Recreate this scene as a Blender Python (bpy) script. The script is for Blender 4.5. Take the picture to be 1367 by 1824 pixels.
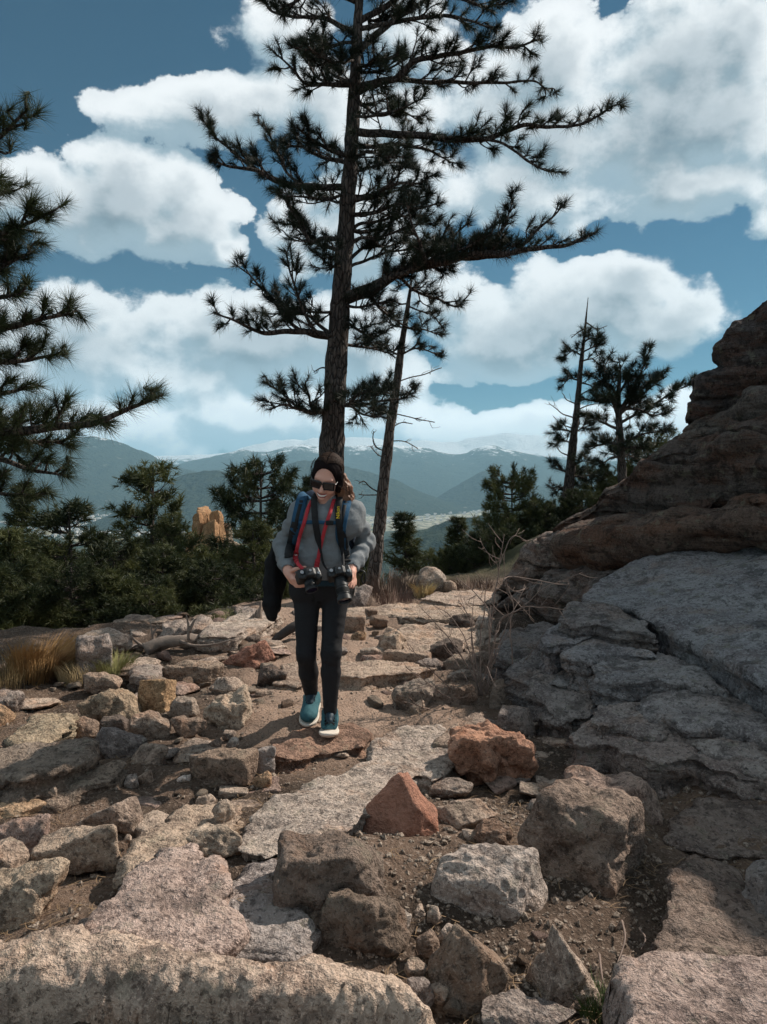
import bpy, math, random
import numpy as np
from mathutils import Vector, Matrix, Quaternion

for _o in list(bpy.data.objects):
    bpy.data.objects.remove(_o, do_unlink=True)
SC = bpy.context.scene
COL = SC.collection
R = math.radians

# ---------------------------------------------------------------- camera
PW, PH, FPX, CAMZ, PITCH = 1367.0, 1824.0, 1350.0, 1.5, math.atan(62 / 1350)
cam_d = bpy.data.cameras.new('camera')
cam = bpy.data.objects.new('camera', cam_d)
COL.objects.link(cam)
cam_d.sensor_fit = 'VERTICAL'
cam_d.sensor_height = 24.0
cam_d.sensor_width = 18.0
cam_d.lens = 24.0 * FPX / PH
cam_d.clip_start = 0.05
cam_d.clip_end = 80000
cam.location = (0, 0, CAMZ)
cam.rotation_euler = (math.pi / 2 - PITCH, 0, 0)
SC.camera = cam

# ---------------------------------------------------------------- exposure, sun, sky
SC.view_settings.view_transform = 'Standard'
SC.view_settings.look = 'None'
SC.view_settings.gamma = 1
SC.view_settings.use_curve_mapping = False
SC.view_settings.exposure = 0.36
SUN_AZ, SUN_EL = 58.0, 41.0
sun_d = bpy.data.lights.new('sun', 'SUN')
sun_d.energy = 5.0
sun_d.angle = R(0.55)
sun_d.color = (1.0, 0.915, 0.81)
sun = bpy.data.objects.new('sun', sun_d)
COL.objects.link(sun)
SUNV = Vector((math.sin(R(SUN_AZ)) * math.cos(R(SUN_EL)), math.cos(R(SUN_AZ)) * math.cos(R(SUN_EL)), math.sin(R(SUN_EL))))
sun.rotation_euler = SUNV.to_track_quat('Z', 'Y').to_euler()
sun.location = (30, 12, 40)
try:
    SC.cycles.use_denoising = True
    SC.cycles.max_bounces = 6
    SC.cycles.diffuse_bounces = 3
    SC.cycles.glossy_bounces = 2
    SC.cycles.transmission_bounces = 4
    SC.cycles.transparent_max_bounces = 8
    SC.cycles.volume_bounces = 0
    SC.cycles.use_adaptive_sampling = True
    SC.cycles.adaptive_threshold = 0.015
    SC.cycles.caustics_reflective = False
    SC.cycles.caustics_refractive = False
except Exception:
    pass


class NT:
    """small helper to write node trees as expressions"""
    def __init__(s, tree):
        s.t = tree
    def n(s, typ, **kw):
        nd = s.t.nodes.new(typ)
        for k, v in kw.items():
            setattr(nd, k, v)
        return nd
    def put(s, sock, v):
        if hasattr(v, 'is_linked') or isinstance(v, bpy.types.NodeSocket):
            s.t.links.new(v, sock)
        else:
            if sock.type == 'RGBA' and len(v) == 3:
                v = (v[0], v[1], v[2], 1)
            sock.default_value = v
    def m(s, op, a, b=None, c=None, clamp=False):
        nd = s.n('ShaderNodeMath', operation=op, use_clamp=clamp)
        s.put(nd.inputs[0], a)
        if b is not None: s.put(nd.inputs[1], b)
        if c is not None: s.put(nd.inputs[2], c)
        return nd.outputs[0]
    def vm(s, op, a, b=None, scale=None):
        nd = s.n('ShaderNodeVectorMath', operation=op)
        s.put(nd.inputs[0], a)
        if b is not None: s.put(nd.inputs[1], b)
        if scale is not None: s.put(nd.inputs['Scale'], scale)
        return nd.outputs['Value'] if op in ('LENGTH', 'DOT_PRODUCT') else nd.outputs[0]
    def ss(s, x, lo, hi, a=0.0, b=1.0):
        nd = s.n('ShaderNodeMapRange', interpolation_type='SMOOTHSTEP')
        s.put(nd.inputs[0], x)
        for i, v in enumerate((lo, hi, a, b)):
            s.put(nd.inputs[1 + i], v)
        return nd.outputs[0]
    def noise(s, vec, scale, detail=4, rough=0.55, dist=0.0, lac=2.0):
        nd = s.n('ShaderNodeTexNoise', noise_dimensions='3D')
        s.put(nd.inputs['Vector'], vec)
        nd.inputs['Scale'].default_value = scale
        nd.inputs['Detail'].default_value = detail
        nd.inputs['Roughness'].default_value = rough
        nd.inputs['Lacunarity'].default_value = lac
        nd.inputs['Distortion'].default_value = dist
        return nd.outputs['Fac'], nd.outputs['Color']
    def vor(s, vec, scale, feature='F1', rand=1.0):
        nd = s.n('ShaderNodeTexVoronoi', feature=feature)
        s.put(nd.inputs['Vector'], vec)
        nd.inputs['Scale'].default_value = scale
        nd.inputs['Randomness'].default_value = rand
        return nd.outputs['Distance'], (nd.outputs['Color'] if feature == 'F1' else None)
    def mix(s, f, a, b, blend='MIX'):
        nd = s.n('ShaderNodeMix', data_type='RGBA', blend_type=blend)
        s.put(nd.inputs[0], f)
        s.put(nd.inputs[6], a)
        s.put(nd.inputs[7], b)
        return nd.outputs[2]
    def sep(s, v):
        nd = s.n('ShaderNodeSeparateXYZ')
        s.put(nd.inputs[0], v)
        return nd.outputs
    def comb(s, x, y, z):
        nd = s.n('ShaderNodeCombineXYZ')
        s.put(nd.inputs[0], x); s.put(nd.inputs[1], y); s.put(nd.inputs[2], z)
        return nd.outputs[0]
    def bump(s, h, strength, dist, normal=None):
        nd = s.n('ShaderNodeBump')
        nd.inputs['Strength'].default_value = strength
        nd.inputs['Distance'].default_value = dist
        s.put(nd.inputs['Height'], h)
        if normal is not None: s.put(nd.inputs['Normal'], normal)
        return nd.outputs[0]


def pix_dir(px, py):
    u = (px - PW / 2) / FPX
    v = (PH / 2 - py) / FPX
    return np.array([u, math.cos(PITCH) + v * math.sin(PITCH), -math.sin(PITCH) + v * math.cos(PITCH)])


def at(px, py, Y):
    """the point of the place at forward distance Y metres that the camera sees at this pixel"""
    d = pix_dir(px, py)
    return np.array([0, 0, CAMZ]) + d * (Y / d[1])


# ---------------------------------------------------------------- world: blue sky with cumulus, by direction
world = bpy.data.worlds.new('World')
SC.world = world
world.use_nodes = True
wt = world.node_tree
wt.nodes.clear()
W = NT(wt)


def build_cloud_group():
    g = bpy.data.node_groups.new('cloud_density', 'ShaderNodeTree')
    g.interface.new_socket('Direction', in_out='INPUT', socket_type='NodeSocketVector')
    g.interface.new_socket('Density', in_out='OUTPUT', socket_type='NodeSocketFloat')
    N = NT(g)
    gi = N.n('NodeGroupInput'); go = N.n('NodeGroupOutput')
    d = gi.outputs[0]
    wf, wc = N.noise(d, 5.0, 3, 0.5)
    ox, oy, oz = N.sep(d)
    wx, wy, wz = N.sep(wc)
    az = N.m('MULTIPLY', N.m('ARCTAN2', ox, oy), 57.29578)
    el = N.m('MULTIPLY', N.m('ARCSINE', oz), 57.29578)
    az = N.m('ADD', az, N.m('MULTIPLY_ADD', wx, 5.0, -2.5))
    el = N.m('ADD', el, N.m('MULTIPLY_ADD', wy, 5.0, -2.5))
    # cloud banks, in degrees right of the view's heading and degrees up: (az, el, half width, half height, weight)
    E = []
    def bank(px, py, rx, ry, w=1.0):
        dd = pix_dir(px, py)
        a = math.degrees(math.atan2(dd[0], dd[1])); e = math.degrees(math.asin(dd[2] / np.linalg.norm(dd)))
        k = 57.2958 / FPX * math.cos(R(e)) ** 1.2
        E.append((a, e, rx * k, ry * k, w))
    for b in BANKS: bank(*b)
    acc = None
    for a, e, rx, ry, w in E:
        du = N.m('MULTIPLY', N.m('SUBTRACT', az, a), 1 / rx)
        dv = N.m('MULTIPLY', N.m('SUBTRACT', el, e), 1 / ry)
        q = N.m('MULTIPLY_ADD', du, du, N.m('MULTIPLY', dv, dv))
        q = N.m('MULTIPLY', N.m('SUBTRACT', 1.0, N.m('SQRT', N.m('ADD', q, 0.02))), w)
        acc = q if acc is None else N.m('SMOOTH_MAX', acc, q, 0.22)
    # the rest of the sky dome carries the same broken cumulus
    lf, _ = N.noise(N.vm('MULTIPLY', d, (1.0, 1.0, 1.8)), 2.1, 2, 0.5)
    away = N.ss(N.m('ABSOLUTE', N.m('MULTIPLY', N.m('ARCTAN2', ox, oy), 57.29578)), 31.0, 42.0)
    away = N.m('MAXIMUM', away, N.ss(N.m('MULTIPLY', N.m('ARCSINE', oz), 57.29578), 37.0, 45.0))
    rest = N.m('MULTIPLY_ADD', N.m('SUBTRACT', lf, 0.47), 4.0, N.m('MULTIPLY_ADD', away, 0.9, -0.95))
    acc = N.m('SMOOTH_MAX', acc, rest, 0.2)
    acc = N.m('MAXIMUM', acc, -0.8)
    n1, _ = N.noise(N.vm('MULTIPLY', d, (1.0, 1.0, 1.35)), 7.0, 12, 0.62)
    v1, _ = N.vor(N.vm('ADD', d, N.vm('SCALE', wc, scale=0.12)), 13.0, 'SMOOTH_F1')
    h = N.m('MULTIPLY_ADD', N.m('SUBTRACT', n1, 0.5), 1.95, acc)
    h = N.m('MULTIPLY_ADD', N.m('SUBTRACT', 0.42, v1), 0.55, h)
    v2, _ = N.vor(N.vm('ADD', d, N.vm('SCALE', wc, scale=0.09)), 34.0, 'SMOOTH_F1')
    h = N.m('MULTIPLY_ADD', N.m('SUBTRACT', 0.42, v2), 0.30, h)
    g.links.new(h, go.inputs[0])
    return g


BANKS = [
    # right hand bank
    (1190, 215, 360, 175, 1.0), (1010, 120, 170, 110, 0.9), (1330, 90, 170, 130, 0.9), (930, 320, 190, 85, 0.8),
    (1240, 340, 210, 70, 0.9), (1000, 240, 220, 120, 1.0), (1367, 390, 60, 45, 0.6),
    # streaks upper left of the trunk
    (480, 50, 120, 65, 0.62), (350, 205, 150, 62, 0.7), (560, 200, 150, 60, 0.6), (760, 60, 120, 80, 0.6), (720, 250, 150, 100, 0.6),
    # left cumulus
    (215, 375, 180, 82, 1.0), (330, 410, 140, 80, 1.0), (55, 340, 110, 50, 0.7), (320, 350, 90, 60, 0.8), (420, 460, 60, 40, 0.7),
    (530, 440, 80, 110, 0.7), (640, 420, 140, 110, 0.6),
    # lower left mass
    (190, 605, 250, 95, 1.0), (170, 548, 120, 48, 0.9), (440, 620, 220, 100, 1.0), (380, 570, 100, 45, 0.8), (650, 610, 150, 130, 0.8), (20, 650, 150, 90, 0.9),
    # right middle cumulus
    (1040, 545, 210, 95, 1.0), (920, 600, 170, 75, 1.0), (1180, 575, 120, 60, 0.9), (820, 540, 120, 80, 0.85), (1120, 500, 110, 60, 0.8), (900, 640, 70, 40, 0.7), (840, 655, 60, 25, 0.5),
    # low white bank over the ranges
    (120, 740, 420, 75, 1.0), (560, 740, 380, 75, 1.0), (1000, 765, 460, 62, 1.0), (1500, 790, 300, 60, 1.0), (-300, 740, 300, 90, 1.0),
]
cg = build_cloud_group()
sky = W.n('ShaderNodeTexSky', sky_type='NISHITA')
sky.sun_disc = False
sky.sun_elevation = R(SUN_EL)
sky.sun_rotation = R(SUN_AZ)
sky.altitude = 2400
sky.air_density = 1.0
sky.dust_density = 0.6
sky.ozone_density = 1.6
dirv = W.n('ShaderNodeTexCoord').outputs['Generated']
g0 = W.n('ShaderNodeGroup'); g0.node_tree = cg
W.put(g0.inputs[0], dirv)
g1 = W.n('ShaderNodeGroup'); g1.node_tree = cg
W.put(g1.inputs[0], W.vm('NORMALIZE', W.vm('ADD', dirv, (SUNV.x * 0.022, 0.0, 0.026))))
H0, H1 = g0.outputs[0], g1.outputs[0]
soft, _ = W.noise(dirv, 3.3, 3, 0.5)
cover = W.ss(H0, -0.03, W.m('MULTIPLY_ADD', W.ss(soft, 0.46, 0.66), 0.20, 0.055))
cover = W.m('MULTIPLY', cover, W.ss(H0, -0.1, 0.5, 0.75, 1.0))
thick = W.ss(H0, 0.12, 0.95)
lit = W.ss(W.m('SUBTRACT', H0, H1), -0.30, 0.30)
oz = W.sep(dirv)[2]
lowband = W.ss(oz, 0.02, 0.2)
cwhite = W.mix(lit, (0.33, 0.43, 0.49), (0.95, 0.97, 0.97))
cgray = W.mix(lit, (0.15, 0.205, 0.245), (0.43, 0.48, 0.515))
ccol = W.mix(W.m('MULTIPLY', thick, W.m('MULTIPLY_ADD', lowband, 0.65, 0.33)), cwhite, cgray)
ccol = W.vm('SCALE', ccol, scale=W.m('MULTIPLY_ADD', W.ss(oz, 0.0, 0.17), -8.0, 17.2))
blue = W.mix(1.0, sky.outputs[0], (0.090, 0.300, 0.345), 'MULTIPLY')
final = W.mix(cover, blue, ccol)
bg = W.n('ShaderNodeBackground')
bg.inputs['Strength'].default_value = 0.1
W.put(bg.inputs[0], final)
wo = W.n('ShaderNodeOutputWorld')
wt.links.new(bg.outputs[0], wo.inputs[0])
world.cycles.sampling_method = 'MANUAL'
world.cycles.sample_map_resolution = 512

# ---------------------------------------------------------------- numeric helpers
def _hash(ix, iy, iz):
    h = (ix.astype(np.uint32) * np.uint32(374761393)) ^ (iy.astype(np.uint32) * np.uint32(668265263)) ^ (iz.astype(np.uint32) * np.uint32(2246822519))
    h = (h ^ (h >> np.uint32(13))) * np.uint32(1274126177)
    return h ^ (h >> np.uint32(16))


_G = np.array([[1, 1, 0], [-1, 1, 0], [1, -1, 0], [-1, -1, 0], [1, 0, 1], [-1, 0, 1], [1, 0, -1], [-1, 0, -1],
               [0, 1, 1], [0, -1, 1], [0, 1, -1], [0, -1, -1], [1, 1, 0], [-1, 1, 0], [0, -1, 1], [0, -1, -1]], dtype=np.float32)


def perlin(p):
    p = np.asarray(p, dtype=np.float32)
    i = np.floor(p).astype(np.int32)
    f = p - i
    u = f * f * f * (f * (f * 6 - 15) + 10)
    out = 0
    for dx in (0, 1):
        wx = u[:, 0] if dx else 1 - u[:, 0]
        for dy in (0, 1):
            wy = u[:, 1] if dy else 1 - u[:, 1]
            for dz in (0, 1):
                wz = u[:, 2] if dz else 1 - u[:, 2]
                g = _G[_hash(i[:, 0] + dx, i[:, 1] + dy, i[:, 2] + dz) & np.uint32(15)]
                out = out + wx * wy * wz * (g[:, 0] * (f[:, 0] - dx) + g[:, 1] * (f[:, 1] - dy) + g[:, 2] * (f[:, 2] - dz))
    return out


def fbm(p, octaves=4, gain=0.5, lac=2.03):
    p = np.asarray(p, dtype=np.float32)
    a, s = 1.0, 0.0
    for _ in range(octaves):
        s = s + a * perlin(p)
        p = p * lac + 17.3
        a *= gain
    return s


def ridged(p, octaves=4, gain=0.5):
    p = np.asarray(p, dtype=np.float32)
    a, s = 1.0, 0.0
    for _ in range(octaves):
        s = s + a * (1 - 2 * np.abs(perlin(p)))
        p = p * 2.07 + 11.1
        a *= gain
    return s


def sstep(x, a, b):
    t = np.clip((x - a) / (b - a), 0, 1)
    return t * t * (3 - 2 * t)


def mesh(name, V, F, mat=None, smooth=True, parent=None, uv=None):
    V = np.ascontiguousarray(V, dtype=np.float32)
    me = bpy.data.meshes.new(name)
    me.vertices.add(len(V))
    me.vertices.foreach_set('co', V.ravel())
    groups = F if isinstance(F, list) else [F]
    groups = [np.ascontiguousarray(g, dtype=np.int32) for g in groups if len(g)]
    nl = sum(g.size for g in groups)
    npoly = sum(len(g) for g in groups)
    me.loops.add(nl)
    me.polygons.add(npoly)
    me.loops.foreach_set('vertex_index', np.concatenate([g.ravel() for g in groups]))
    starts, tot = [], 0
    for g in groups:
        k = g.shape[1]
        starts.append(tot + np.arange(len(g)) * k)
        tot += g.size
    me.polygons.foreach_set('loop_start', np.concatenate(starts).astype(np.int32))
    me.polygons.foreach_set('use_smooth', np.full(npoly, bool(smooth)))
    me.update(calc_edges=True)
    me.validate()
    if mat is not None:
        me.materials.append(mat)
    return me


def put(name, me, parent=None, loc=(0, 0, 0)):
    o = bpy.data.objects.new(name, me)
    COL.objects.link(o)
    o.location = loc
    if parent is not None:
        o.parent = parent
    return o


def tag(o, label=None, cat=None, group=None, kind=None):
    if label: o['label'] = label
    if cat: o['category'] = cat
    if group: o['group'] = group
    if kind: o['kind'] = kind
    return o


def empty(name, loc, label, cat, group=None):
    o = bpy.data.objects.new(name, None)
    COL.objects.link(o)
    o.location = loc
    o.empty_display_size = 0.2
    return tag(o, label, cat, group)


def origin_to(V, c):
    return np.asarray(V) - np.asarray(c)


class Bag:
    """collects vertices and faces of several pieces of one mesh"""
    def __init__(s):
        s.V, s.T, s.Q, s.n = [], [], [], 0
    def add(s, V, F):
        V = np.asarray(V, dtype=np.float32); F = np.asarray(F, dtype=np.int32)
        s.V.append(V)
        if len(F): (s.T if F.shape[1] == 3 else s.Q).append(F + s.n)
        s.n += len(V)
    def faces(s):
        return [np.concatenate(x) for x in (s.T, s.Q) if x]
    def verts(s):
        return np.concatenate(s.V)
    def mesh(s, name, mat, smooth=True, origin=(0, 0, 0)):
        return mesh(name, origin_to(s.verts(), origin), s.faces(), mat, smooth)


def spline(P, n):
    """Catmull-Rom through the rows of P, n samples"""
    P = np.asarray(P, dtype=float)
    if len(P) == 2:
        t = np.linspace(0, 1, n)[:, None]
        return P[0] * (1 - t) + P[1] * t
    Q = np.vstack([2 * P[0] - P[1], P, 2 * P[-1] - P[-2]])
    t = np.linspace(0, len(P) - 1 - 1e-9, n)
    i = t.astype(int); f = (t - i)[:, None]
    a, b, c, d = Q[i], Q[i + 1], Q[i + 2], Q[i + 3]
    return 0.5 * (2 * b + (c - a) * f + (2 * a - 5 * b + 4 * c - d) * f ** 2 + (3 * b - a - 3 * c + d) * f ** 3)


def tube(P, rad, sides=8, cap=True, flat=1.0, up=(0, 0, 1)):
    """tapered tube round the rows of P"""
    P = np.asarray(P, dtype=float); n = len(P)
    rad = np.broadcast_to(np.asarray(rad, dtype=float), (n,)) if np.ndim(rad) < 2 else rad
    T = np.gradient(P, axis=0)
    T /= np.linalg.norm(T, axis=1)[:, None] + 1e-9
    N = np.zeros_like(P)
    u = np.array(up, dtype=float)
    if abs(T[0] @ u) > 0.95: u = np.array([1.0, 0.13, 0.05])
    for i in range(n):
        u = u - T[i] * (u @ T[i]); u /= np.linalg.norm(u) + 1e-9
        N[i] = u
    B = np.cross(T, N)
    a = np.linspace(0, 2 * np.pi, sides, endpoint=False)
    V = P[:, None] + rad[:, None, None] * (np.cos(a)[None, :, None] * N[:, None] * flat + np.sin(a)[None, :, None] * B[:, None])
    V = V.reshape(-1, 3)
    i = np.arange(n - 1)[:, None] * sides; j = np.arange(sides)[None]; j2 = (j + 1) % sides
    F = np.stack([i + j, i + j2, i + sides + j2, i + sides + j], -1).reshape(-1, 4)
    F = [F]
    if cap:
        V = np.vstack([V, P[:1], P[-1:]])
        c0, c1 = n * sides, n * sides + 1
        jj = np.arange(sides); j2 = (jj + 1) % sides
        F.append(np.stack([np.full(sides, c0), j2, jj], -1))
        F.append(np.stack([np.full(sides, c1), (n - 1) * sides + jj, (n - 1) * sides + j2], -1))
        T_ = np.vstack(F[1:])
        q = F[0]
        return V, np.vstack([T_, q[:, [0, 1, 2]], q[:, [0, 2, 3]]])
    q = F[0]
    return V, np.vstack([q[:, [0, 1, 2]], q[:, [0, 2, 3]]])
# ---------------------------------------------------------------- materials
def material(name):
    m = bpy.data.materials.new(name)
    m.use_nodes = True
    t = m.node_tree
    b = t.nodes['Principled BSDF']
    b.inputs['Roughness'].default_value = 0.9
    b.inputs['Specular IOR Level'].default_value = 0.25
    return m, NT(t), b


def plain(name, col, rough=0.8, spec=0.3, noise=0.0, nscale=40.0, bump=0.0, bscale=200.0, metal=0.0):
    m, N, b = material(name)
    b.inputs['Roughness'].default_value = rough
    b.inputs['Specular IOR Level'].default_value = spec
    b.inputs['Metallic'].default_value = metal
    co = N.n('ShaderNodeTexCoord').outputs['Object']
    if noise:
        f, _ = N.noise(co, nscale, 4)
        c = N.mix(f, tuple(x * (1 - noise) for x in col), tuple(min(1, x * (1 + noise)) for x in col))
        N.put(b.inputs['Base Color'], c)
    else:
        b.inputs['Base Color'].default_value = (*col, 1)
    if bump:
        f, _ = N.noise(co, bscale, 3)
        N.put(b.inputs['Normal'], N.bump(f, 1.0, bump))
    return m


def rock_material(name, lich=0.5, grain=1.0, rust=0.0, strata=0.0, dark=1.0):
    """granite: tinted by the object colour, with grain, stains and lichen of its own"""
    m, N, b = material(name)
    info = N.n('ShaderNodeObjectInfo')
    co = N.vm('ADD', N.n('ShaderNodeTexCoord').outputs['Object'], N.vm('SCALE', N.comb(info.outputs['Random'], N.m('MULTIPLY', info.outputs['Random'], 3.7), 0.4), scale=37.0))
    tint = info.outputs['Color']
    big, bigc = N.noise(co, 2.6, 5, 0.62)
    mid, _ = N.noise(co, 13, 6, 0.66)
    fine, _ = N.noise(co, 75, 3, 0.7)
    col = N.mix(N.ss(big, 0.38, 0.62), N.vm('MULTIPLY', tint, (0.72, 0.67, 0.66)), N.vm('MULTIPLY', tint, (1.20, 1.14, 1.08)))
    col = N.mix(N.m('MULTIPLY', N.ss(mid, 0.48, 0.60), 0.6), col, N.vm('MULTIPLY', tint, (1.45, 1.40, 1.36)))
    if rust:
        sv = N.vm('MULTIPLY', co, (0.9, 0.9, 3.2))
        rn, _ = N.noise(sv, 1.9, 5, 0.62)
        col = N.mix(N.m('MULTIPLY', N.ss(rn, 0.47, 0.60), rust), col, (0.16, 0.058, 0.025))
    # iron stain
    st, _ = N.noise(N.vm('ADD', co, (4.1, 9.2, 1.3)), 4.2, 4, 0.6)
    col = N.mix(N.m('MULTIPLY', N.ss(st, 0.53, 0.66), 0.5), col, N.vm('MULTIPLY', tint, (1.12, 0.82, 0.64)))
    # grains: pale feldspar and black mica
    col = N.mix(N.m('MULTIPLY', N.ss(fine, 0.52, 0.62), 0.6 * grain), col, N.vm('MULTIPLY', tint, (1.7, 1.64, 1.6)))
    fine2, _ = N.noise(N.vm('ADD', co, (3, 3, 3)), 44, 5, 0.75)
    col = N.mix(N.m('MULTIPLY', N.ss(fine2, 0.53, 0.59), 0.66 * grain), col, N.vm('MULTIPLY', tint, (0.24, 0.215, 0.21)))
    # lichen and weathering crust, black and gray green
    ln, _ = N.noise(N.vm('ADD', co, (7, 1, 5)), 5.5, 7, 0.74)
    patch = N.m('MULTIPLY', N.ss(ln, 0.50, 0.56), N.ss(mid, 0.60, 0.46))
    col = N.mix(N.m('MULTIPLY', patch, 0.70 * lich), col, N.vm('MULTIPLY', tint, (0.17, 0.165, 0.16)))
    l2, _ = N.noise(N.vm('ADD', co, (1, 8, 2)), 9.0, 6, 0.74)
    col = N.mix(N.m('MULTIPLY', N.ss(l2, 0.575, 0.62), 0.45 * lich), col, (0.235, 0.225, 0.16))
    N.put(b.inputs['Base Color'], col)
    b.inputs['Roughness'].default_value = 0.92
    b.inputs['Specular IOR Level'].default_value = 0.2
    h = N.m('MULTIPLY_ADD', mid, 1.3, N.m('MULTIPLY', fine, 0.42))
    if strata:
        sn, _ = N.noise(N.vm('MULTIPLY', co, (1.6, 1.6, 13.0)), 1.6, 5, 0.65)
        h = N.m('MULTIPLY_ADD', sn, 2.2 * strata, h)
    h = N.m('MULTIPLY_ADD', fine2, -0.28, h)
    N.put(b.inputs['Normal'], N.bump(h, 1.0, 0.045))
    return m


M_ROCK = rock_material('granite')
M_SLAB = rock_material('granite_slab', lich=0.6, grain=1.1)
M_CRAG = rock_material('weathered_crag', lich=0.9, rust=0.42, strata=1.0, grain=0.9)
M_LEDGE = rock_material('weathered_ledge', lich=0.8, rust=0.14, strata=0.6)
M_SMOOTH = rock_material('smooth_red_stone', lich=0.12, grain=0.4)


def ground_material():
    m, N, b = material('soil')
    co = N.n('ShaderNodeTexCoord').outputs['Object']
    big, _ = N.noise(co, 0.9, 5, 0.6)
    mid, _ = N.noise(co, 7, 5, 0.62)
    fine, _ = N.noise(co, 55, 4, 0.7)
    x, y, z = N.sep(co)
    col = N.mix(N.ss(big, 0.36, 0.62), (0.052, 0.038, 0.029), (0.165, 0.112, 0.082))
    # worn sandy tread of the trail, wandering with y
    tx = N.m('SUBTRACT', x, N.m('MULTIPLY_ADD', N.m('SINE', N.m('MULTIPLY', y, 0.55)), 0.35, -0.35))
    tx = N.m('ADD', N.m('ABSOLUTE', tx), N.m('MULTIPLY_ADD', mid, 1.1, -0.55))
    tread = N.m('MULTIPLY', N.ss(tx, 1.15, 0.35), N.ss(y, 3.6, 4.6))
    col = N.mix(tread, col, N.mix(mid, (0.25, 0.165, 0.12), (0.45, 0.325, 0.25)))
    col = N.mix(N.m('MULTIPLY', N.ss(fine, 0.52, 0.68), 0.55), col, (0.40, 0.31, 0.25))
    f2, _ = N.noise(N.vm('ADD', co, (5, 2, 1)), 85, 3, 0.7)
    col = N.mix(N.m('MULTIPLY', N.ss(f2, 0.55, 0.66), 0.8), col, (0.022, 0.017, 0.013))
    # below the crest: forest duff and grass
    duff, _ = N.noise(co, 0.35, 6, 0.65)
    far = N.ss(y, 9.8, 12.5)
    col = N.mix(far, col, N.mix(N.ss(duff, 0.4, 0.62), (0.035, 0.04, 0.022), (0.13, 0.115, 0.065)))
    N.put(b.inputs['Base Color'], col)
    b.inputs['Roughness'].default_value = 0.95
    b.inputs['Specular IOR Level'].default_value = 0.12
    h = N.m('MULTIPLY_ADD', mid, 1.2, N.m('MULTIPLY', fine, 0.7))
    N.put(b.inputs['Normal'], N.bump(h, 1.0, 0.03))
    return m


# ---------------------------------------------------------------- the ground
def crest(x):
    return np.interp(x, [-9, -3.4, -2.2, -1.5, -0.3, 0.43, 1.2, 2.5, 4.5, 8], [5.6, 6.8, 7.5, 8.8, 9.5, 10.8, 11.3, 12.5, 17, 20])


def hgt(x, y):
    x = np.asarray(x, dtype=float); y = np.asarray(y, dtype=float)
    z = 0.004 * np.clip(y - 4.5, 0, 8)
    b = np.maximum(0, y - crest(x))
    b = np.where(b < 1.0, 0.5 * b * b, b - 0.5)
    z = z - 0.34 * np.minimum(b, 40) - 0.26 * np.maximum(b - 40, 0)
    l = np.maximum(0, -4.2 - x)
    z = z - 0.16 * np.minimum(l, 14) - 0.24 * np.maximum(0, l - 14)
    z = z + 0.12 * np.exp(-((x - 4.4) / 2.2) ** 2 - ((y - 14.5) / 4.2) ** 2)
    z = z + 0.45 * sstep(x, 1.2, 3.2) * sstep(y, 3.2, 6.5) * (1 - sstep(y, 16, 30))
    z = z + 0.05 * np.sin(1.7 * x + 0.8 * y) * 0.5 + 0.03 * np.sin(2.9 * y - 1.3 * x)
    return np.maximum(z, -262)


def g1(x, y):
    return float(hgt(np.array([x]), np.array([y]))[0])


def on_ground(px, py, up=0.0):
    """where the ray through this pixel meets the ground (raised by up)"""
    d = pix_dir(px, py)
    prev = 0.6
    Y = np.arange(0.6, 60, 0.05)
    P = np.array([0, 0, CAMZ])[None] + d[None] * (Y / d[1])[:, None]
    diff = P[:, 2] - hgt(P[:, 0], P[:, 1]) - up
    k = np.argmax(diff < 0)
    if diff[k] >= 0: k = len(Y) - 1
    a, bb = diff[k - 1], diff[k]
    y = Y[k - 1] + (Y[k] - Y[k - 1]) * a / (a - bb)
    return np.array([0, 0, CAMZ]) + d * (y / d[1])


def axis(lo, hi, step, far, growth=1.12):
    a = list(np.arange(lo, hi + step / 2, step))
    s, v = step, hi
    while v < far[1]:
        s *= growth; v += s; a.append(v)
    s, v = step, lo
    while v > far[0]:
        s *= growth; v -= s; a.insert(0, v)
    return np.array(a)


def grid_faces(nx, ny):
    i = np.arange(nx - 1)[:, None] * ny; j = np.arange(ny - 1)[None]
    return np.stack([i + j, i + ny + j, i + ny + j + 1, i + j + 1], -1).reshape(-1, 4)


_xs = axis(-4.6, 3.0, 0.034, (-1700, 1700), 1.10)
_ys = axis(1.3, 8.2, 0.032, (-60, 1500), 1.05)
_X, _Y = np.meshgrid(_xs, _ys, indexing='ij')
_x, _y = _X.ravel(), _Y.ravel()
_z = hgt(_x, _y)
_p = np.stack([_x, _y, np.zeros_like(_x)], -1)
_near = 1 - sstep(np.hypot(_x, _y), 12, 40)
_z = _z + _near * (0.085 * fbm(_p * 0.9, 3) + 0.030 * fbm(_p * 4.0 + 3, 3) + 0.012 * fbm(_p * 19 + 7, 2))
_z = _z + (1 - _near) * 2.5 * fbm(_p * 0.03, 3) * sstep(np.hypot(_x, _y), 40, 200)
M_SOIL = ground_material()
ground = put('ground', mesh('ground', np.stack([_x, _y, _z], -1), grid_faces(len(_xs), len(_ys)), M_SOIL))
tag(ground, 'brown gravelly soil of the ridge-top hiking trail', None, None, 'structure')


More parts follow.
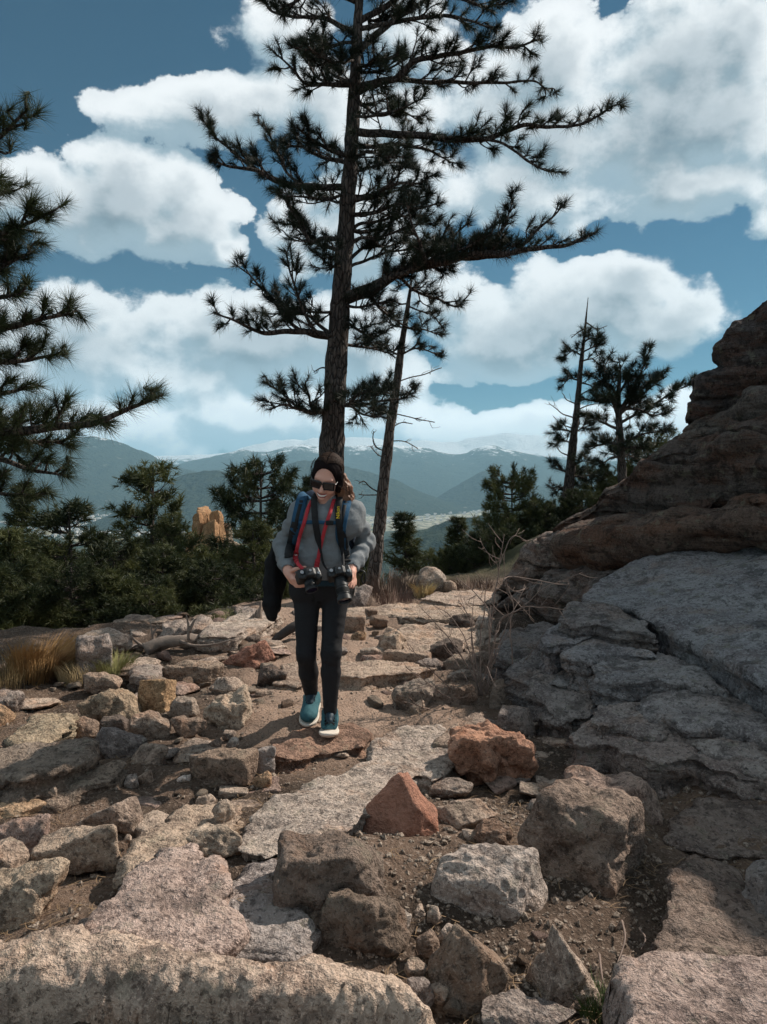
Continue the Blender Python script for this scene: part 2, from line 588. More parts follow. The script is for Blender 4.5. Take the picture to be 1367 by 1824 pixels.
# ---------------------------------------------------------------- valley, hills and ranges
def far_material(name, kind):
    m, N, b = material(name)
    pos = N.n('ShaderNodeNewGeometry').outputs['Position']
    nz = N.sep(N.n('ShaderNodeNewGeometry').outputs['Normal'])[2]
    x, y, z = N.sep(pos)
    big, _ = N.noise(pos, 0.0011, 5, 0.6)
    mid, _ = N.noise(pos, 0.006, 6, 0.65)
    fine, _ = N.noise(pos, 0.03, 5, 0.7)
    forest = N.mix(N.ss(fine, 0.35, 0.65), (0.018, 0.028, 0.022), (0.05, 0.062, 0.04))
    meadow = N.mix(fine, (0.20, 0.19, 0.12), (0.36, 0.32, 0.22))
    if kind == 'valley':
        c = N.mix(N.ss(mid, 0.50, 0.62), forest, meadow)
        # the broad dry meadow in the middle of the valley
        u = N.m('MULTIPLY', N.m('SUBTRACT', x, 650.0), 1 / 1500.0)
        v = N.m('MULTIPLY', N.m('SUBTRACT', y, 4700.0), 1 / 1150.0)
        q = N.m('ADD', N.m('MULTIPLY_ADD', u, u, N.m('MULTIPLY', v, v)), N.m('MULTIPLY_ADD', mid, 1.2, -0.6))
        c = N.mix(N.ss(q, 1.1, 0.7), c, N.mix(N.ss(fine, 0.42, 0.6), (0.12, 0.12, 0.085), (0.42, 0.40, 0.32)))
    else:
        thr = {'hill': 0.66, 'front': 0.645, 'range': 0.62}[kind]
        c = N.mix(N.ss(mid, thr, thr + 0.06), forest, N.mix(fine, (0.18, 0.16, 0.13), (0.32, 0.30, 0.25)))
        if kind != 'hill':
            sl = {'front': 380.0, 'range': 300.0}[kind]
            snowline = N.m('ADD', z, N.m('MULTIPLY_ADD', mid, 760.0, -380.0))
            snowline = N.m('ADD', snowline, N.m('MULTIPLY_ADD', fine, 520.0, -260.0))
            s = N.ss(snowline, sl, sl + 120)
            c = N.mix(s, c, N.mix(N.ss(fine, 0.4, 0.5), (0.55, 0.6, 0.66), (0.86, 0.88, 0.9)))
    N.put(b.inputs['Base Color'], c)
    b.inputs['Specular IOR Level'].default_value = 0.0
    N.put(b.inputs['Normal'], N.bump(N.m('MULTIPLY_ADD', mid, 2.0, fine), 0.8, 40.0 if kind != 'valley' else 8.0))
    return m


VALLEY = -255.0
_va = np.linspace(-62, 62, 220); _vr = np.geomspace(1050, 26000, 120)
_A, _Rr = np.meshgrid(np.radians(_va), _vr, indexing='ij')
_vx, _vy = (np.sin(_A) * _Rr).ravel(), (np.cos(_A) * _Rr).ravel()
_vz = VALLEY + 22 * fbm(np.stack([_vx, _vy, 0 * _vx], -1) * 0.0012, 4)
valley = put('valley_floor', mesh('valley_floor', np.stack([_vx, _vy, _vz], -1), grid_faces(220, 120), far_material('valley_fields', 'valley')))
tag(valley, 'pale valley floor with meadows and town far below the ridge', None, None, 'structure')


def ridge(name, sky_px, D, mat, spread, rough, seed, back=0.5, label=None, n=300, nr=48):
    """a hill or range: its skyline is a polyline of pixels at distance D, falling to the valley both ways"""
    pts = np.array([at(px, py, D) for px, py in sky_px])
    xs = np.linspace(pts[0, 0], pts[-1, 0], n)
    zc = np.interp(xs, pts[:, 0], pts[:, 2])
    k = np.ones(5) / 5
    zc = np.convolve(np.pad(zc, 2, 'edge'), k, 'valid')
    t = np.linspace(-1, back, nr)
    X, T = np.meshgrid(xs, t, indexing='ij')
    Zc = np.broadcast_to(zc[:, None], X.shape)
    off = 0.18 * spread * fbm(np.stack([xs / spread * 2.2, 0 * xs + seed, 0 * xs], -1), 3)
    Y = D + off[:, None] * 0 + T * spread
    prof = np.where(T < 0, (1 + T), (1 - T / back * 0.9))
    prof = np.clip(prof, 0, 1) ** 1.15
    hgt_ = VALLEY - 25 + (Zc - VALLEY + 25) * prof
    P = np.stack([X.ravel(), Y.ravel(), np.full(X.size, seed * 3.1)], -1)
    r = ridged(P / spread * np.array([3.4, 2.2, 1]), 5, 0.55).reshape(X.shape)
    amp = rough * (Zc - VALLEY) * np.minimum(1, np.abs(T) * 3.0 + 0.05) * np.clip(prof * 1.5, 0, 1)
    hgt_ = hgt_ + amp * (r - 0.9)
    sk = fbm(np.stack([xs / spread * 16, 0 * xs + seed * 7, 0 * xs], -1), 4) * 0.035 * (zc - VALLEY)
    hgt_ = hgt_ + sk[:, None] * prof
    V = np.stack([X.ravel(), Y.ravel(), hgt_.ravel()], -1)
    o = put(name, mesh(name, V, grid_faces(n, nr), mat))
    tag(o, label, None, None, 'structure')
    return o


M_RANGE = far_material('snowy_range', 'range')
M_FRONT = far_material('front_range', 'front')
M_HILL = far_material('forested_hill', 'hill')
ridge('mountain', [(-500, 800), (-200, 790), (60, 800), (280, 812), (400, 808), (450, 792), (490, 783), (560, 781), (620, 778), (665, 779), (700, 788), (760, 781), (800, 790), (850, 777), (905, 770), (960, 774), (1010, 782), (1100, 776), (1250, 784), (1500, 776), (1900, 790)],
      17000, M_RANGE, 5200, 0.10, 1.0, label='snow-dusted high range fading into the low cloud')
ridge('mountain', [(290, 850), (330, 822), (380, 813), (430, 800), (470, 806), (505, 797), (538, 789), (572, 797), (620, 794), (700, 792), (760, 797), (810, 812), (835, 803), (868, 791), (905, 800), (960, 812), (1010, 818), (1100, 822), (1300, 815), (1600, 810), (1800, 850)],
      11500, M_FRONT, 3600, 0.10, 2.0, label='blue forested front range with scattered snow gullies')
ridge('mountain', [(-700, 840), (-300, 815), (-100, 828), (0, 806), (60, 788), (130, 779), (168, 775), (210, 784), (255, 803), (300, 824), (345, 838), (400, 852), (460, 880)],
      7600, M_FRONT, 2600, 0.10, 3.0, label='broad dark mountain on the left with a pale rock face')
ridge('hill', [(400, 890), (450, 850), (490, 834), (530, 821), (565, 818), (600, 826), (650, 838), (700, 852), (750, 876), (800, 894), (850, 905)],
      6300, M_HILL, 1500, 0.10, 4.0, label='rounded dark green foothill behind the hiker')
ridge('hill', [(760, 898), (800, 872), (838, 850), (862, 836), (890, 842), (930, 858), (980, 868), (1060, 866), (1200, 872), (1400, 880)],
      7000, M_HILL, 1500, 0.10, 5.0, label='low dark foothill between the thin pine and the bare pine')
ridge('hill', [(200, 925), (260, 885), (300, 857), (335, 842), (370, 837), (405, 839), (440, 850), (480, 874), (530, 905), (580, 930)],
      4600, M_HILL, 1100, 0.09, 6.0, label='dark flat-topped knoll above the orange crag')
ridge('hill', [(600, 1010), (650, 975), (700, 955), (760, 940), (800, 925), (850, 918), (900, 905), (1000, 900), (1150, 905), (1300, 930), (1500, 960)],
      2100, M_HILL, 420, 0.07, 7.0, label='dark forested spur close below the trail end')
ridge('hill', [(-600, 955), (-200, 935), (0, 905), (60, 895), (130, 900), (180, 910), (230, 925), (280, 940), (330, 955)],
      5200, M_HILL, 1200, 0.06, 8.0, label='low wooded rise at the edge of the town')

# town specks on the valley floor
rs = np.random.RandomState(5)
M_HOUSE = plain('house_paint', (0.5, 0.48, 0.45), 0.8)
_hb = Bag()
for _ in range(800):
    u = rs.rand()
    if u < 0.5: px, Yd = rs.normal(170, 70), rs.uniform(3300, 5000)
    elif u < 0.85: px, Yd = rs.uniform(640, 920), rs.uniform(4200, 6800)
    else: px, Yd = rs.uniform(-100, 1100), rs.uniform(3400, 8000)
    x = (px - PW / 2) / FPX * Yd
    w, d_, h = rs.uniform(8, 22), rs.uniform(8, 16), rs.uniform(5, 10)
    z = VALLEY + 22 * float(fbm(np.array([[x, Yd, 0]]) * 0.0012, 4)[0]) - 1
    V = np.array([[-w, -d_, 0], [w, -d_, 0], [w, d_, 0], [-w, d_, 0], [-w, -d_, h], [w, -d_, h], [w, d_, h], [-w, d_, h], [-w, 0, h * 1.6], [w, 0, h * 1.6]]) * [0.5, 0.5, 1] + [x, Yd, z]
    F = np.array([[0, 1, 5], [0, 5, 4], [1, 2, 6], [1, 6, 5], [2, 3, 7], [2, 7, 6], [3, 0, 4], [3, 4, 7], [4, 5, 9], [4, 9, 8], [7, 8, 9], [7, 9, 6], [5, 6, 9], [4, 8, 7]])
    _hb.add(V, F)
tag(put('distant_houses', _hb.mesh('distant_houses', M_HOUSE, False)), 'pale specks of town houses on the valley floor', None, None, 'stuff')

# the haze between the ridge and the ranges
hz = bpy.data.materials.new('air')
hz.use_nodes = True
hz.node_tree.nodes.clear()
pv = hz.node_tree.nodes.new('ShaderNodeVolumePrincipled')
pv.inputs['Color'].default_value = (0.46, 0.79, 1.0, 1)
pv.inputs['Density'].default_value = 6.6e-5
pv.inputs['Anisotropy'].default_value = 0.1
ho = hz.node_tree.nodes.new('ShaderNodeOutputMaterial')
hz.node_tree.links.new(pv.outputs[0], ho.inputs['Volume'])
x0, x1, y0, y1, z0, z1 = -30000, 30000, -2500, 27500, -420, 1250
V = np.array([[x0, y0, z0], [x1, y0, z0], [x1, y1, z0], [x0, y1, z0], [x0, y0, z1], [x1, y0, z1], [x1, y1, z1], [x0, y1, z1]], dtype=float)
F = np.array([[0, 3, 2, 1], [4, 5, 6, 7], [0, 1, 5, 4], [1, 2, 6, 5], [2, 3, 7, 6], [3, 0, 4, 7]])
haze = put('haze', mesh('haze', V, F, hz, False))
tag(haze, 'blue mountain haze filling the valley air', None, None, 'stuff')
# ---------------------------------------------------------------- rocks
import bmesh
_ico = {}


def ico(level):
    if level not in _ico:
        bm = bmesh.new()
        bmesh.ops.create_icosphere(bm, subdivisions=level, radius=1.0)
        V = np.array([v.co[:] for v in bm.verts]); F = np.array([[v.index for v in f.verts] for f in bm.faces])
        bm.free()
        _ico[level] = (V / np.linalg.norm(V, axis=1)[:, None], F)
    return _ico[level]


def rock_shape(w, d, h, seed, level=5, sharp=20, cuts=11, jit=0.3, rough=1.0, planes=None, yaw=None, box=True, flat=0.0):
    """a boulder: a block trimmed by a few random planes, edges worn, faces roughened; base at z=0, top at h"""
    rs = np.random.RandomState(seed)
    V, F = ico(level)
    if planes is None:
        P = []
        if box:
            for ax in ((1, 0, 0), (-1, 0, 0), (0, 1, 0), (0, -1, 0), (0, 0, 1), (0, 0, -1)):
                P.append((np.array(ax) + rs.normal(0, jit, 3), rs.uniform(0.78, 1.0)))
        for _ in range(cuts):
            n = rs.normal(0, 1, 3)
            P.append((n, rs.uniform(0.86, 1.12)))
        if flat:
            P.append((np.array([rs.normal(0, 0.12), rs.normal(0, 0.12), 1.0]), 1 - flat))
    else:
        P = [(np.array(p[:3], float), p[3]) for p in planes]
    s = 0
    for n, dd in P:
        n = n / np.linalg.norm(n)
        s = s + np.clip(V @ n / dd, 0, None) ** sharp
    r = (s + 1e-9) ** (-1 / sharp)
    r = np.minimum(r, 1.9)
    Q = V * r[:, None]
    if planes is None:
        a = rs.uniform(-0.6, 0.6) if yaw is None else yaw
        c, sn = math.cos(a), math.sin(a)
        Q = Q @ np.array([[c, -sn, 0], [sn, c, 0], [0, 0, 1]])
    lo, hi = Q.min(0), Q.max(0)
    Q = (Q - (lo + hi) / 2) / (hi - lo) * np.array([w, d, h])
    m = (w * d * h) ** (1 / 3)
    o = seed * 7.13 % 100
    n1 = fbm(Q / m * 2.2 + o, 3)
    n2 = fbm(Q / 0.16 + o, 4, 0.55)
    n3 = ridged(Q / 0.09 + o, 2) - 0.8
    disp = rough * (0.055 * m * n1 + min(0.02, 0.06 * m) * n2 + min(0.008, 0.03 * m) * n3 - min(0.02, .05 * m) * np.clip(ridged(Q / m * 1.7 + o + 9, 2) - 1.05, 0, 1) * 2)
    nrm = V * np.array([1 / w, 1 / d, 1 / h]); nrm /= np.linalg.norm(nrm, axis=1)[:, None]
    Q = Q + nrm * disp[:, None]
    Q[:, 2] += h / 2
    return Q, F


TAN, TANL, GRAY, BLUE, PINK, RED, BRN, DRK, ORG = (0.35, 0.275, 0.215), (0.42, 0.35, 0.285), (0.27, 0.245, 0.23), (0.235, 0.245, 0.265), (0.36, 0.26, 0.225), (0.36, 0.18, 0.13), (0.25, 0.18, 0.135), (0.15, 0.125, 0.11), (0.38, 0.25, 0.155)
def kin(t):
    l = (t[0] + t[1] + t[2]) / 0.87
    k = 0.1 if t[0] / t[2] > 2.0 else 0.42
    return tuple(a * (1 - k) + b * l * k for a, b in zip(t, (0.365, 0.282, 0.236)))


ROCK_N = [0]


def rock(name, label, box, tint, depth=0.8, up=0.0, level=None, mat=None, seed=None, tilt=0.0, sink=0.24, group=None, cat=None, Yback=None, **kw):
    """a rock that stands on the ground and shows within the given pixel box"""
    x0, y0, x1, y1 = box
    ROCK_N[0] += 1
    seed = seed if seed is not None else 100 + ROCK_N[0]
    xc = (x0 + x1) / 2
    G = on_ground(xc, y1, up)
    w = (x1 - x0) / FPX * G[1]
    d = depth * w
    for _ in range(6):
        yc = G[1] + d * 0.45
        top = at(xc, y0, yc + 0.12 * d)[2]
        zb = G[2]
        h = top - zb
        if h > 0.28 * min(w, d): break
        d *= 0.8
    h = max(h, 0.16 * w)
    w = (x1 - x0) / FPX * yc
    cx = (xc - PW / 2) / FPX * yc
    if level is None:
        s = (x1 - x0)
        level = 6 if s > 150 else 5 if s > 55 else 4 if s > 20 else 3
    hh = h * (1 + sink)
    V, F = rock_shape(w, d, hh, seed, level, **kw)
    V[:, 2] -= h * sink
    me = mesh(name, V, F, mat or M_ROCK)
    o = put(name, me, loc=(cx, yc, zb))
    o.rotation_euler = (0, -tilt, 0)
    o.color = (*kin(tint), 1)
    return tag(o, label, cat or ('boulder' if name == 'boulder' else 'rock'), group)


def poly_sd(x, y, P):
    """signed distance to polygon P (positive inside)"""
    n = len(P)
    d = np.full(x.shape, 1e9)
    ins = np.zeros(x.shape, bool)
    for i in range(n):
        a, b = P[i], P[(i + 1) % n]
        e = b - a
        t = np.clip(((x - a[0]) * e[0] + (y - a[1]) * e[1]) / (e @ e + 1e-12), 0, 1)
        d = np.minimum(d, np.hypot(x - a[0] - t * e[0], y - a[1] - t * e[1]))
        c = ((a[1] > y) != (b[1] > y)) & (x < (b[0] - a[0]) * (y - a[1]) / (b[1] - a[1] + 1e-12) + a[0])
        ins ^= c
    return np.where(ins, d, -d)


def slab_shape(outline, up, slope=(0, 0), ref=None, res=0.016, bevel=0.035, rough=1.0, seed=1, deep=0.25, edge=0.02, dome=0.0, strata=0.0, wall=0.6, layers=0):
    """a bedrock slab whose top face has the given pixel outline, on the plane ground + up (or z = up at ref) tilted by slope"""
    pts = []
    for px, py in outline:
        d = pix_dir(px, py)
        if ref is None:
            p = on_ground(px, py, up)
        else:
            # z = up + sx (x-rx) + sy (y-ry)
            k = (up - slope[0] * ref[0] - slope[1] * ref[1] - CAMZ) / (d[2] - slope[0] * d[0] - slope[1] * d[1])
            p = np.array([0, 0, CAMZ]) + d * k
        pts.append(p[:2])
    P = np.array(pts)
    lo, hi = P.min(0) - 0.14 - 0.1 * layers, P.max(0) + 0.14 + 0.1 * layers
    n = ((hi - lo) / res).astype(int) + 1
    n = np.minimum(n, 420)
    gx, gy = np.linspace(lo[0], hi[0], n[0]), np.linspace(lo[1], hi[1], n[1])
    X, Y = np.meshgrid(gx, gy, indexing='ij')
    x, y = X.ravel(), Y.ravel()
    q = np.stack([x, y, np.full_like(x, seed * 3.7)], -1)
    sd = poly_sd(x, y, P) + edge * fbm(q * 6, 4, 0.6) * 1.4 + 0.35 * edge * fbm(q * 30, 2)
    g = hgt(x, y)
    if ref is None:
        top = g + up
    else:
        top = up + slope[0] * (x - ref[0]) + slope[1] * (y - ref[1])
    n1 = fbm(q * 2.2, 4, 0.5); n2 = fbm(q * 9, 4, 0.6)
    top = top + rough * (0.030 * n1 + 0.016 * n2 + 0.004 * ridged(q * 26, 2))
    if strata:
        s = fbm(q * np.array([1.4, 2.6, 1]) + 5, 3)
        stp = np.floor(s * 5) / 5 + 0.2 * sstep((s * 5) % 1, 0.78, 1.0)
        top = top + strata * stp
    if dome:
        top = top + dome * np.clip(sd, 0, None) ** 0.5
    t = np.clip(sd / bevel, 0, 1)
    rnd = (1 - np.sqrt(np.clip(1 - (1 - t) ** 2, 0, 1))) * bevel * 0.9
    bot = np.minimum(g, top - 0.05) - deep
    out = sstep(-sd, 0.0, wall * 0.06 + 0.012)
    z = (top - rnd) * (1 - out) + bot * out
    if layers:
        zl = z
        for k in range(1, layers + 1):
            o2 = 0.03 + 0.055 * k + 0.05 * fbm(q * 2.6 + 13.7 * k, 3) + 0.012 * fbm(q * 11 + k, 2)
            s2 = sd + o2 - 0.03
            zt = top - (0.035 + 0.055 * k) * (1 + 0.5 * fbm(q * 1.5 + 5 * k, 2))
            t2 = np.clip(s2 / 0.02, 0, 1)
            zk = zt - (1 - np.sqrt(np.clip(1 - (1 - t2) ** 2, 0, 1))) * 0.018
            ok = sstep(-s2, 0.0, 0.03)
            zl = np.maximum(zl, zk * (1 - ok) + bot * ok)
        z = zl
    # undercut the edge a little by pulling the foot inward is left to the noise
    V = np.stack([x, y, z], -1)
    qq = V * np.array([2.2, 2.2, 9.0]) + seed * 3.3
    kk = (0.022 * rough * np.clip(np.abs(z - bot) / 0.1, 0, 1) * np.clip(1.2 - sd / 0.12, 0, 1))
    V[:, 0] += kk * fbm(qq * 2.2, 3); V[:, 1] += kk * fbm(qq * 2.2 + 31, 3)
    F = grid_faces(n[0], n[1])
    keep = (sd[F] > -0.07 - 0.11 * layers).any(1)
    F = F[keep]
    used = np.zeros(len(V), bool); used[F.ravel()] = True
    idx = np.cumsum(used) - 1
    return V[used], idx[F]


def slab_prism(outline, up, slope=(0, 0), ref=None, res=0.016, rough=1.0, seed=1, edge=0.02, strata=0.0, drop=0.3, lean=0.0, **_):
    """a bedrock slab: flat broken top with the given pixel outline, crisp lip, and a bedded vertical face below it"""
    pts = []
    for px, py in outline:
        d = pix_dir(px, py)
        if ref is None:
            p = on_ground(px, py, up)
        else:
            k = (up - slope[0] * ref[0] - slope[1] * ref[1] - CAMZ) / (d[2] - slope[0] * d[0] - slope[1] * d[1])
            p = np.array([0, 0, CAMZ]) + d * k
        pts.append(p[:2])
    P = np.array(pts)
    # resample and break the outline
    Q = np.vstack([P, P[:1]])
    seg = np.linalg.norm(np.diff(Q, axis=0), axis=1); cum = np.concatenate([[0], np.cumsum(seg)])
    n = int(np.clip(cum[-1] / (res * 1.1), 40, 420))
    t = np.linspace(0, cum[-1], n, endpoint=False)
    P = np.stack([np.interp(t, cum, Q[:, 0]), np.interp(t, cum, Q[:, 1])], -1)
    area = 0.5 * np.sum(P[:, 0] * np.roll(P[:, 1], -1) - np.roll(P[:, 0], -1) * P[:, 1])
    if area < 0: P = P[::-1]
    T = np.roll(P, -1, 0) - np.roll(P, 1, 0); T /= np.linalg.norm(T, axis=1)[:, None] + 1e-9
    Nn = np.stack([T[:, 1], -T[:, 0]], -1)
    q3 = np.stack([P[:, 0], P[:, 1], np.full(n, seed * 3.7)], -1)
    chip = fbm(q3 * 5, 2); chip = np.round(chip * 5) / 5 * 0.6 + chip * 0.4
    P = P + Nn * (edge * (2.2 * chip + 0.5 * fbm(q3 * 22, 2)))[:, None]

    def top_z(x, y):
        q = np.stack([x, y, np.full_like(x, seed * 3.7)], -1)
        z = hgt(x, y) + up if ref is None else up + slope[0] * (x - ref[0]) + slope[1] * (y - ref[1])
        z = z + rough * (0.026 * fbm(q * 2.0, 3) + 0.014 * fbm(q * np.array([7, 10, 1]), 3, 0.55) + 0.005 * (ridged(q * np.array([16, 26, 1]), 2) - .8))
        if strata:
            s = fbm(q * np.array([1.4, 2.6, 1]) + 5, 3)
            z = z + strata * 1.3 * (np.floor(s * 5) / 5 + 0.2 * sstep((s * 5) % 1, 0.86, 1.0))
        return z

    lo, hi = P.min(0) - res, P.max(0) + res
    m = np.minimum(((hi - lo) / res).astype(int) + 2, 330)
    X, Y = np.meshgrid(np.linspace(lo[0], hi[0], m[0]), np.linspace(lo[1], hi[1], m[1]), indexing='ij')
    x, y = X.ravel(), Y.ravel()
    sd = poly_sd(x, y, P)
    step = max((hi - lo) / (m - 1))
    # pull the border vertices onto the outline
    near = np.where((sd < step * 0.55) & (sd > -step * 1.6))[0]
    if len(near):
        dd = ((x[near][:, None] - P[None, :, 0]) ** 2 + (y[near][:, None] - P[None, :, 1]) ** 2)
        j = dd.argmin(1)
        x[near] = P[j, 0]; y[near] = P[j, 1]
    z = top_z(x, y)
    lipd = np.clip(np.maximum(sd, 0) / 0.02, 0, 1)
    z = z - 0.008 * (1 - lipd) ** 2
    F = grid_faces(m[0], m[1])
    F = F[(sd[F] > -step * 1.6).all(1) & (sd[F] > 0).any(1)]
    used = np.zeros(len(x), bool); used[F.ravel()] = True
    idx = np.cumsum(used) - 1
    V = np.stack([x, y, z], -1)[used]; F = idx[F]
    # the bedded face
    R_ = 16
    zt = top_z(P[:, 0], P[:, 1]) - 0.008
    g = hgt(P[:, 0], P[:, 1])
    D = np.maximum(zt - g + 0.12, 0.12) if ref is None else np.full(n, drop)
    rows = []
    for k in range(R_ + 1):
        f = (k / R_) ** 1.3
        zz = zt - f * D
        q = np.stack([P[:, 0] * 2.6, P[:, 1] * 2.6, zz * 15 + seed], -1)
        off = 0.020 * fbm(q, 2) + 0.010 * fbm(q * 2.7, 2) + 0.016 * np.sign(perlin(np.stack([P[:, 0] * 1.2, P[:, 1] * 1.2, zz * 26 + 5 * seed], -1)))
        off = rough * off * np.minimum(1, k / 2.0) + (0.006 if k == 1 else 0) + lean * f * D
        rows.append(np.stack([P[:, 0] + Nn[:, 0] * off, P[:, 1] + Nn[:, 1] * off, zz], -1))
    Wv = np.concatenate(rows)
    i = np.arange(R_)[:, None] * n; j = np.arange(n)[None]; j2 = (j + 1) % n
    Wf = np.stack([i + j, i + n + j, i + n + j2, i + j2], -1).reshape(-1, 4)
    return np.vstack([V, Wv]), np.vstack([F, Wf + len(V)])


def slab(name, label, outline, up, tint, mat=None, group=None, cat='rock slab', parent=None, soft=False, **kw):
    V, F = (slab_shape if soft else slab_prism)(outline, up, **kw)
    c = np.array([V[:, 0].mean(), V[:, 1].mean(), V[:, 2].min()])
    o = put(name, mesh(name, V - c, F, mat or M_SLAB), parent, c if parent is None else c - np.array(parent.location))
    o.color = (*(tint if parent is not None else kin(tint)), 1)
    if parent is None: tag(o, label, cat, group)
    return o


# ---- foreground
slab('boulder', 'broad tan granite boulder lying across the bottom left corner', [(-160, 1672), (0, 1662), (90, 1650), (160, 1640), (240, 1650), (330, 1672), (430, 1692), (540, 1688), (620, 1700), (690, 1712), (745, 1735), (785, 1762), (760, 1788), (690, 1778), (560, 1766), (400, 1752), (250, 1740), (100, 1735), (-160, 1740)],
     0.135, (0.47, 0.375, 0.295), cat='boulder', soft=True, res=0.008, bevel=0.075, seed=3, rough=0.9, edge=0.02, wall=0.5, deep=0.2)
slab('rock_slab', 'large pinkish gray slab with coarse grain in the bottom right corner', [(1085, 1900), (1092, 1760), (1100, 1705), (1168, 1682), (1240, 1688), (1320, 1690), (1460, 1705), (1460, 1900)],
     0.24, (0.34, 0.27, 0.25), soft=True, res=0.008, bevel=0.05, seed=4, rough=0.8, wall=0.8)
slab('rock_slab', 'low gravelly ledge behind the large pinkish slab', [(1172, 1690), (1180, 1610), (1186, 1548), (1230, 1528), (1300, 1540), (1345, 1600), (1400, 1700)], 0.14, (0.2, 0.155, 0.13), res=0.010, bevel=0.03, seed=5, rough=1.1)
rock('rock', 'gray-blue block cut off by the right edge of the photo', (1328, 1520, 1420, 1690), (0.22, 0.22, 0.225), depth=0.9, cuts=4)
rock('rock', 'wedge-shaped tan stone with a sunlit ridge near the bottom right slab', (938, 1660, 1075, 1800), TANL, depth=0.75, planes=[(0.75, 0.1, 0.62, .62), (-0.8, -0.35, 0.42, .62), (-0.1, -1, 0.1, .7), (0, 1, 0.2, .8), (0, 0, -1, .7), (0.5, -0.7, 0.1, .8), (1, 0.2, 0, .95)], sharp=22)
rock('rock', 'small brown stone leaning in front of the sunlit wedge stone', (988, 1752, 1045, 1812), BRN, depth=0.8)
rock('rock', 'gray-brown stone cut by the bottom edge below the wedge stone', (860, 1782, 1035, 1860), GRAY, depth=0.8, cuts=5)
rock('rock', 'dark pointed stone just right of the broad bottom boulder', (768, 1652, 912, 1790), (0.24, 0.19, 0.145), depth=0.8, planes=[(0.62, 0.2, 0.75, .62), (-0.75, -0.2, 0.55, .60), (-0.2, -1, 0.25, .66), (0, 1, 0.2, .8), (0, 0, -1, .7), (0.4, -0.8, 0.2, .72), (-1, 0, 0, .95), (1, 0, -.1, .95)], sharp=20)
rock('boulder', 'pale gray flat-topped boulder left of the big brown boulder', (772, 1508, 988, 1648), (0.40, 0.37, 0.34), depth=0.72, flat=0.12, cuts=4, jit=0.16, sharp=8)
rock('boulder', 'big brown boulder with a rounded back, largest loose rock on the right', (928, 1404, 1164, 1582), (0.25, 0.19, 0.15), depth=0.75, cuts=5, jit=0.22, sharp=8, seed=317, yaw=0.5)
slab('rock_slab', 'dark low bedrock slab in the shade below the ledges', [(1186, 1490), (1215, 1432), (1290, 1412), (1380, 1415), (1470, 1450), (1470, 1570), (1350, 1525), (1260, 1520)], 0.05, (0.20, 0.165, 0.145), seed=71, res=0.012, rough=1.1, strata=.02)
rock('boulder', 'rounded pinkish boulder behind the big brown boulder', (1012, 1374, 1184, 1478), (0.35, 0.255, 0.21), depth=0.7, cuts=5, sharp=7, jit=.2)
rock('boulder', 'rough red-orange boulder below the bare shrub', (798, 1284, 955, 1396), (0.42, 0.235, 0.16), depth=0.8, cuts=6, jit=0.25, rough=1.7, sharp=11, seed=131)
slab('rock_slab', 'thin tan slab leaning behind the red-orange boulder', [(778, 1320), (790, 1305), (830, 1278), (858, 1266), (880, 1288), (876, 1310), (830, 1330)], 0.10, TAN, seed=12, res=0.012)
rock('rock', 'small squarish gray stone right of the red-orange boulder', (888, 1262, 960, 1316), GRAY, depth=0.6, cuts=3)
rock('rock', 'smooth red pyramid-shaped stone standing on the trail', (638, 1366, 786, 1496), (0.37, 0.185, 0.13), depth=0.85, mat=M_SMOOTH, rough=0.45, sharp=24, sink=0.2,
     planes=[(-0.42, -0.86, 0.42, .50), (0.80, -0.10, 0.62, .56), (-0.62, 0.45, 0.66, .56), (0.35, 0.9, 0.3, .66), (0.55, -0.95, 0.02, .70), (0, 0, -1, .55), (-1, -0.1, 0.1, .78), (1, 0.1, -.1, .86)])
rock('boulder', 'square dark block with a flat sunlit top below the red pyramid stone', (470, 1494, 708, 1650), (0.18, 0.14, 0.115), depth=0.62, seed=77, sharp=22, planes=[(-0.97, -0.12, 0.12, .82), (-0.05, -1, 0.12, .74), (0.42, -0.9, 0.1, .76), (0.02, 0.06, 1, .62), (1, 0.1, 0.35, .9), (0.1, 1, 0.1, .8), (0, 0, -1, .6), (.75, -.2, .7, .85)])
rock('boulder', 'low brown boulder half buried in gravel below the square dark block', (548, 1582, 725, 1700), (0.17, 0.13, 0.10), depth=0.7, rough=1.5, cuts=6, sharp=6)
slab('rock_slab', 'long pale gray slab running down the middle of the trail', [(428, 1488), (445, 1452), (500, 1420), (545, 1392), (610, 1368), (660, 1345), (668, 1318), (690, 1300), (735, 1288), (785, 1285), (800, 1312), (802, 1338), (798, 1370), (770, 1385), (740, 1372), (700, 1420), (640, 1468), (560, 1500), (470, 1515), (428, 1512)],
     0.085, (0.40, 0.365, 0.325), seed=14, res=0.010, bevel=0.03, strata=0.022, rough=1.0)
slab('rock_slab', 'blue-gray slab sunk beside the square dark block', [(395, 1690), (400, 1620), (425, 1560), (440, 1530), (490, 1518), (525, 1545), (535, 1600), (540, 1660), (520, 1700)], 0.06, (0.29, 0.285, 0.29), seed=15, res=0.010)
slab('rock_slab', 'big pale tan slab with a broken right edge on the left of the trail', [(110, 1672), (160, 1622), (215, 1575), (260, 1538), (300, 1512), (340, 1505), (348, 1535), (388, 1522), (400, 1560), (385, 1590), (420, 1632), (395, 1668), (330, 1690), (220, 1700)],
     0.12, (0.40, 0.315, 0.285), seed=16, res=0.009, bevel=0.05, rough=1.3, wall=0.7)
slab('rock_slab', 'striped tan slab above the big pale slab', [(205, 1560), (240, 1510), (280, 1465), (330, 1432), (385, 1420), (425, 1440), (400, 1475), (345, 1500), (290, 1530), (240, 1565)], 0.085, (0.41, 0.325, 0.24), seed=17, res=0.010, strata=0.03)
rock('rock', 'pale rounded stone on the right end of the striped slab', (330, 1468, 428, 1530), (0.42, 0.35, 0.27), depth=0.6, up=0.04, flat=.1)
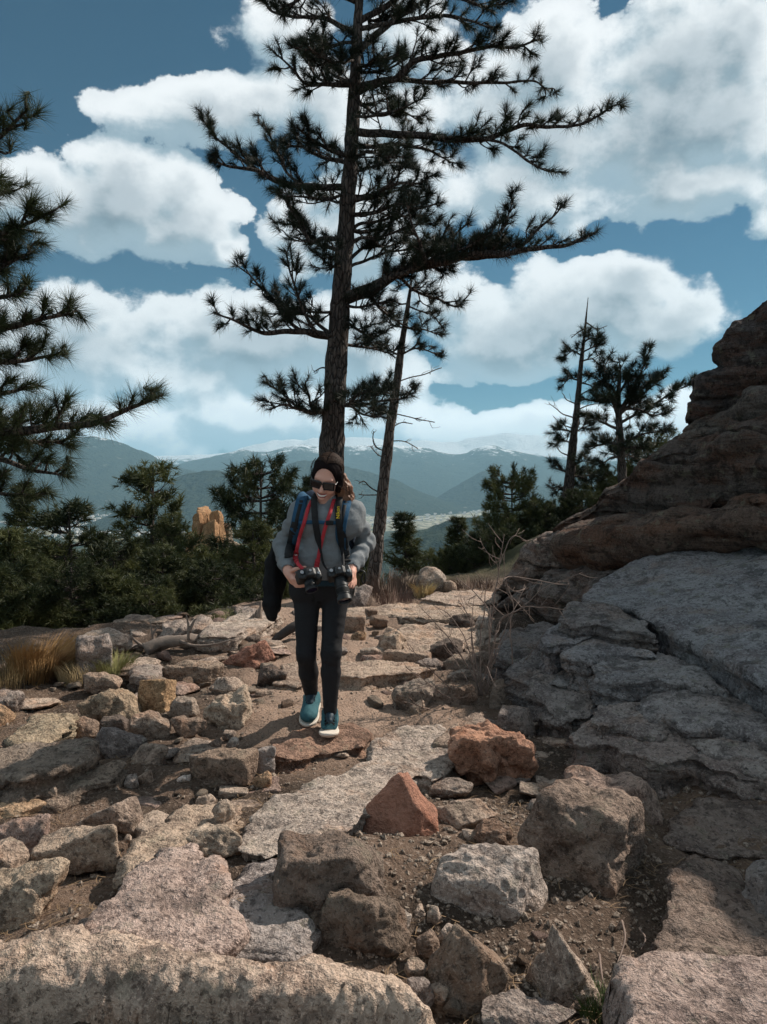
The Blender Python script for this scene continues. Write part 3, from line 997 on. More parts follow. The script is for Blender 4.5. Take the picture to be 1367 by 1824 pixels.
rock('rock', 'knobbly pale stone at the upper right of the striped slab', (372, 1424, 418, 1478), (0.42, 0.36, 0.29), depth=0.8, up=0.03, rough=1.8)
rock('rock', 'small pale stone behind the knobbly pale stone', (342, 1414, 378, 1442), TANL, depth=0.8, up=0.03)
rock('boulder', 'large angular tan boulder near the left edge', (62, 1452, 210, 1556), (0.42, 0.335, 0.25), depth=0.72, cuts=5, seed=31, sharp=16)
rock('boulder', 'rounded gray-brown boulder behind the large angular tan one', (128, 1414, 246, 1494), (0.32, 0.255, 0.21), depth=0.7, cuts=5, sharp=9)
rock('rock', 'orange-tan stone on top of the pink stone at the left edge', (-30, 1422, 74, 1470), (0.45, 0.31, 0.2), depth=0.8, up=0.02)
rock('rock', 'pink stone at the left edge under the orange-tan one', (-40, 1452, 80, 1522), PINK, depth=0.6)
rock('boulder', 'mossy tan boulder at the left edge above the broad bottom boulder', (-70, 1538, 98, 1668), (0.38, 0.31, 0.22), depth=0.75, cuts=6)
rock('rock', 'tan stone squeezed at the left edge below the pink stone', (-50, 1495, 32, 1590), TAN, depth=0.8)
rock('rock', 'small upright pointed stone left of the rounded gray-brown boulder', (62, 1400, 94, 1448), TAN, depth=0.7)

# ---- left middle
slab('rock_slab', 'long dark layered slab at the left edge', [(-60, 1345), (0, 1335), (60, 1325), (130, 1316), (168, 1318), (176, 1345), (120, 1372), (40, 1392), (-60, 1395)], 0.17, (0.24, 0.20, 0.16), seed=21, res=0.012, bevel=0.05, strata=0.02, wall=.8)
slab('rock_slab', 'thin brown slab under the long dark layered slab', [(70, 1400), (130, 1375), (190, 1358), (214, 1360), (196, 1385), (150, 1408), (90, 1424)], 0.08, (0.30, 0.24, 0.18), seed=22, res=0.012)
rock('rock', 'blue-gray rounded stone at the right end of the layered slab', (162, 1296, 254, 1358), (0.26, 0.24, 0.235), depth=0.7, cuts=4, sharp=8)
rock('rock', 'tan stone below the blue-gray rounded stone', (222, 1326, 294, 1374), TAN, depth=0.7)
slab('rock_slab', 'yellow-lichened slab at the left above the dark layered slab', [(10, 1318), (25, 1290), (60, 1275), (110, 1268), (140, 1268), (130, 1290), (90, 1318), (50, 1335)], 0.15, (0.385, 0.32, 0.205), seed=23, res=0.013, strata=.02)
rock('rock', 'small brown stone between the lichened slab and the rough tan boulder', (108, 1276, 168, 1322), BRN, depth=0.7)
rock('boulder', 'rough tan boulder left of the upright orange block', (136, 1228, 240, 1296), (0.36, 0.28, 0.18), depth=0.8, rough=1.4, cuts=5)
rock('rock', 'dark stone below the rough tan boulder', (168, 1272, 224, 1310), DRK, depth=0.7)
rock('rock', 'flat-topped tan block below the upright orange block', (222, 1268, 302, 1314), TAN, depth=0.6, flat=0.15, sharp=18)
rock('rock', 'upright orange-tan block standing on end', (246, 1204, 306, 1276), (0.44, 0.295, 0.17), depth=0.75, seed=41, jit=0.14, cuts=3, sharp=18)
rock('rock', 'wedge stone with a bright tip beside the green grass tuft', (146, 1194, 210, 1234), (0.40, 0.30, 0.22), depth=0.7)
rock('boulder', 'pale knobbly boulder beside the trail left of the hiker', (358, 1224, 444, 1296), (0.43, 0.36, 0.27), depth=0.75, rough=1.7, cuts=5)
rock('rock', 'pale flat stone behind the knobbly boulder', (370, 1202, 440, 1240), TANL, depth=0.8)
rock('rock', 'flat gray stone right of the upright orange block', (294, 1240, 350, 1282), (0.33, 0.28, 0.23), depth=0.7, flat=.1)
rock('rock', 'low brown flat stone below the flat gray stone', (298, 1276, 364, 1312), BRN, depth=0.7, flat=.2)
rock('rock', 'gray stone at the left edge below the orange grass', (-40, 1230, 34, 1278), GRAY, depth=0.8)
rock('rock', 'yellowish stone at the left edge under the gray one', (-40, 1256, 18, 1300), ORG, depth=0.8)
rock('boulder', 'long brown stone on the left side of the trail below the hiker', (332, 1336, 454, 1402), (0.25, 0.185, 0.135), depth=0.5, jit=0.14, cuts=4, yaw=0.25)
rock('rock', 'smooth blue-gray stone between the long brown stone and the hiker', (430, 1322, 490, 1378), (0.29, 0.285, 0.29), depth=0.8, cuts=4, sharp=7, mat=M_SMOOTH)
slab('rock_slab', 'flat reddish-brown stone under the hiker’s front foot', [(478, 1345), (490, 1318), (520, 1300), (570, 1290), (625, 1288), (655, 1302), (648, 1322), (610, 1330), (560, 1336), (520, 1350)], 0.05, (0.30, 0.19, 0.14), seed=25, res=0.010, rough=.8)
rock('rock', 'small orange stone below the smooth blue-gray stone', (446, 1374, 482, 1410), ORG, depth=0.8)
rock('pebble', 'bright white pebble in the dark soil left of the long brown stone', (308, 1378, 334, 1398), (0.75, 0.74, 0.72), depth=0.7)
rock('rock', 'small brown stone in the soil below the tan stone', (240, 1370, 266, 1402), TAN, depth=0.8)
rock('rock', 'small gray stone in the dark soil above the rounded gray-brown boulder', (214, 1380, 242, 1408), GRAY, depth=0.8)

# ---- upper left
rock('boulder', 'tall blue-gray boulder with an orange stain beside the orange grass', (120, 1132, 200, 1212), (0.32, 0.31, 0.30), depth=0.8, jit=0.14, cuts=4, sharp=18)
rock('boulder', 'pale smooth boulder behind the tall blue-gray one', (152, 1120, 236, 1168), (0.42, 0.37, 0.32), depth=0.8, sharp=7)
slab('rock_slab', 'flat pale slab left of the brick-red stone', [(212, 1192), (220, 1174), (262, 1166), (282, 1174), (262, 1188)], 0.07, TANL, seed=33, res=0.02)
slab('rock_slab', 'grayish flat slab below the dead log', [(232, 1206), (240, 1188), (286, 1182), (290, 1196), (268, 1206)], 0.08, GRAY, seed=34, res=0.02)
rock('boulder', 'brick-red elongated stone tilted beside the trail', (402, 1152, 490, 1192), (0.40, 0.20, 0.145), depth=0.4, seed=52, jit=0.1, cuts=3, sharp=18, tilt=0.5)
rock('rock', 'long log-shaped tan stone left of the brick-red stone', (286, 1178, 396, 1212), (0.35, 0.27, 0.2), depth=0.3, jit=0.1, cuts=3, sharp=8)
rock('rock', 'round dark stone left of the hiker’s back leg', (456, 1184, 512, 1226), DRK, depth=0.8)
slab('rock_slab', 'tan slab right of the round dark stone', [(490, 1215), (500, 1185), (540, 1175), (560, 1190), (560, 1212), (530, 1222)], 0.06, TAN, seed=35, res=0.015)
slab('rock_slab', 'pale sloping slab at the forest edge behind the tree stump', [(355, 1132), (375, 1112), (420, 1095), (480, 1084), (500, 1096), (470, 1112), (420, 1132)], 0.12, (0.42, 0.38, 0.33), seed=36, res=0.02)
rock('boulder', 'pale boulder at the forest edge behind the dead log', (284, 1102, 376, 1142), (0.38, 0.34, 0.3), depth=0.8)
rock('rock', 'rounded gray stone on the crest left of the tree stump', (414, 1080, 470, 1104), GRAY, depth=0.8)
rock('rock', 'small tan stone beside the left end of the log-shaped stone', (262, 1205, 300, 1226), TAN, depth=0.8)
rock('rock', 'small dark stone above the brick-red stone', (428, 1128, 462, 1152), DRK, depth=0.8)

# ---- the stony trail behind and right of the hiker
rock('rock', 'pale pointed block in the middle of the upper trail', (664, 1120, 728, 1170), (0.46, 0.37, 0.28), depth=0.9, seed=61, sharp=18)
rock('rock', 'long tan block lying across the trail left of the shrub', (680, 1158, 770, 1194), (0.38, 0.29, 0.22), depth=0.45, jit=.1, cuts=3, sharp=14)
slab('rock_slab', 'broad tan ledge stepping across the trail behind the hiker', [(596, 1198), (606, 1182), (660, 1176), (735, 1180), (778, 1190), (742, 1200), (690, 1203), (640, 1208)], 0.11, (0.43, 0.34, 0.26), seed=37, res=0.014, wall=.2)
rock('rock', 'small white stone below the broad tan ledge', (668, 1196, 698, 1216), (0.55, 0.5, 0.45), depth=0.8)
rock('rock', 'flat tan stone above the broad ledge', (640, 1152, 692, 1174), TANL, depth=0.8, flat=.2)
rock('boulder', 'dark-sided square boulder right of the hiker’s thigh', (608, 1092, 652, 1130), TAN, depth=0.8, jit=.12, cuts=2, sharp=18)
rock('rock', 'small dark cube of stone on the upper trail', (650, 1084, 674, 1106), BRN, depth=0.9, jit=.1, cuts=1, sharp=18)
rock('rock', 'dark flat stone beside the small stone cube', (658, 1096, 692, 1118), BRN, depth=0.8, flat=.2)
rock('rock', 'yellowish rounded stone left of the pale pointed block', (622, 1124, 652, 1146), ORG, depth=0.8)
slab('rock_slab', 'pale worn ledge crossing the trail at the crest', [(612, 1100), (620, 1082), (680, 1076), (740, 1072), (790, 1078), (850, 1076), (880, 1086), (850, 1098), (760, 1102), (700, 1092)], 0.07, (0.44, 0.36, 0.28), seed=38, res=0.022, strata=.03)
slab('rock_slab', 'pale bedrock shelf at the far end of the trail', [(750, 1066), (775, 1054), (840, 1050), (892, 1054), (884, 1068), (820, 1074)], 0.10, (0.42, 0.35, 0.29), seed=39, res=0.025, strata=.03)
slab('rock_slab', 'wide sunlit bedrock sheet left of the bare shrub', [(700, 1148), (712, 1118), (770, 1108), (840, 1106), (874, 1120), (860, 1142), (800, 1156), (740, 1160)], 0.06, (0.45, 0.365, 0.285), seed=40, res=0.016, strata=.03)
rock('boulder', 'pale boulder with yellow stain beside the dry grass at the trail end', (744, 1010, 796, 1062), (0.40, 0.37, 0.32), depth=0.9, sharp=8)
rock('rock', 'small tan stone right of the yellow-stained boulder', (790, 1034, 814, 1064), TAN, depth=0.8)
rock('boulder', 'gray boulder at the foot of the thin pine', (616, 1040, 664, 1088), (0.30, 0.28, 0.27), depth=0.8)
rock('rock', 'lichened flat rock left of the shrub, nearest the trail', (698, 1212, 782, 1264), (0.27, 0.235, 0.2), depth=0.8, flat=.2, rough=1.4)
rock('rock', 'small tan stone at the tip of the lowest twigs', (724, 1246, 758, 1276), TAN, depth=0.8)
rock('rock', 'brown slab-sided rock directly under the shrub stems', (758, 1216, 852, 1262), (0.26, 0.20, 0.155), depth=0.5, flat=.1)
rock('rock', 'long dark block right of the shrub stems', (872, 1208, 990, 1262), (0.24, 0.205, 0.17), depth=0.5, jit=.12, cuts=3, sharp=16)
rock('rock', 'pale flat stone among the shrub stems', (796, 1192, 862, 1222), (0.36, 0.31, 0.26), depth=0.6, flat=.2)
rock('rock', 'brown layered rock behind the shrub', (790, 1162, 880, 1204), (0.27, 0.21, 0.165), depth=0.6, flat=.15)
rock('rock', 'dark rounded rock at the trail edge behind the shrub', (766, 1138, 830, 1176), DRK, depth=0.7)
rock('rock', 'gray rock on the trail edge left of the layered rock', (744, 1172, 800, 1206), GRAY, depth=0.7)
rock('rock', 'small dark rock under the outcrop’s left tip', (800, 1090, 850, 1124), DRK, depth=0.7)
rock('rock', 'pale block at the outcrop’s left tip', (846, 1096, 884, 1132), (0.36, 0.33, 0.3), depth=0.7)

# ---- little stones of the foreground
for lab, bx, t in [
    ('white-spotted stone beside the gravel-buried boulder', (682, 1622, 736, 1664), (0.50, 0.46, 0.42)),
    ('small pale stone right of the white-spotted one', (736, 1612, 768, 1646), TANL),
    ('small upright pale stone near the gray flat-topped boulder', (762, 1614, 790, 1658), TANL),
    ('pale stone between the upright stone and the dark pointed stone', (782, 1640, 824, 1684), (0.45, 0.4, 0.36)),
    ('brown stone under the small pale stones', (742, 1655, 790, 1706), BRN),
    ('round stone at the right end of the broad bottom boulder', (726, 1738, 776, 1796), GRAY),
    ('small round stone left of the dark pointed stone', (768, 1752, 804, 1788), TAN),
    ('tan stone behind the round stones at the boulder’s end', (722, 1706, 764, 1748), TAN),
    ('rough brown stone left of the big brown boulder', (838, 1464, 914, 1516), BRN),
    ('pale gravelly stone above the rough brown stone', (780, 1424, 892, 1478), (0.33, 0.27, 0.22)),
    ('flat gray stone right of the red pyramid stone', (762, 1388, 846, 1422), (0.26, 0.225, 0.2)),
    ('small pale stone beside the rough brown stone', (826, 1476, 856, 1500), TANL),
    ('tiny tan stone beside the large angular tan boulder', (210, 1486, 226, 1502), TANL),
    ('small stone in the hollow below the mossy left boulder', (80, 1618, 102, 1640), TAN),
    ('tan stone under the dark layered slab', (40, 1418, 64, 1440), TAN),
    ('pale stone at the foot of the knobbly boulder', (392, 1300, 416, 1318), TANL),
    ('small pale stone left of the trail tread', (398, 1312, 424, 1334), (0.5, 0.46, 0.42)),
    ('brown stone by the trail above the long brown stone', (368, 1316, 392, 1336), BRN),
    ('small stone between the knobbly boulder and the trail', (436, 1255, 454, 1270), TANL),
    ('flat little stone below the round dark stone', (452, 1228, 486, 1242), TAN),
    ('small stone right of the smooth blue-gray stone', (590, 1336, 622, 1350), TANL),
]:
    rock('stone', lab, bx, t, depth=0.85, cat='stone', rough=1.2)

# scattered loose stones nobody could tell apart, and gravel
rs = np.random.RandomState(11)
_protos = [mesh('loose_stone', *rock_shape(1, rs.uniform(0.7, 1), rs.uniform(0.4, 0.75), 900 + k, 3, cuts=5, rough=0.6), M_ROCK) for k in range(7)]
_n = 0
while _n < 150:
    a = rs.rand()
    if a < 0.55: px, py = rs.uniform(200, 870), rs.uniform(1085, 1260)
    elif a < 0.8: px, py = rs.uniform(0, 480), rs.uniform(1200, 1460)
    else: px, py = rs.uniform(420, 1180), rs.uniform(1380, 1800)
    if 520 < px < 620 and py > 1150: continue
    G = on_ground(px, py)
    if G[1] > 12 or G[1] < 1.2: continue
    o = put('loose_stone', _protos[_n % 7], loc=G - [0, 0, 0.012])
    s = rs.uniform(0.035, 0.10) * (0.7 + 0.12 * G[1] * (py < 1260))
    o.scale = (s, s * rs.uniform(0.8, 1.2), s * rs.uniform(0.6, 1.0))
    o.rotation_euler = (rs.normal(0, 0.15), rs.normal(0, 0.15), rs.uniform(0, 6.28))
    t = [TAN, TANL, GRAY, BRN, PINK, TANL][rs.randint(6)]
    o.color = (*(np.array(t) * rs.uniform(0.8, 1.1)), 1)
    tag(o, 'small loose stone scattered on the trail soil', 'stone', 'loose stones scattered along the trail')
    _n += 1

rs = np.random.RandomState(29)
_n = 0
while _n < 120:
    a = rs.rand()
    if a < 0.62: px, py, wpx = rs.uniform(180, 880), rs.uniform(1088, 1240), rs.uniform(26, 80)
    elif a < 0.85: px, py, wpx = rs.uniform(-10, 470), rs.uniform(1225, 1470), rs.uniform(35, 95)
    else: px, py, wpx = rs.uniform(760, 1000), rs.uniform(1290, 1440), rs.uniform(40, 90)
    if 505 < px < 640 and py > 1190: continue
    G = on_ground(px, py)
    if G[1] > 11.5 or G[1] < 1.5: continue
    w = wpx / FPX * G[1]; h = w * rs.uniform(0.14, 0.3)
    V, F = rock_shape(w, w * rs.uniform(0.6, 1.1), h, 2000 + _n, 4, jit=0.16, cuts=6, sharp=22, rough=0.8)
    V[:, 2] -= h * 0.5
    o = put('flat_stone', mesh('flat_stone', V, F, M_ROCK), loc=G)
    o.rotation_euler = (rs.normal(0, 0.06), rs.normal(0, 0.08), rs.uniform(0, 6.28))
    o.color = (*kin(np.array([TAN, TANL, GRAY, PINK, TANL][rs.randint(5)]) * rs.uniform(0.85, 1.1)), 1)
    tag(o, 'flat broken stone embedded in the trail soil', 'stone', 'flat broken stones embedded in the trail')
    _n += 1

_gv = Bag()
_pv, _pf = ico(1)
N_GR = 10500
for k in range(N_GR):
    if k < 4500:
        y = 1.7 + 5.0 * rs.rand() ** 1.4; x = rs.uniform(-0.62, 0.62) * y + rs.normal(0, 0.1)
    elif k < 7500:
        y = rs.uniform(2.0, 3.6); x = rs.normal(0.35, 0.45)
    else:
        y = rs.uniform(4.5, 10.5); x = rs.uniform(-3.3, 1.4)
    s = 0.0035 + 0.012 * rs.rand() ** 3
    V = _pv * (rs.uniform(0.5, 1.3, 3) * s)
    V = V * (1 + 0.25 * rs.normal(0, 1, len(V)))[:, None]
    _gv.add(V + [x, y, 0], _pf)
_Vg = _gv.verts()
_cent = _Vg.reshape(-1, 12, 3).mean(1) if len(_pv) == 12 else _Vg.reshape(-1, len(_pv), 3).mean(1)
_q = np.stack([_cent[:, 0], _cent[:, 1], 0 * _cent[:, 0]], -1)
_gz = hgt(_cent[:, 0], _cent[:, 1]) + 0.085 * fbm(_q * 0.9, 3) + 0.030 * fbm(_q * 4.0 + 3, 3) + 0.012 * fbm(_q * 19 + 7, 2)
_Vg[:, 2] += np.repeat(_gz, len(_pv)) + 0.001
gm, N, b = material('gravel')
_f, _c = N.noise(N.n('ShaderNodeTexCoord').outputs['Object'], 23, 2)
_f2, _ = N.noise(N.n('ShaderNodeTexCoord').outputs['Object'], 140, 2)
N.put(b.inputs['Base Color'], N.mix(N.ss(_f2, 0.35, 0.65), N.mix(_f, (0.07, 0.05, 0.038), (0.19, 0.135, 0.10)), (0.34, 0.275, 0.22)))
tag(put('gravel', mesh('gravel', _Vg, _gv.faces(), gm, False)), 'fine pale gravel strewn over the trail', None, None, 'stuff')


# ---------------------------------------------------------------- the layered outcrop on the right
crag = empty('rock_outcrop', (2.6, 5.8, 0.3), 'tall dark layered rock outcrop rising along the right side of the trail', 'rock outcrop')


def bed(name, stations, back, t=1.0, r=0.15, over=0.15, bulge=0.05, seed=1, n=140, m=84, rough=1.0, tint=(0.2, 0.17, 0.15), mat=None, label=None, run=None):
    """a rock bed: its upper front edge passes through the stations (px, py, Y, face height); it runs back into the hill"""
    back = np.array([back[0], back[1], 0.0]); back /= np.linalg.norm(back)
    rows = []
    for st in stations:
        px, py, Yd, h = st
        L = at(px, py, Yd)
        k = min(1.0, h / 0.12)
        tt = (run if run else t) * (0.25 + 0.75 * k)
        up = np.array([0, 0, 1.0])
        rows.append([L + back * 0.02 - up * 0.03 * k, L - up * h * 0.22 - back * bulge * k, L - up * h * 0.6 - back * bulge * 0.9 * k, L - up * h * 0.92 + back * over * 0.2 * k,
                     L - up * h + back * over * k, L - up * (h + 0.05) + back * (over + tt * 0.6), L - up * h * 0.7 + back * tt,
                     L + back * tt + up * r * k, L + back * tt * 0.6 + up * r * 0.66 * k, L + back * tt * 0.25 + up * r * 0.3 * k, L + back * 0.07 + up * 0.01])
    A = np.array(rows)                                   # station, ring, 3
    S = np.stack([spline(A[:, j], n) for j in range(A.shape[1])], 1)
    ring = np.concatenate([S[:, -2:], S, S[:, :3]], 1)
    M = A.shape[1]
    tt = np.linspace(0, M, m, endpoint=False)
    # more samples on the visible face and lip
    i = tt.astype(int); f = (tt - i)[None, :, None]
    a, b_, c, d = ring[:, i + 1], ring[:, i + 2], ring[:, i + 3], ring[:, np.minimum(i + 4, ring.shape[1] - 1)]
    G = 0.5 * (2 * b_ + (c - a) * f + (2 * a - 5 * b_ + 4 * c - d) * f ** 2 + (3 * b_ - a - 3 * c + d) * f ** 3)
    P = G.reshape(-1, 3)
    dS = np.gradient(G, axis=0); dT = np.roll(G, -1, 1) - np.roll(G, 1, 1)
    Nn = np.cross(dT, dS).reshape(-1, 3)
    ln = np.linalg.norm(Nn, axis=1)[:, None]
    Nn = Nn / (ln + 1e-9)
    cen = G.mean(1, keepdims=True)
    sgn = np.sign(((G - cen).reshape(-1, 3) * Nn).sum())
    Nn *= sgn
    q = P + seed * 5.3
    st = q * np.array([1.2, 1.2, 6.0])
    disp = 0.15 * fbm(q * 1.25, 2) + 0.07 * fbm(q * np.array([1.6, 1.6, 3.4]) * 1.5, 2) + 0.020 * (ridged(st * 1.3, 2, 0.5) - 0.9) + 0.016 * fbm(q * 9, 4, 0.55) + 0.003 * (ridged(q * 30, 2) - .8)
    ph = (q[:, 2] + 0.10 * fbm(q * 0.8, 2) + 0.03 * fbm(q * 4, 2)) / 0.21
    jd = np.abs((ph % 1) - 0.5) * 2
    jm = sstep(fbm(np.stack([np.floor(ph) * 3.1, q[:, 0] * 0.8, q[:, 1] * 0.8], -1), 2), -0.12, 0.1)
    disp = disp - 0.055 * np.exp(-((1 - jd) / 0.16) ** 2) * jm
    hk = np.repeat(spline([[s[3]] for s in stations], n)[:, 0].clip(0.03, 1), m)
    P = P + Nn * (rough * disp * np.minimum(1, hk / 0.3))[:, None]
    ii = np.arange(n - 1)[:, None] * m; jj = np.arange(m)[None]; j2 = (jj + 1) % m
    F = np.stack([ii + jj, ii + j2, ii + m + j2, ii + m + jj], -1).reshape(-1, 4)
    if sgn < 0: F = F[:, ::-1]
    # end caps
    c0, c1 = len(P), len(P) + 1
    P = np.vstack([P, P[:m].mean(0), P[-m:].mean(0)])
    j = np.arange(m); jn = (j + 1) % m
    caps = np.vstack([np.stack([np.full(m, c0), j, jn], -1), np.stack([np.full(m, c1), (n - 1) * m + jn, (n - 1) * m + j], -1)])
    o = put(name, mesh(name, P - np.array(crag.location), [caps, F], mat or M_CRAG), crag)
    o.color = (*kin(tint), 1)
    if label: o['label'] = label
    return o


BK = (0.55, 0.83)
CR = (0.095, 0.08, 0.074)
bed('rock_layer', [(1270, 628, 7.3, .10), (1280, 608, 7.25, .25), (1305, 574, 7.1, .52), (1340, 550, 7.0, .66), (1367, 530, 6.9, .74), (1480, 455, 6.7, 1.15), (1750, 300, 5.7, 1.5), (2150, 120, 4.6, 1.9), (2500, 60, 3.7, 1.9)], BK, 1.1, 0.05, 0.12, 0.05, seed=1, tint=(0.07, .068, .072), label='topmost dark rounded layer')
bed('rock_layer', [(1222, 742, 7.25, .06), (1232, 712, 7.2, .2), (1262, 668, 7.1, .38), (1300, 642, 7.0, .48), (1367, 610, 6.8, .55), (1480, 560, 6.5, .8), (1750, 540, 5.5, .9), (2150, 560, 4.4, 1.0), (2500, 570, 3.6, 1.0)], BK, 1.1, 0.05, 0.10, 0.05, seed=2, tint=(0.072, .07, .075))
bed('rock_layer', [(1208, 782, 7.2, .06), (1224, 764, 7.1, .18), (1270, 738, 6.9, .26), (1320, 712, 6.65, .3), (1367, 688, 6.4, .36), (1480, 650, 6.1, .5), (1750, 650, 5.2, .6), (2150, 680, 4.2, .7), (2500, 700, 3.4, .8)], BK, 1.0, 0.22, 0.06, 0.03, seed=3, tint=(0.115, .113, .108))
bed('rock_layer', [(985, 940, 8.3, .05), (1010, 918, 8.1, .14), (1060, 884, 7.8, .30), (1140, 832, 7.3, .50), (1215, 788, 6.85, .62), (1290, 768, 6.5, .64), (1367, 752, 6.1, .64), (1480, 720, 5.7, .75), (1750, 730, 4.9, .8), (2150, 770, 4.0, .9), (2500, 800, 3.3, .9)], BK, 1.5, 0.1, 0.12, 0.04, seed=4, tint=CR, rough=1.1, label='thick brown rust-stained middle layer')
bed('rock_layer', [(985, 972, 7.8, .06), (1030, 946, 7.2, .30), (1120, 926, 6.6, .42), (1215, 916, 6.25, .42), (1300, 904, 5.95, .40), (1367, 896, 5.75, .40), (1480, 880, 5.4, .45), (1750, 900, 4.7, .5), (2150, 930, 3.9, .5)], BK, 1.4, 0.1, 0.32, 0.10, seed=5, tint=(0.125, .085, .065), rough=1.0, label='lower overhanging orange-brown layer')
bed('rock_layer', [(880, 1062, 9.2, .06), (905, 1022, 8.9, .24), (935, 985, 8.6, .40), (985, 948, 8.25, .50), (1030, 930, 7.9, .55), (1090, 935, 7.5, .6)], (0.75, 0.66), 1.1, 0.05, 0.06, 0.10, seed=6, tint=(0.24, .225, .215), label='weathered gray toe of the outcrop')
bed('rock_layer', [(884, 1080, 8.6, .05), (915, 1050, 8.1, .28), (960, 1035, 7.6, .45), (1010, 1030, 7.0, .5), (1060, 1040, 6.4, .5)], (0.8, 0.6), 1.0, 0.1, 0.05, 0.12, seed=7, tint=(0.17, .155, .15))
# core that closes the gaps between the beds
bed('rock_core', [(930, 1040, 9.0, .4), (1040, 985, 7.7, .7), (1130, 960, 7.0, 1.0), (1250, 900, 6.6, 1.3), (1400, 820, 6.2, 1.6)], BK, 1.6, 0.35, -0.1, 0.0, seed=8, tint=(0.07, .06, .055), n=90, m=60)

# the great tilted slab below the overhang and the stepped ledges under it
def ledge(outline, z, ref, slope, tint, seed, **kw):
    return slab('rock_ledge', None, outline, z, tuple(c * k for c, k in zip(tint, (0.88, 0.86, 0.84))), mat=M_LEDGE, parent=crag, ref=ref, slope=slope, seed=seed, **kw)


ledge([(1018, 1303), (1045, 1290), (1090, 1265), (1150, 1240), (1260, 1230), (1400, 1260), (1520, 1420), (1460, 1425), (1367, 1392), (1290, 1376), (1230, 1352), (1186, 1360), (1150, 1358), (1104, 1338), (1086, 1318), (1060, 1318), (1024, 1316)], 0.15, (1.2, 3.85), (0.03, 0.06), (0.36, .315, .295), 51, res=0.011, bevel=0.014, rough=1.2, strata=.03, edge=.02)
ledge([(1054, 1276), (1068, 1250), (1145, 1245), (1165, 1233), (1222, 1221), (1315, 1232), (1420, 1290), (1480, 1390), (1367, 1372), (1310, 1352), (1275, 1338), (1222, 1300), (1215, 1292), (1170, 1296), (1140, 1292), (1110, 1284), (1066, 1296)], 0.225, (1.25, 4.1), (0.02, 0.09), (0.37, .34, .325), 52, res=0.011, bevel=0.014, rough=1.2, strata=.035, edge=.02)
ledge([(1144, 1248), (1168, 1232), (1225, 1219), (1320, 1222), (1420, 1290), (1400, 1340), (1330, 1300), (1290, 1296), (1225, 1290), (1190, 1270), (1165, 1268)], 0.275, (1.35, 4.3), (0.02, 0.07), (0.35, .335, .335), 53, res=0.012, rough=1.2, strata=.02)
ledge([(950, 1195), (1000, 1180), (1050, 1205), (1064, 1225), (1060, 1255), (1052, 1277), (1016, 1290), (990, 1271), (975, 1250), (950, 1225)], 0.12, (1.12, 4.35), (0.06, 0.26), (0.32, .295, .285), 54, res=0.014, rough=1.4, strata=.03)
ledge([(1051, 1167), (1110, 1155), (1160, 1160), (1240, 1185), (1300, 1222), (1225, 1216), (1180, 1213), (1122, 1209), (1100, 1206), (1056, 1200)], 0.37, (1.4, 4.7), (0.02, 0.06), (0.33, .33, .34), 55, res=0.012, rough=1.1)
ledge([(1008, 1156), (1028, 1142), (1070, 1132), (1130, 1140), (1170, 1165), (1100, 1158), (1056, 1160), (1050, 1168), (1012, 1168)], 0.44, (1.4, 5.0), (0.02, 0.08), (0.33, .33, .345), 56, res=0.012)
ledge([(962, 1140), (972, 1120), (1000, 1106), (1040, 1108), (1070, 1126), (1050, 1138), (1010, 1146), (975, 1152)], 0.50, (1.4, 5.4), (0.03, 0.12), (0.31, .305, .32), 57, res=0.014)
ledge([(996, 1100), (1022, 1072), (1060, 1070), (1110, 1085), (1150, 1108), (1170, 1128), (1100, 1120), (1060, 1108), (1020, 1112)], 0.60, (1.5, 5.4), (0.03, 0.12), (0.28, .27, .27), 58, res=0.014)
ledge([(900, 1190), (950, 1160), (1000, 1150), (1040, 1165), (1056, 1205), (1030, 1222), (985, 1212), (940, 1212)], 0.30, (1.35, 5.0), (0.05, 0.16), (0.28, .275, .28), 59, res=0.014, strata=.03)
ledge([(880, 1165), (900, 1125), (965, 1100), (1010, 1120), (1010, 1160), (950, 1180)], 0.38, (1.4, 5.9), (0.05, 0.16), (0.23, .22, .22), 60, res=0.016, strata=.03)
ledge([(1042, 1063), (1060, 1074), (1100, 1080), (1138, 1087), (1150, 1101), (1213, 1133), (1258, 1149), (1302, 1176), (1332, 1200), (1367, 1220), (1460, 1290), (1650, 1330), (1850, 1150), (1700, 930), (1367, 925), (1250, 945), (1120, 1000), (1060, 1036)], 0.60, (1.51, 5.7), (0.24, 0.141), (0.29, .30, .32), 61, res=0.017, rough=1.0, strata=.015, drop=.42, lean=-.25, edge=.016)['label'] = 'great tilted blue-gray slab under the overhang'
# ---------------------------------------------------------------- trees
def bark_material(name, c0, c1):
    m, N, b = material(name)
    co = N.n('ShaderNodeTexCoord').outputs['Object']
    f, _ = N.noise(N.vm('MULTIPLY', co, (1, 1, 0.22)), 34, 4, 0.6)
    v, _ = N.vor(N.vm('MULTIPLY', co, (1, 1, 0.3)), 26, 'DISTANCE_TO_EDGE')
    col = N.mix(N.ss(f, 0.35, 0.65), c0, c1)
    col = N.mix(N.ss(v, 0.10, 0.0), col, tuple(x * 0.3 for x in c0))
    N.put(b.inputs['Base Color'], col)
    N.put(b.inputs['Normal'], N.bump(N.m('ADD', N.ss(v, 0.0, 0.2), N.m('MULTIPLY', f, 0.5)), 1.0, 0.02))
    return m


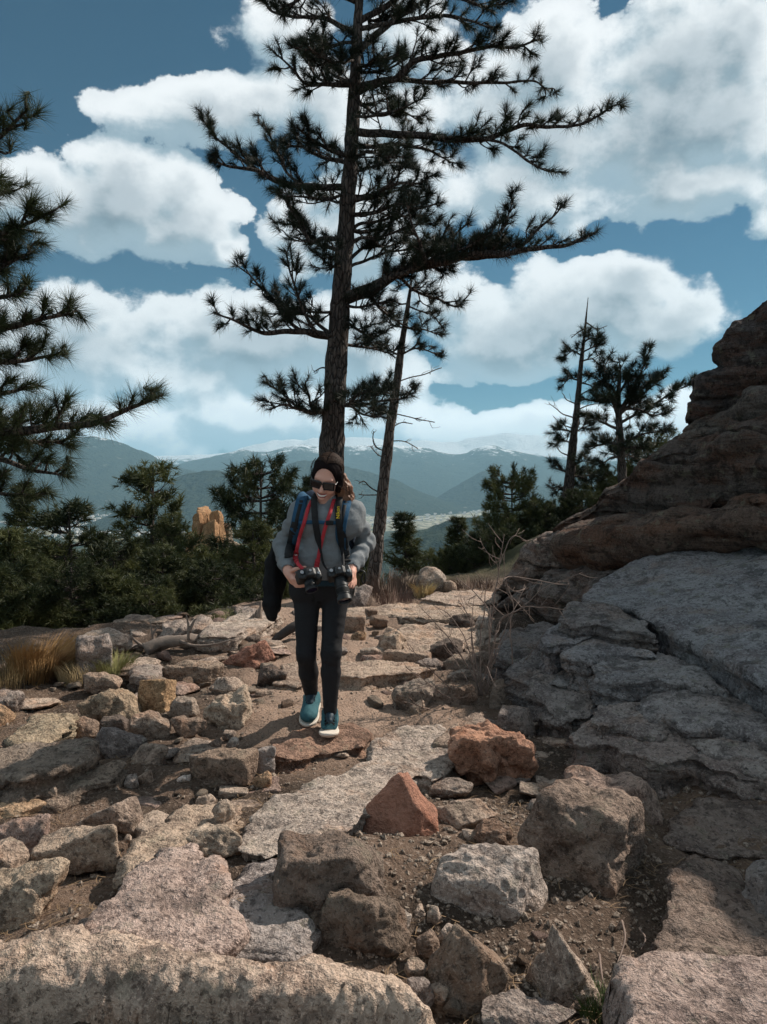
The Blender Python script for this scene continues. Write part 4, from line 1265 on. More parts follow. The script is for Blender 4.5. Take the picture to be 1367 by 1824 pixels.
def needle_material(name, c0, c1, trans=0.25):
    m, N, b = material(name)
    pos = N.n('ShaderNodeNewGeometry').outputs['Position']
    f, _ = N.noise(pos, 1.3, 4, 0.6)
    f = N.ss(N.m('ADD', f, N.m('MULTIPLY_ADD', N.n('ShaderNodeObjectInfo').outputs['Random'], 0.22, -0.11)), 0.34, 0.66)
    f2, _ = N.noise(pos, 30, 2, 0.6)
    col = N.mix(f, c0, c1)
    col = N.mix(N.m('MULTIPLY', N.ss(f2, 0.55, 0.8), 0.5), col, tuple(min(1, x * 1.7) for x in c1))
    N.put(b.inputs['Base Color'], col)
    b.inputs['Roughness'].default_value = 0.6
    b.inputs['Specular IOR Level'].default_value = 0.25
    tr = N.n('ShaderNodeBsdfTranslucent')
    N.put(tr.inputs[0], col)
    mx = N.n('ShaderNodeMixShader')
    mx.inputs[0].default_value = trans
    out = [n for n in m.node_tree.nodes if n.type == 'OUTPUT_MATERIAL'][0]
    m.node_tree.links.new(b.outputs[0], mx.inputs[1])
    m.node_tree.links.new(tr.outputs[0], mx.inputs[2])
    m.node_tree.links.new(mx.outputs[0], out.inputs[0])
    return m


M_BARK = bark_material('pine_bark', (0.060, 0.048, 0.042), (0.13, 0.10, 0.085))
M_BARK2 = bark_material('thin_bark', (0.10, 0.078, 0.066), (0.19, 0.155, 0.135))
M_NEEDLE = needle_material('pine_needles', (0.013, 0.019, 0.011), (0.027, 0.035, 0.017), 0.12)
M_NEEDLE_L = needle_material('near_pine_needles', (0.017, 0.027, 0.011), (0.046, 0.058, 0.022), 0.18)
M_FOREST = needle_material('forest_needles', (0.022, 0.031, 0.012), (0.088, 0.094, 0.032), 0.22)
M_DEAD = plain('dead_wood', (0.22, 0.175, 0.145), 0.9, 0.2, 0.35, 30, 0.004, 90)
M_SHRUB = plain('shrub_twig', (0.20, 0.145, 0.12), 0.8, 0.25, 0.4, 24)


def tufts(pos, dirs, rng, n=55, length=0.13, width=0.0045, spread=1.0, back=0.09):
    """brushes of pine needles at the ends of twigs: one thin triangle per needle"""
    pos = np.asarray(pos); dirs = np.asarray(dirs)
    K = len(pos)
    dirs = dirs / (np.linalg.norm(dirs, axis=1)[:, None] + 1e-9)
    P = np.repeat(pos, n, 0); D = np.repeat(dirs, n, 0)
    N_ = K * n
    r = rng.normal(0, 1, (N_, 3)); r -= D * (r * D).sum(1)[:, None]; r /= np.linalg.norm(r, axis=1)[:, None] + 1e-9
    ang = np.abs(rng.normal(0.75, 0.42, N_)) * spread
    nd = D * np.cos(ang)[:, None] + r * np.sin(ang)[:, None]
    s = -back * rng.rand(N_) ** 0.8
    L = length * rng.uniform(0.65, 1.1, N_) * np.repeat(rng.uniform(0.75, 1.15, K), n)
    a = P + D * s[:, None]
    tip = a + nd * L[:, None]
    tip[:, 2] -= 0.06 * L
    side = np.cross(nd, rng.normal(0, 1, (N_, 3))); side /= np.linalg.norm(side, axis=1)[:, None] + 1e-9
    V = np.stack([a + side * width / 2, a - side * width / 2, tip], 1).reshape(-1, 3)
    F = np.arange(N_ * 3).reshape(-1, 3)
    return V, F


def twigs_along(path, radii, rng, start=0.25, step=0.09, length=0.5, up=0.35, sub=True, bag=None, droop=0.0, dens=1.0, tipset=None, azspread=1.0):
    """side shoots along a limb, each ending in a tuft; returns tuft positions and directions"""
    path = np.asarray(path)
    seg = np.linalg.norm(np.diff(path, axis=0), axis=1); cum = np.concatenate([[0], np.cumsum(seg)]); tot = cum[-1]
    tp, td = [], []
    s = start * tot
    side = 1
    while s < tot:
        k = min(np.searchsorted(cum, s) - 1, len(path) - 2); k = max(k, 0)
        f = (s - cum[k]) / (seg[k] + 1e-9)
        p = path[k] * (1 - f) + path[k + 1] * f
        T = path[k + 1] - path[k]; T /= np.linalg.norm(T) + 1e-9
        h = np.cross(T, [0, 0, 1]); h /= np.linalg.norm(h) + 1e-9
        frac = s / tot
        L = length * (1.05 - 0.65 * frac) * rng.uniform(0.45, 1.15)
        d = T * rng.uniform(0.5, 1.0) + h * side * rng.uniform(0.3, 1.0) * azspread + np.array([0, 0, 1]) * rng.normal(up, 0.35)
        d /= np.linalg.norm(d)
        end = d + np.array([0, 0, 1]) * rng.uniform(0.1, 0.7) * (1 if rng.rand() > droop else -0.8)
        end /= np.linalg.norm(end)
        P3 = np.array([p, p + d * L * 0.5 + rng.normal(0, 0.02, 3), p + d * L * 0.72 + end * L * 0.3])
        Q = spline(P3, 6)
        if bag is not None:
            bag.add(*tube(Q, np.linspace(0.011, 0.005, 6) * (0.7 + 0.6 * length), 5))
        tp.append(Q[-1]); td.append(Q[-1] - Q[-2])
        if sub and L > 0.16:
            for _ in range(rng.randint(1, 4) if dens >= 1 else rng.randint(0, 2)):
                t0 = rng.uniform(0.25, 0.9)
                b0 = Q[int(t0 * 5)]
                dd = d + rng.normal(0, 0.65, 3) + np.array([0, 0, 0.35]); dd /= np.linalg.norm(dd)
                l2 = L * rng.uniform(0.25, 0.6)
                e = b0 + dd * l2 + np.array([0, 0, 0.15 * l2])
                if bag is not None: bag.add(*tube(np.array([b0, (b0 + e) / 2 + rng.normal(0, 0.012, 3), e]), [0.008, 0.006, 0.004], 4))
                tp.append(e); td.append(dd + np.array([0, 0, 0.3]))
        side = -side if rng.rand() < 0.85 else side
        s += step * rng.uniform(0.5, 1.5) / dens
    tp.append(path[-1]); td.append(path[-1] - path[-3])
    return np.array(tp), np.array(td)


def trunk_part(tree, path, radii, mat, seed, sides=20, n=120, name='trunk'):
    P = spline(path, n); rr = np.interp(np.linspace(0, 1, n), np.linspace(0, 1, len(radii)), radii)
    V, F = tube(P, rr, sides)
    ax = np.repeat(P, sides, 0)
    body = V[:n * sides]
    out = body - ax; ln = np.linalg.norm(out, axis=1)[:, None] + 1e-9
    q = body * np.array([9, 9, 3.0]) + seed
    body = body + out / ln * (np.repeat(rr, sides) * (0.16 * fbm(q, 4, 0.6) + 0.10 * (ridged(q * 1.7, 2) - 0.9)))[:, None]
    V[:n * sides] = body
    return put(name, mesh(name, V - np.array(tree.location), F, mat), tree), P, rr


def traced_pine(name, label, cat, base, trunk_px, radii, Y, limbs, seed, bark, needles, tuft=0.13, n=60, length=0.5, step=0.085, thick=1.0, width=0.0045, dens=1.0, group=None):
    """a pine whose trunk and limbs follow the tree: limbs are (pixel path, depth change from trunk to tip, thickness, kind)"""
    rng = np.random.RandomState(seed)
    tp = [at(px, py, Y + dy) for px, py, dy in trunk_px]
    tree = empty(name, tuple(tp[0]), label, cat, group)
    _, TP, TR = trunk_part(tree, tp, radii, bark, seed)
    for path, dz, th, kind in limbs:
        k = len(path)
        pts = np.array([at(px, py, Y + dz * (i / max(1, k - 1)) ** 0.8) for i, (px, py) in enumerate(path)])
        # start inside the trunk
        j = np.argmin(np.abs(TP[:, 2] - pts[0, 2]))
        pts[0] = TP[j]
        Q = spline(pts, 8 * k)
        wob = rng.normal(0, 1, 3) * 0.0
        Q[1:-1] += 0.02 * np.stack([perlin(Q[1:-1] * 4 + seed + a * 9) for a in range(3)], -1)
        r = np.linspace(th, max(0.006, th * 0.22), len(Q)) ** 1.0
        bag = Bag()
        bag.add(*tube(Q, r, 8))
        if kind == 'dead':
            tot = np.linalg.norm(Q[-1] - Q[0])
            for _ in range(rng.randint(2, 6)):
                i = rng.randint(len(Q) // 4, len(Q) - 1)
                d = (Q[min(i + 1, len(Q) - 1)] - Q[i - 1]); d /= np.linalg.norm(d) + 1e-9
                d = d + rng.normal(0, 0.55, 3); d /= np.linalg.norm(d)
                l = tot * rng.uniform(0.12, 0.35)
                bag.add(*tube(spline([Q[i], Q[i] + d * l * .5 + rng.normal(0, .02, 3), Q[i] + d * l + [0, 0, .02]], 5), np.linspace(max(.004, th * .35), .002, 5), 4))
            br = put('dead_branch', bag.mesh('dead_branch', bark, True, tree.location), tree)
            continue
        sp, sd = twigs_along(Q, r, rng, {'full': 0.12, 'tip': 0.45, 'mid': 0.28}.get(kind, 0.25), step, length, 0.32, True, bag, 0.25, dens)
        br = put('branch', bag.mesh('branch', bark, True, tree.location), tree)
        V, F = tufts(sp, sd, rng, n, tuft, width)
        put('needles', mesh('needles', V - np.array(tree.location), F, needles, False), br)
    return tree


# ---- the tall pine behind the hiker
PT = [(583, 1088, 0), (586, 950, 0), (592, 800, 0), (600, 640, 0), (610, 500, 0), (622, 330, 0), (632, 150, 0), (640, 0, 0), (648, -150, 0), (652, -290, 0)]
L = []
def lm(path, dz, th, kind='mid'): L.append((path, dz, th, kind))
lm([(638, 92), (684, 50), (718, 25), (757, 0), (800, -35)], 0.5, .045)
lm([(640, 164), (673, 147), (707, 139), (740, 108), (779, 100), (829, 92), (873, 83), (918, 82), (962, 70)], -0.6, .045)
lm([(640, 160), (707, 142), (762, 146), (807, 146), (868, 147), (918, 146), (951, 146), (974, 160)], 0.8, .036, 'mid')
lm([(628, 239), (695, 239), (762, 244), (829, 250), (873, 244), (929, 225), (979, 225), (1034, 222), (1088, 190)], -0.3, .05)
lm([(873, 244), (918, 272), (951, 294), (979, 305), (1001, 308)], -0.5, .02, 'full')
L[-1] = ([(628, 239), (760, 244), (873, 248), (918, 272), (951, 294), (979, 305), (1001, 306)], -0.6, .022, 'tip')
lm([(628, 258), (718, 258), (773, 272), (801, 289)], 0.9, .03)
lm([(626, 160), (601, 150), (573, 150), (545, 147), (518, 119), (487, 92)], -0.5, .032)
lm([(626, 160), (590, 152), (560, 130), (550, 100), (540, 70)], 0.6, .022)
lm([(634, 60), (601, 42), (562, 30), (518, 30), (484, 19), (470, 3)], 0.5, .035)
lm([(634, 70), (600, 80), (575, 75), (560, 60)], -0.7, .022)
lm([(612, 336), (573, 333), (529, 330), (490, 322), (459, 305), (412, 297), (379, 286)], -0.5, .045)
lm([(612, 336), (540, 330), (490, 318), (455, 300), (420, 275), (395, 255), (379, 239), (356, 205)], 0.1, .03, 'tip')
lm([(612, 336), (545, 331), (507, 300), (484, 250), (459, 215)], 0.7, .026, 'tip')
lm([(618, 278), (584, 267), (551, 244), (529, 222)], -0.7, .03, 'full')
lm([(618, 290), (590, 285), (560, 275), (535, 262), (500, 262)], 0.7, .03, 'full')
lm([(620, 361), (662, 350), (701, 328), (740, 328), (764, 317)], -0.8, .032, 'full')
lm([(618, 417), (650, 412), (679, 406), (720, 385), (760, 390)], 0.7, .03, 'full')
lm([(620, 380), (670, 378), (710, 365), (745, 372), (790, 360)], -0.4, .03, 'full')
lm([(612, 535), (640, 522), (668, 511), (701, 492), (751, 472), (801, 464), (851, 453), (901, 453), (951, 442), (1007, 436), (1060, 415)], -0.5, .075)
lm([(612, 535), (690, 497), (751, 472), (750, 440), (735, 405), (722, 355)], -0.9, .034, 'tip')
lm([(612, 535), (700, 492), (780, 468), (800, 440), (815, 415), (838, 395)], 0.2, .03, 'tip')
lm([(612, 535), (700, 492), (851, 453), (885, 425), (905, 390), (915, 352)], -0.5, .03, 'tip')
lm([(612, 535), (760, 470), (901, 453), (951, 415), (985, 385), (1010, 358)], -0.2, .03, 'tip')
lm([(612, 535), (700, 492), (735, 515), (779, 533), (810, 545), (829, 535)], 0.4, .028, 'tip')
lm([(612, 540), (657, 528), (679, 550), (723, 583), (751, 589)], 0.6, .026)
lm([(595, 603), (562, 592), (523, 592), (479, 594), (457, 589), (423, 572), (382, 558)], -0.4, .045)
lm([(595, 603), (545, 592), (515, 570), (484, 533), (455, 500), (430, 467)], 0.3, .03, 'mid')
lm([(597, 600), (562, 588), (540, 550), (522, 500), (508, 446)], -0.6, .028, 'mid')
lm([(597, 600), (570, 580), (540, 560), (500, 560), (450, 555)], 0.7, .028, 'mid')
lm([(610, 428), (579, 425), (551, 428), (523, 378), (501, 344), (484, 335)], -0.3, .032, 'mid')
lm([(608, 445), (580, 440), (555, 425), (530, 405), (510, 400)], 0.6, .028, 'full')
lm([(605, 470), (585, 470), (560, 450)], -0.8, .022, 'full')
lm([(588, 735), (557, 736), (529, 728), (507, 719), (479, 729)], -0.4, .03, 'full')
lm([(588, 735), (545, 732), (515, 712), (495, 695), (470, 680)], 0.3, .022, 'tip')
lm([(588, 735), (560, 732), (550, 705), (545, 685)], -0.4, .02, 'full')
lm([(596, 722), (630, 722), (655, 720), (684, 715), (727, 708)], -0.2, .03, 'full')
lm([(596, 722), (640, 715), (665, 700), (690, 690)], 0.6, .024, 'full')
lm([(596, 724), (625, 725), (650, 740), (690, 745)], -0.6, .022, 'full')
lm([(603, 617), (640, 617), (673, 622), (701, 633)], 0.5, .022, 'mid')
lm([(606, 560), (640, 590), (665, 600), (690, 590)], -0.5, .024, 'mid')
lm([(630, 185), (650, 190), (673, 206), (718, 200), (751, 220)], 0.8, .028, 'full')
lm([(630, 120), (655, 115), (675, 100), (690, 110)], -0.8, .024, 'full')
lm([(638, 40), (690, 10), (740, -20), (800, -8), (860, 10), (905, 5)], 0.3, .04, 'mid')
lm([(638, 50), (700, 40), (760, 30), (815, 30), (855, 45), (885, 55)], -0.7, .03, 'mid')
lm([(640, 10), (600, -10), (560, -15), (520, 5), (500, 10)], -0.3, .035, 'full')
lm([(642, -20), (610, -50), (560, -70), (500, -60)], 0.5, .03, 'full')
lm([(645, -60), (700, -90), (780, -110), (850, -90)], -0.3, .03, 'full')
lm([(645, -60), (600, -100), (540, -120)], 0.4, .025, 'full')
lm([(648, -140), (690, -170), (740, -190)], 0.4, .022, 'full')
lm([(648, -140), (610, -175), (570, -185)], -0.4, .022, 'full')
lm([(650, -220), (680, -245), (700, -260)], 0.2, .018, 'full')
lm([(650, -220), (620, -240), (605, -265)], -0.2, .018, 'full')
lm([(626, 300), (660, 300), (700, 290), (735, 300)], 0.9, .026, 'full')
lm([(626, 290), (650, 270), (690, 280), (730, 278)], -0.9, .026, 'full')
lm([(612, 470), (650, 440), (690, 440), (720, 430)], 0.9, .026, 'mid')
lm([(590, 660), (575, 655), (560, 662)], 0.1, .012, 'dead')
lm([(620, 384), (655, 384)], 0.1, .014, 'dead')
lm([(900, 455), (920, 480), (925, 520)], 0.0, .008, 'dead')
L.pop()
_rg = random.Random(12)
for i in range(20):
    y0 = _rg.uniform(-120, 560)
    x0 = np.interp(y0, [-150, 0, 150, 330, 500, 640], [648, 640, 632, 622, 610, 600])
    sg = -1 if i % 2 else 1
    ln = _rg.uniform(55, 150) * (0.75 if y0 > 400 else 1)
    up = _rg.uniform(-8, 40)
    lm([(x0, y0), (x0 + sg * ln * .35, y0 - up * .1 + 6), (x0 + sg * ln * .7, y0 - up * .4), (x0 + sg * ln, y0 - up)], _rg.uniform(-1.1, 1.1), .02, 'full')
for p in [[(640, 425), (690, 420), (730, 400), (770, 400)], [(635, 470), (690, 450), (740, 440), (790, 430)], [(640, 400), (690, 390), (730, 360), (770, 345)], [(660, 515), (720, 480), (770, 450), (800, 400)], [(660, 515), (740, 475), (830, 440), (870, 420)]]:
    lm([(612, p[0][1] + 20)] + p, _rg.uniform(-.9, .9), .024, 'mid')
traced_pine('pine_tree', 'tall dark pine behind the hiker, its limbs spreading across the sky', 'pine tree', None, PT, [.165, .150, .138, .122, .108, .090, .068, .050, .030, .012], 9.0, L, 4, M_BARK, M_NEEDLE, 0.145, 74, 0.42, 0.078, width=0.0047)

# ---- the thin half-bare pine beside it
L = []
lm([(712, 632), (740, 620), (765, 625), (786, 634)], -0.2, .014, 'full')
lm([(712, 632), (690, 622), (665, 615), (645, 605)], 0.2, .014, 'full')
lm([(706, 706), (725, 700), (740, 688)], -0.3, .012, 'full')
lm([(706, 706), (685, 695), (662, 688), (640, 692)], 0.2, .012, 'full')
lm([(720, 585), (745, 585), (770, 592), (790, 596)], 0.2, .013, 'full')
lm([(720, 585), (700, 578), (685, 565)], -0.2, .012, 'full')
lm([(727, 545), (750, 552), (772, 562), (792, 590)], -0.2, .012, 'mid')
lm([(728, 540), (705, 545), (690, 560)], 0.2, .012, 'mid')
lm([(731, 520), (745, 515), (760, 522)], 0.1, .010, 'full')
lm([(732, 510), (720, 505), (706, 512)], -0.1, .010, 'full')
lm([(706, 725), (690, 735), (672, 738)], -0.2, .012, 'full')
lm([(708, 682), (745, 670), (787, 655)], 0.2, .009, 'dead')
lm([(703, 735), (740, 745), (775, 752)], -0.1, .008, 'dead')
lm([(688, 802), (670, 795), (664, 782), (666, 768)], -0.2, .010, 'dead')
lm([(688, 812), (672, 808), (660, 795)], 0.1, .008, 'dead')
lm([(680, 878), (662, 870), (650, 858), (640, 862)], -0.1, .010, 'dead')
lm([(680, 880), (655, 882), (640, 880)], 0.2, .008, 'dead')
lm([(694, 786), (720, 786), (745, 800)], 0.1, .008, 'dead')
lm([(697, 762), (715, 752), (735, 755)], 0.1, .007, 'dead')
traced_pine('pine_tree', 'thin young pine with bare lower trunk and dead twigs, right of the hiker', 'pine tree', None, [(662, 1082, 0), (669, 1000, 0), (680, 900, 0), (692, 790, 0), (705, 700, 0), (715, 620, 0), (727, 545, 0), (735, 485, 0)], [.098, .085, .076, .068, .056, .044, .028, .008], 9.9, L, 9, M_BARK2, M_NEEDLE, 0.13, 60, 0.22, 0.05, width=0.0045)

# ---- the sparse, nearly bare pine on the right
L = []
for p, k in [([(1045, 575), (1062, 585), (1082, 580)], 'dead'), ([(1043, 592), (1060, 600), (1078, 592)], 'dead'), ([(1044, 585), (1030, 592), (1018, 602)], 'dead'),
             ([(1038, 632), (1020, 625), (1003, 640)], 'full'), ([(1038, 628), (1055, 618), (1070, 612)], 'full'), ([(1036, 645), (1055, 640), (1066, 650)], 'mid'),
             ([(1034, 678), (1015, 675), (1000, 690)], 'full'), ([(1034, 680), (1050, 685), (1066, 690)], 'full'), ([(1033, 665), (1055, 665), (1078, 655)], 'dead'),
             ([(1031, 705), (1050, 695), (1072, 690)], 'dead'), ([(1024, 745), (1000, 735), (978, 717)], 'dead'), ([(1022, 765), (1005, 757), (986, 742)], 'dead'),
             ([(1028, 730), (1050, 722), (1075, 718)], 'dead'), ([(1020, 770), (1000, 765), (985, 772)], 'full'), ([(1020, 790), (1002, 785), (988, 795)], 'mid'),
             ([(1022, 772), (1040, 762), (1056, 765)], 'full'), ([(1018, 815), (1000, 806), (990, 792)], 'dead'), ([(1016, 842), (1000, 838), (985, 832)], 'full'),
             ([(1018, 830), (1038, 822), (1058, 826)], 'full'), ([(1016, 850), (1036, 850), (1052, 858)], 'full'), ([(1014, 870), (1000, 868), (990, 878)], 'mid'),
             ([(1040, 610), (1052, 602), (1060, 606)], 'full'), ([(1026, 720), (1010, 712), (1002, 700)], 'dead')]:
    lm(p, random.Random(len(L)).uniform(-.6, .6), .016 if k == 'dead' else .02, k)
traced_pine('pine_tree', 'sparse half-dead pine with a bare pointed top on the right', 'pine tree', None, [(1006, 922, 0), (1013, 870, 0), (1020, 800, 0), (1028, 730, 0), (1035, 655, 0), (1041, 600, 0), (1048, 530, 0)], [.125, .105, .085, .065, .046, .03, .006], 15.5, L, 14, M_BARK, M_NEEDLE, 0.17, 62, 0.38, 0.075, width=0.007)

# ---- the bushy pine beside it
L = []
for p in [[(1102, 745), (1118, 715), (1135, 680), (1150, 645), (1160, 615)], [(1102, 745), (1090, 710), (1080, 680), (1074, 640)], [(1103, 755), (1130, 740), (1160, 725), (1195, 700), (1232, 685)],
          [(1103, 740), (1130, 715), (1160, 690), (1188, 660)], [(1104, 765), (1080, 755), (1055, 745), (1036, 740)], [(1104, 790), (1130, 780), (1160, 770), (1195, 768)],
          [(1104, 790), (1080, 790), (1060, 795), (1044, 806)], [(1103, 720), (1085, 712), (1062, 715), (1045, 712)], [(1102, 700), (1115, 680), (1122, 655)], [(1102, 710), (1090, 690), (1075, 680), (1060, 672)],
          [(1105, 800), (1130, 795), (1150, 800)], [(1106, 815), (1090, 815), (1070, 828)], [(1106, 812), (1125, 812), (1140, 822)], [(1103, 730), (1130, 728), (1165, 740), (1190, 735)],
          [(1103, 735), (1125, 700), (1150, 690), (1170, 672)], [(1103, 700), (1105, 670), (1102, 640)]]:
    lm(p, random.Random(len(L) + 50).uniform(-.9, .9), .032, 'full')
traced_pine('pine_tree', 'bushy dark pine rising behind the outcrop on the right', 'pine tree', None, [(1110, 860, 0), (1106, 800, 0), (1103, 750, 0), (1102, 700, 0), (1106, 650, 0)], [.085, .072, .06, .042, .012], 14.0, L, 21, M_BARK, M_NEEDLE, 0.18, 60, 0.42, 0.09, width=0.008)

# ---- the near pine reaching in from the left
L = []
for p, dz, th in [([(-150, 340), (-60, 290), (10, 235), (50, 195)], -.2, .03), ([(-150, 480), (-40, 440), (35, 400), (88, 378)], -.1, .03), ([(-150, 540), (-40, 490), (30, 462), (62, 448)], .3, .03),
                  ([(-150, 660), (-30, 600), (60, 572), (132, 560)], -.1, .035), ([(-150, 700), (-30, 655), (50, 640), (112, 630)], .4, .03), ([(-150, 800), (-20, 772), (80, 762), (170, 748), (235, 728), (290, 703)], -.2, .04),
                  ([(-150, 770), (0, 780), (60, 786), (132, 792)], .4, .028), ([(-150, 800), (-20, 815), (50, 835), (122, 848)], .0, .03), ([(-150, 600), (-60, 560), (0, 530), (40, 520)], -.5, .03),
                  ([(-150, 420), (-60, 380), (-10, 350), (20, 340)], .4, .03), ([(-150, 760), (-60, 720), (10, 700), (60, 690)], .5, .03), ([(-150, 880), (-60, 870), (0, 880), (60, 885)], .3, .03),
                  ([(-150, 260), (-90, 180), (-60, 110)], .2, .03), ([(-150, 280), (-210, 220), (-260, 170)], 0, .03), ([(-150, 560), (-230, 520), (-300, 480)], .2, .04), ([(-150, 760), (-240, 740), (-330, 700)], -.2, .04)]:
    lm(p, dz, th, 'mid')
traced_pine('pine_tree', 'near pine on the left whose trunk is outside the photo, long-needled boughs reaching in', 'pine tree', None, [(-160, 1215, 0), (-155, 1000, 0), (-150, 800, 0), (-150, 500, 0), (-152, 200, 0), (-155, -50, 0)], [.17, .15, .13, .10, .06, .02], 5.2, L, 33, M_BARK, M_NEEDLE_L, 0.16, 120, 0.32, 0.055, width=0.0036)


# ---- forest below the crest: a few individual meshes, then copies
def conifer_meshes(seed, h=6.0, rad=1.3, whorls=26, n=26, tuft=0.2, width=0.02, open_=0.0, kind='pine', top=0.25):
    rng = np.random.RandomState(seed)
    P = np.stack([0.06 * np.sin(np.linspace(0, 3, 14) + seed), 0.05 * np.cos(np.linspace(0, 2.4, 14) + seed), np.linspace(-0.3, h, 14)], -1)
    V, F = tube(P, np.linspace(0.02 + 0.018 * h, 0.012, 14), 8)
    trunk = mesh('trunk', V, F, M_BARK)
    bag = Bag(); tp, td = [], []
    for w in range(whorls):
        f = (w + rng.uniform(0, 0.8)) / whorls
        z = h * (0.10 + 0.89 * f)
        R_ = rad * ((1 - f) ** (0.75 if kind == 'fir' else 0.6)) * rng.uniform(0.6, 1.15) + top * 0.3
        for b in range(rng.randint(5, 9)):
            if rng.rand() < open_: continue
            a = rng.uniform(0, 6.28)
            L_ = R_ * rng.uniform(0.6, 1.1)
            d = np.array([math.cos(a), math.sin(a), 0])
            upz = rng.uniform(-0.2, 0.9) + 0.6 * f
            p0 = np.array([np.interp(z, P[:, 2], P[:, 0]), np.interp(z, P[:, 2], P[:, 1]), z])
            Q = spline([p0, p0 + d * L_ * 0.55 + [0, 0, L_ * 0.16 * upz - 0.05 * L_], p0 + d * L_ + [0, 0, L_ * 0.5 * upz]], 5)
            bag.add(*tube(Q, np.linspace(0.02, 0.005, 5), 4, cap=False))
            if kind == 'fir':
                m_ = max(3, int(L_ / 0.085))
                for t in np.linspace(0.25, 1, m_):
                    k = min(int(t * 4), 3); ff = t * 4 - k
                    p = Q[k] * (1 - ff) + Q[k + 1] * ff
                    for sgn in ((-1, 1) if t < 0.95 else (0,)):
                        dd = d * 0.7 + np.array([-d[1], d[0], 0]) * sgn * rng.uniform(0.4, 1.2) + [0, 0, rng.uniform(-0.1, 0.6)]
                        l_ = rng.uniform(0.06, 0.2) * (1.15 - 0.5 * t)
                        tp.append(p + dd * l_); td.append(dd)
            else:
                # clumps of tufts on upturned twigs along the outer part of the bough
                for c in range(max(2, int(L_ / 0.17))):
                    t = 1 - 0.62 * rng.rand() ** 1.3 if c else 1.0
                    k = min(int(t * 4), 3); ff = t * 4 - k
                    p = Q[k] * (1 - ff) + Q[k + 1] * ff
                    for _ in range(rng.randint(4, 9)):
                        dd = d * rng.uniform(0.1, 0.9) + rng.normal(0, 0.45, 3) + [0, 0, rng.uniform(0.2, 1.1)]
                        dd /= np.linalg.norm(dd)
                        tp.append(p + dd * rng.uniform(0.05, 0.22) + rng.normal(0, 0.03, 3)); td.append(dd)
    V, F = tufts(tp, td, rng, n, tuft, width, 1.05, back=0.1)
    return trunk, bag.mesh('branches', M_BARK), mesh('crown', V, F, M_FOREST, False)


PROTO = {'pine_a': conifer_meshes(61, 4.6, 1.05, 22, 13, 0.17, 0.017, 0.12, top=0.5), 'pine_b': conifer_meshes(62, 4.0, 1.35, 19, 13, 0.18, 0.017, 0.12, top=0.9),
         'fir': conifer_meshes(63, 5.0, 1.05, 46, 11, 0.17, 0.019, 0.0, 'fir'), 'bushy': conifer_meshes(64, 2.4, 1.15, 15, 15, 0.17, 0.014, 0.05, top=1.4)}
PH0 = {'pine_a': 4.6, 'pine_b': 4.0, 'fir': 5.0, 'bushy': 2.4}


def forest_tree(kind, label, px, py, Y, width_px, rot, group='conifers on the slope below the crest', name='conifer', cat='tree'):
    """its top shows at (px, py), Y metres ahead; it stands on the slope there"""
    top = at(px, py, Y)
    zb = g1(top[0], top[1])
    if top[2] - zb < 1.0: zb = top[2] - 1.0
    base_rad = {'pine_a': 1.15, 'pine_b': 1.5, 'fir': 1.05, 'bushy': 1.3}[kind]
    sw = (width_px / FPX * Y / 2) / base_rad
    s = (top[2] - zb) / PH0[kind]
    if s > 1.25 * sw: sw = s / 1.25
    if s < 0.85 * sw: s = 0.85 * sw; zb = top[2] - s * PH0[kind]      # rooted lower on the slope
    t = empty(name, (top[0], top[1], zb), label, cat, group)
    t.scale = (sw, sw, s)
    t.rotation_euler = (0, 0, rot)
    for nm, me in zip(('trunk', 'branches', 'crown'), PROTO[kind]):
        c = bpy.data.objects.new(nm, me); COL.objects.link(c); c.parent = t
    return t


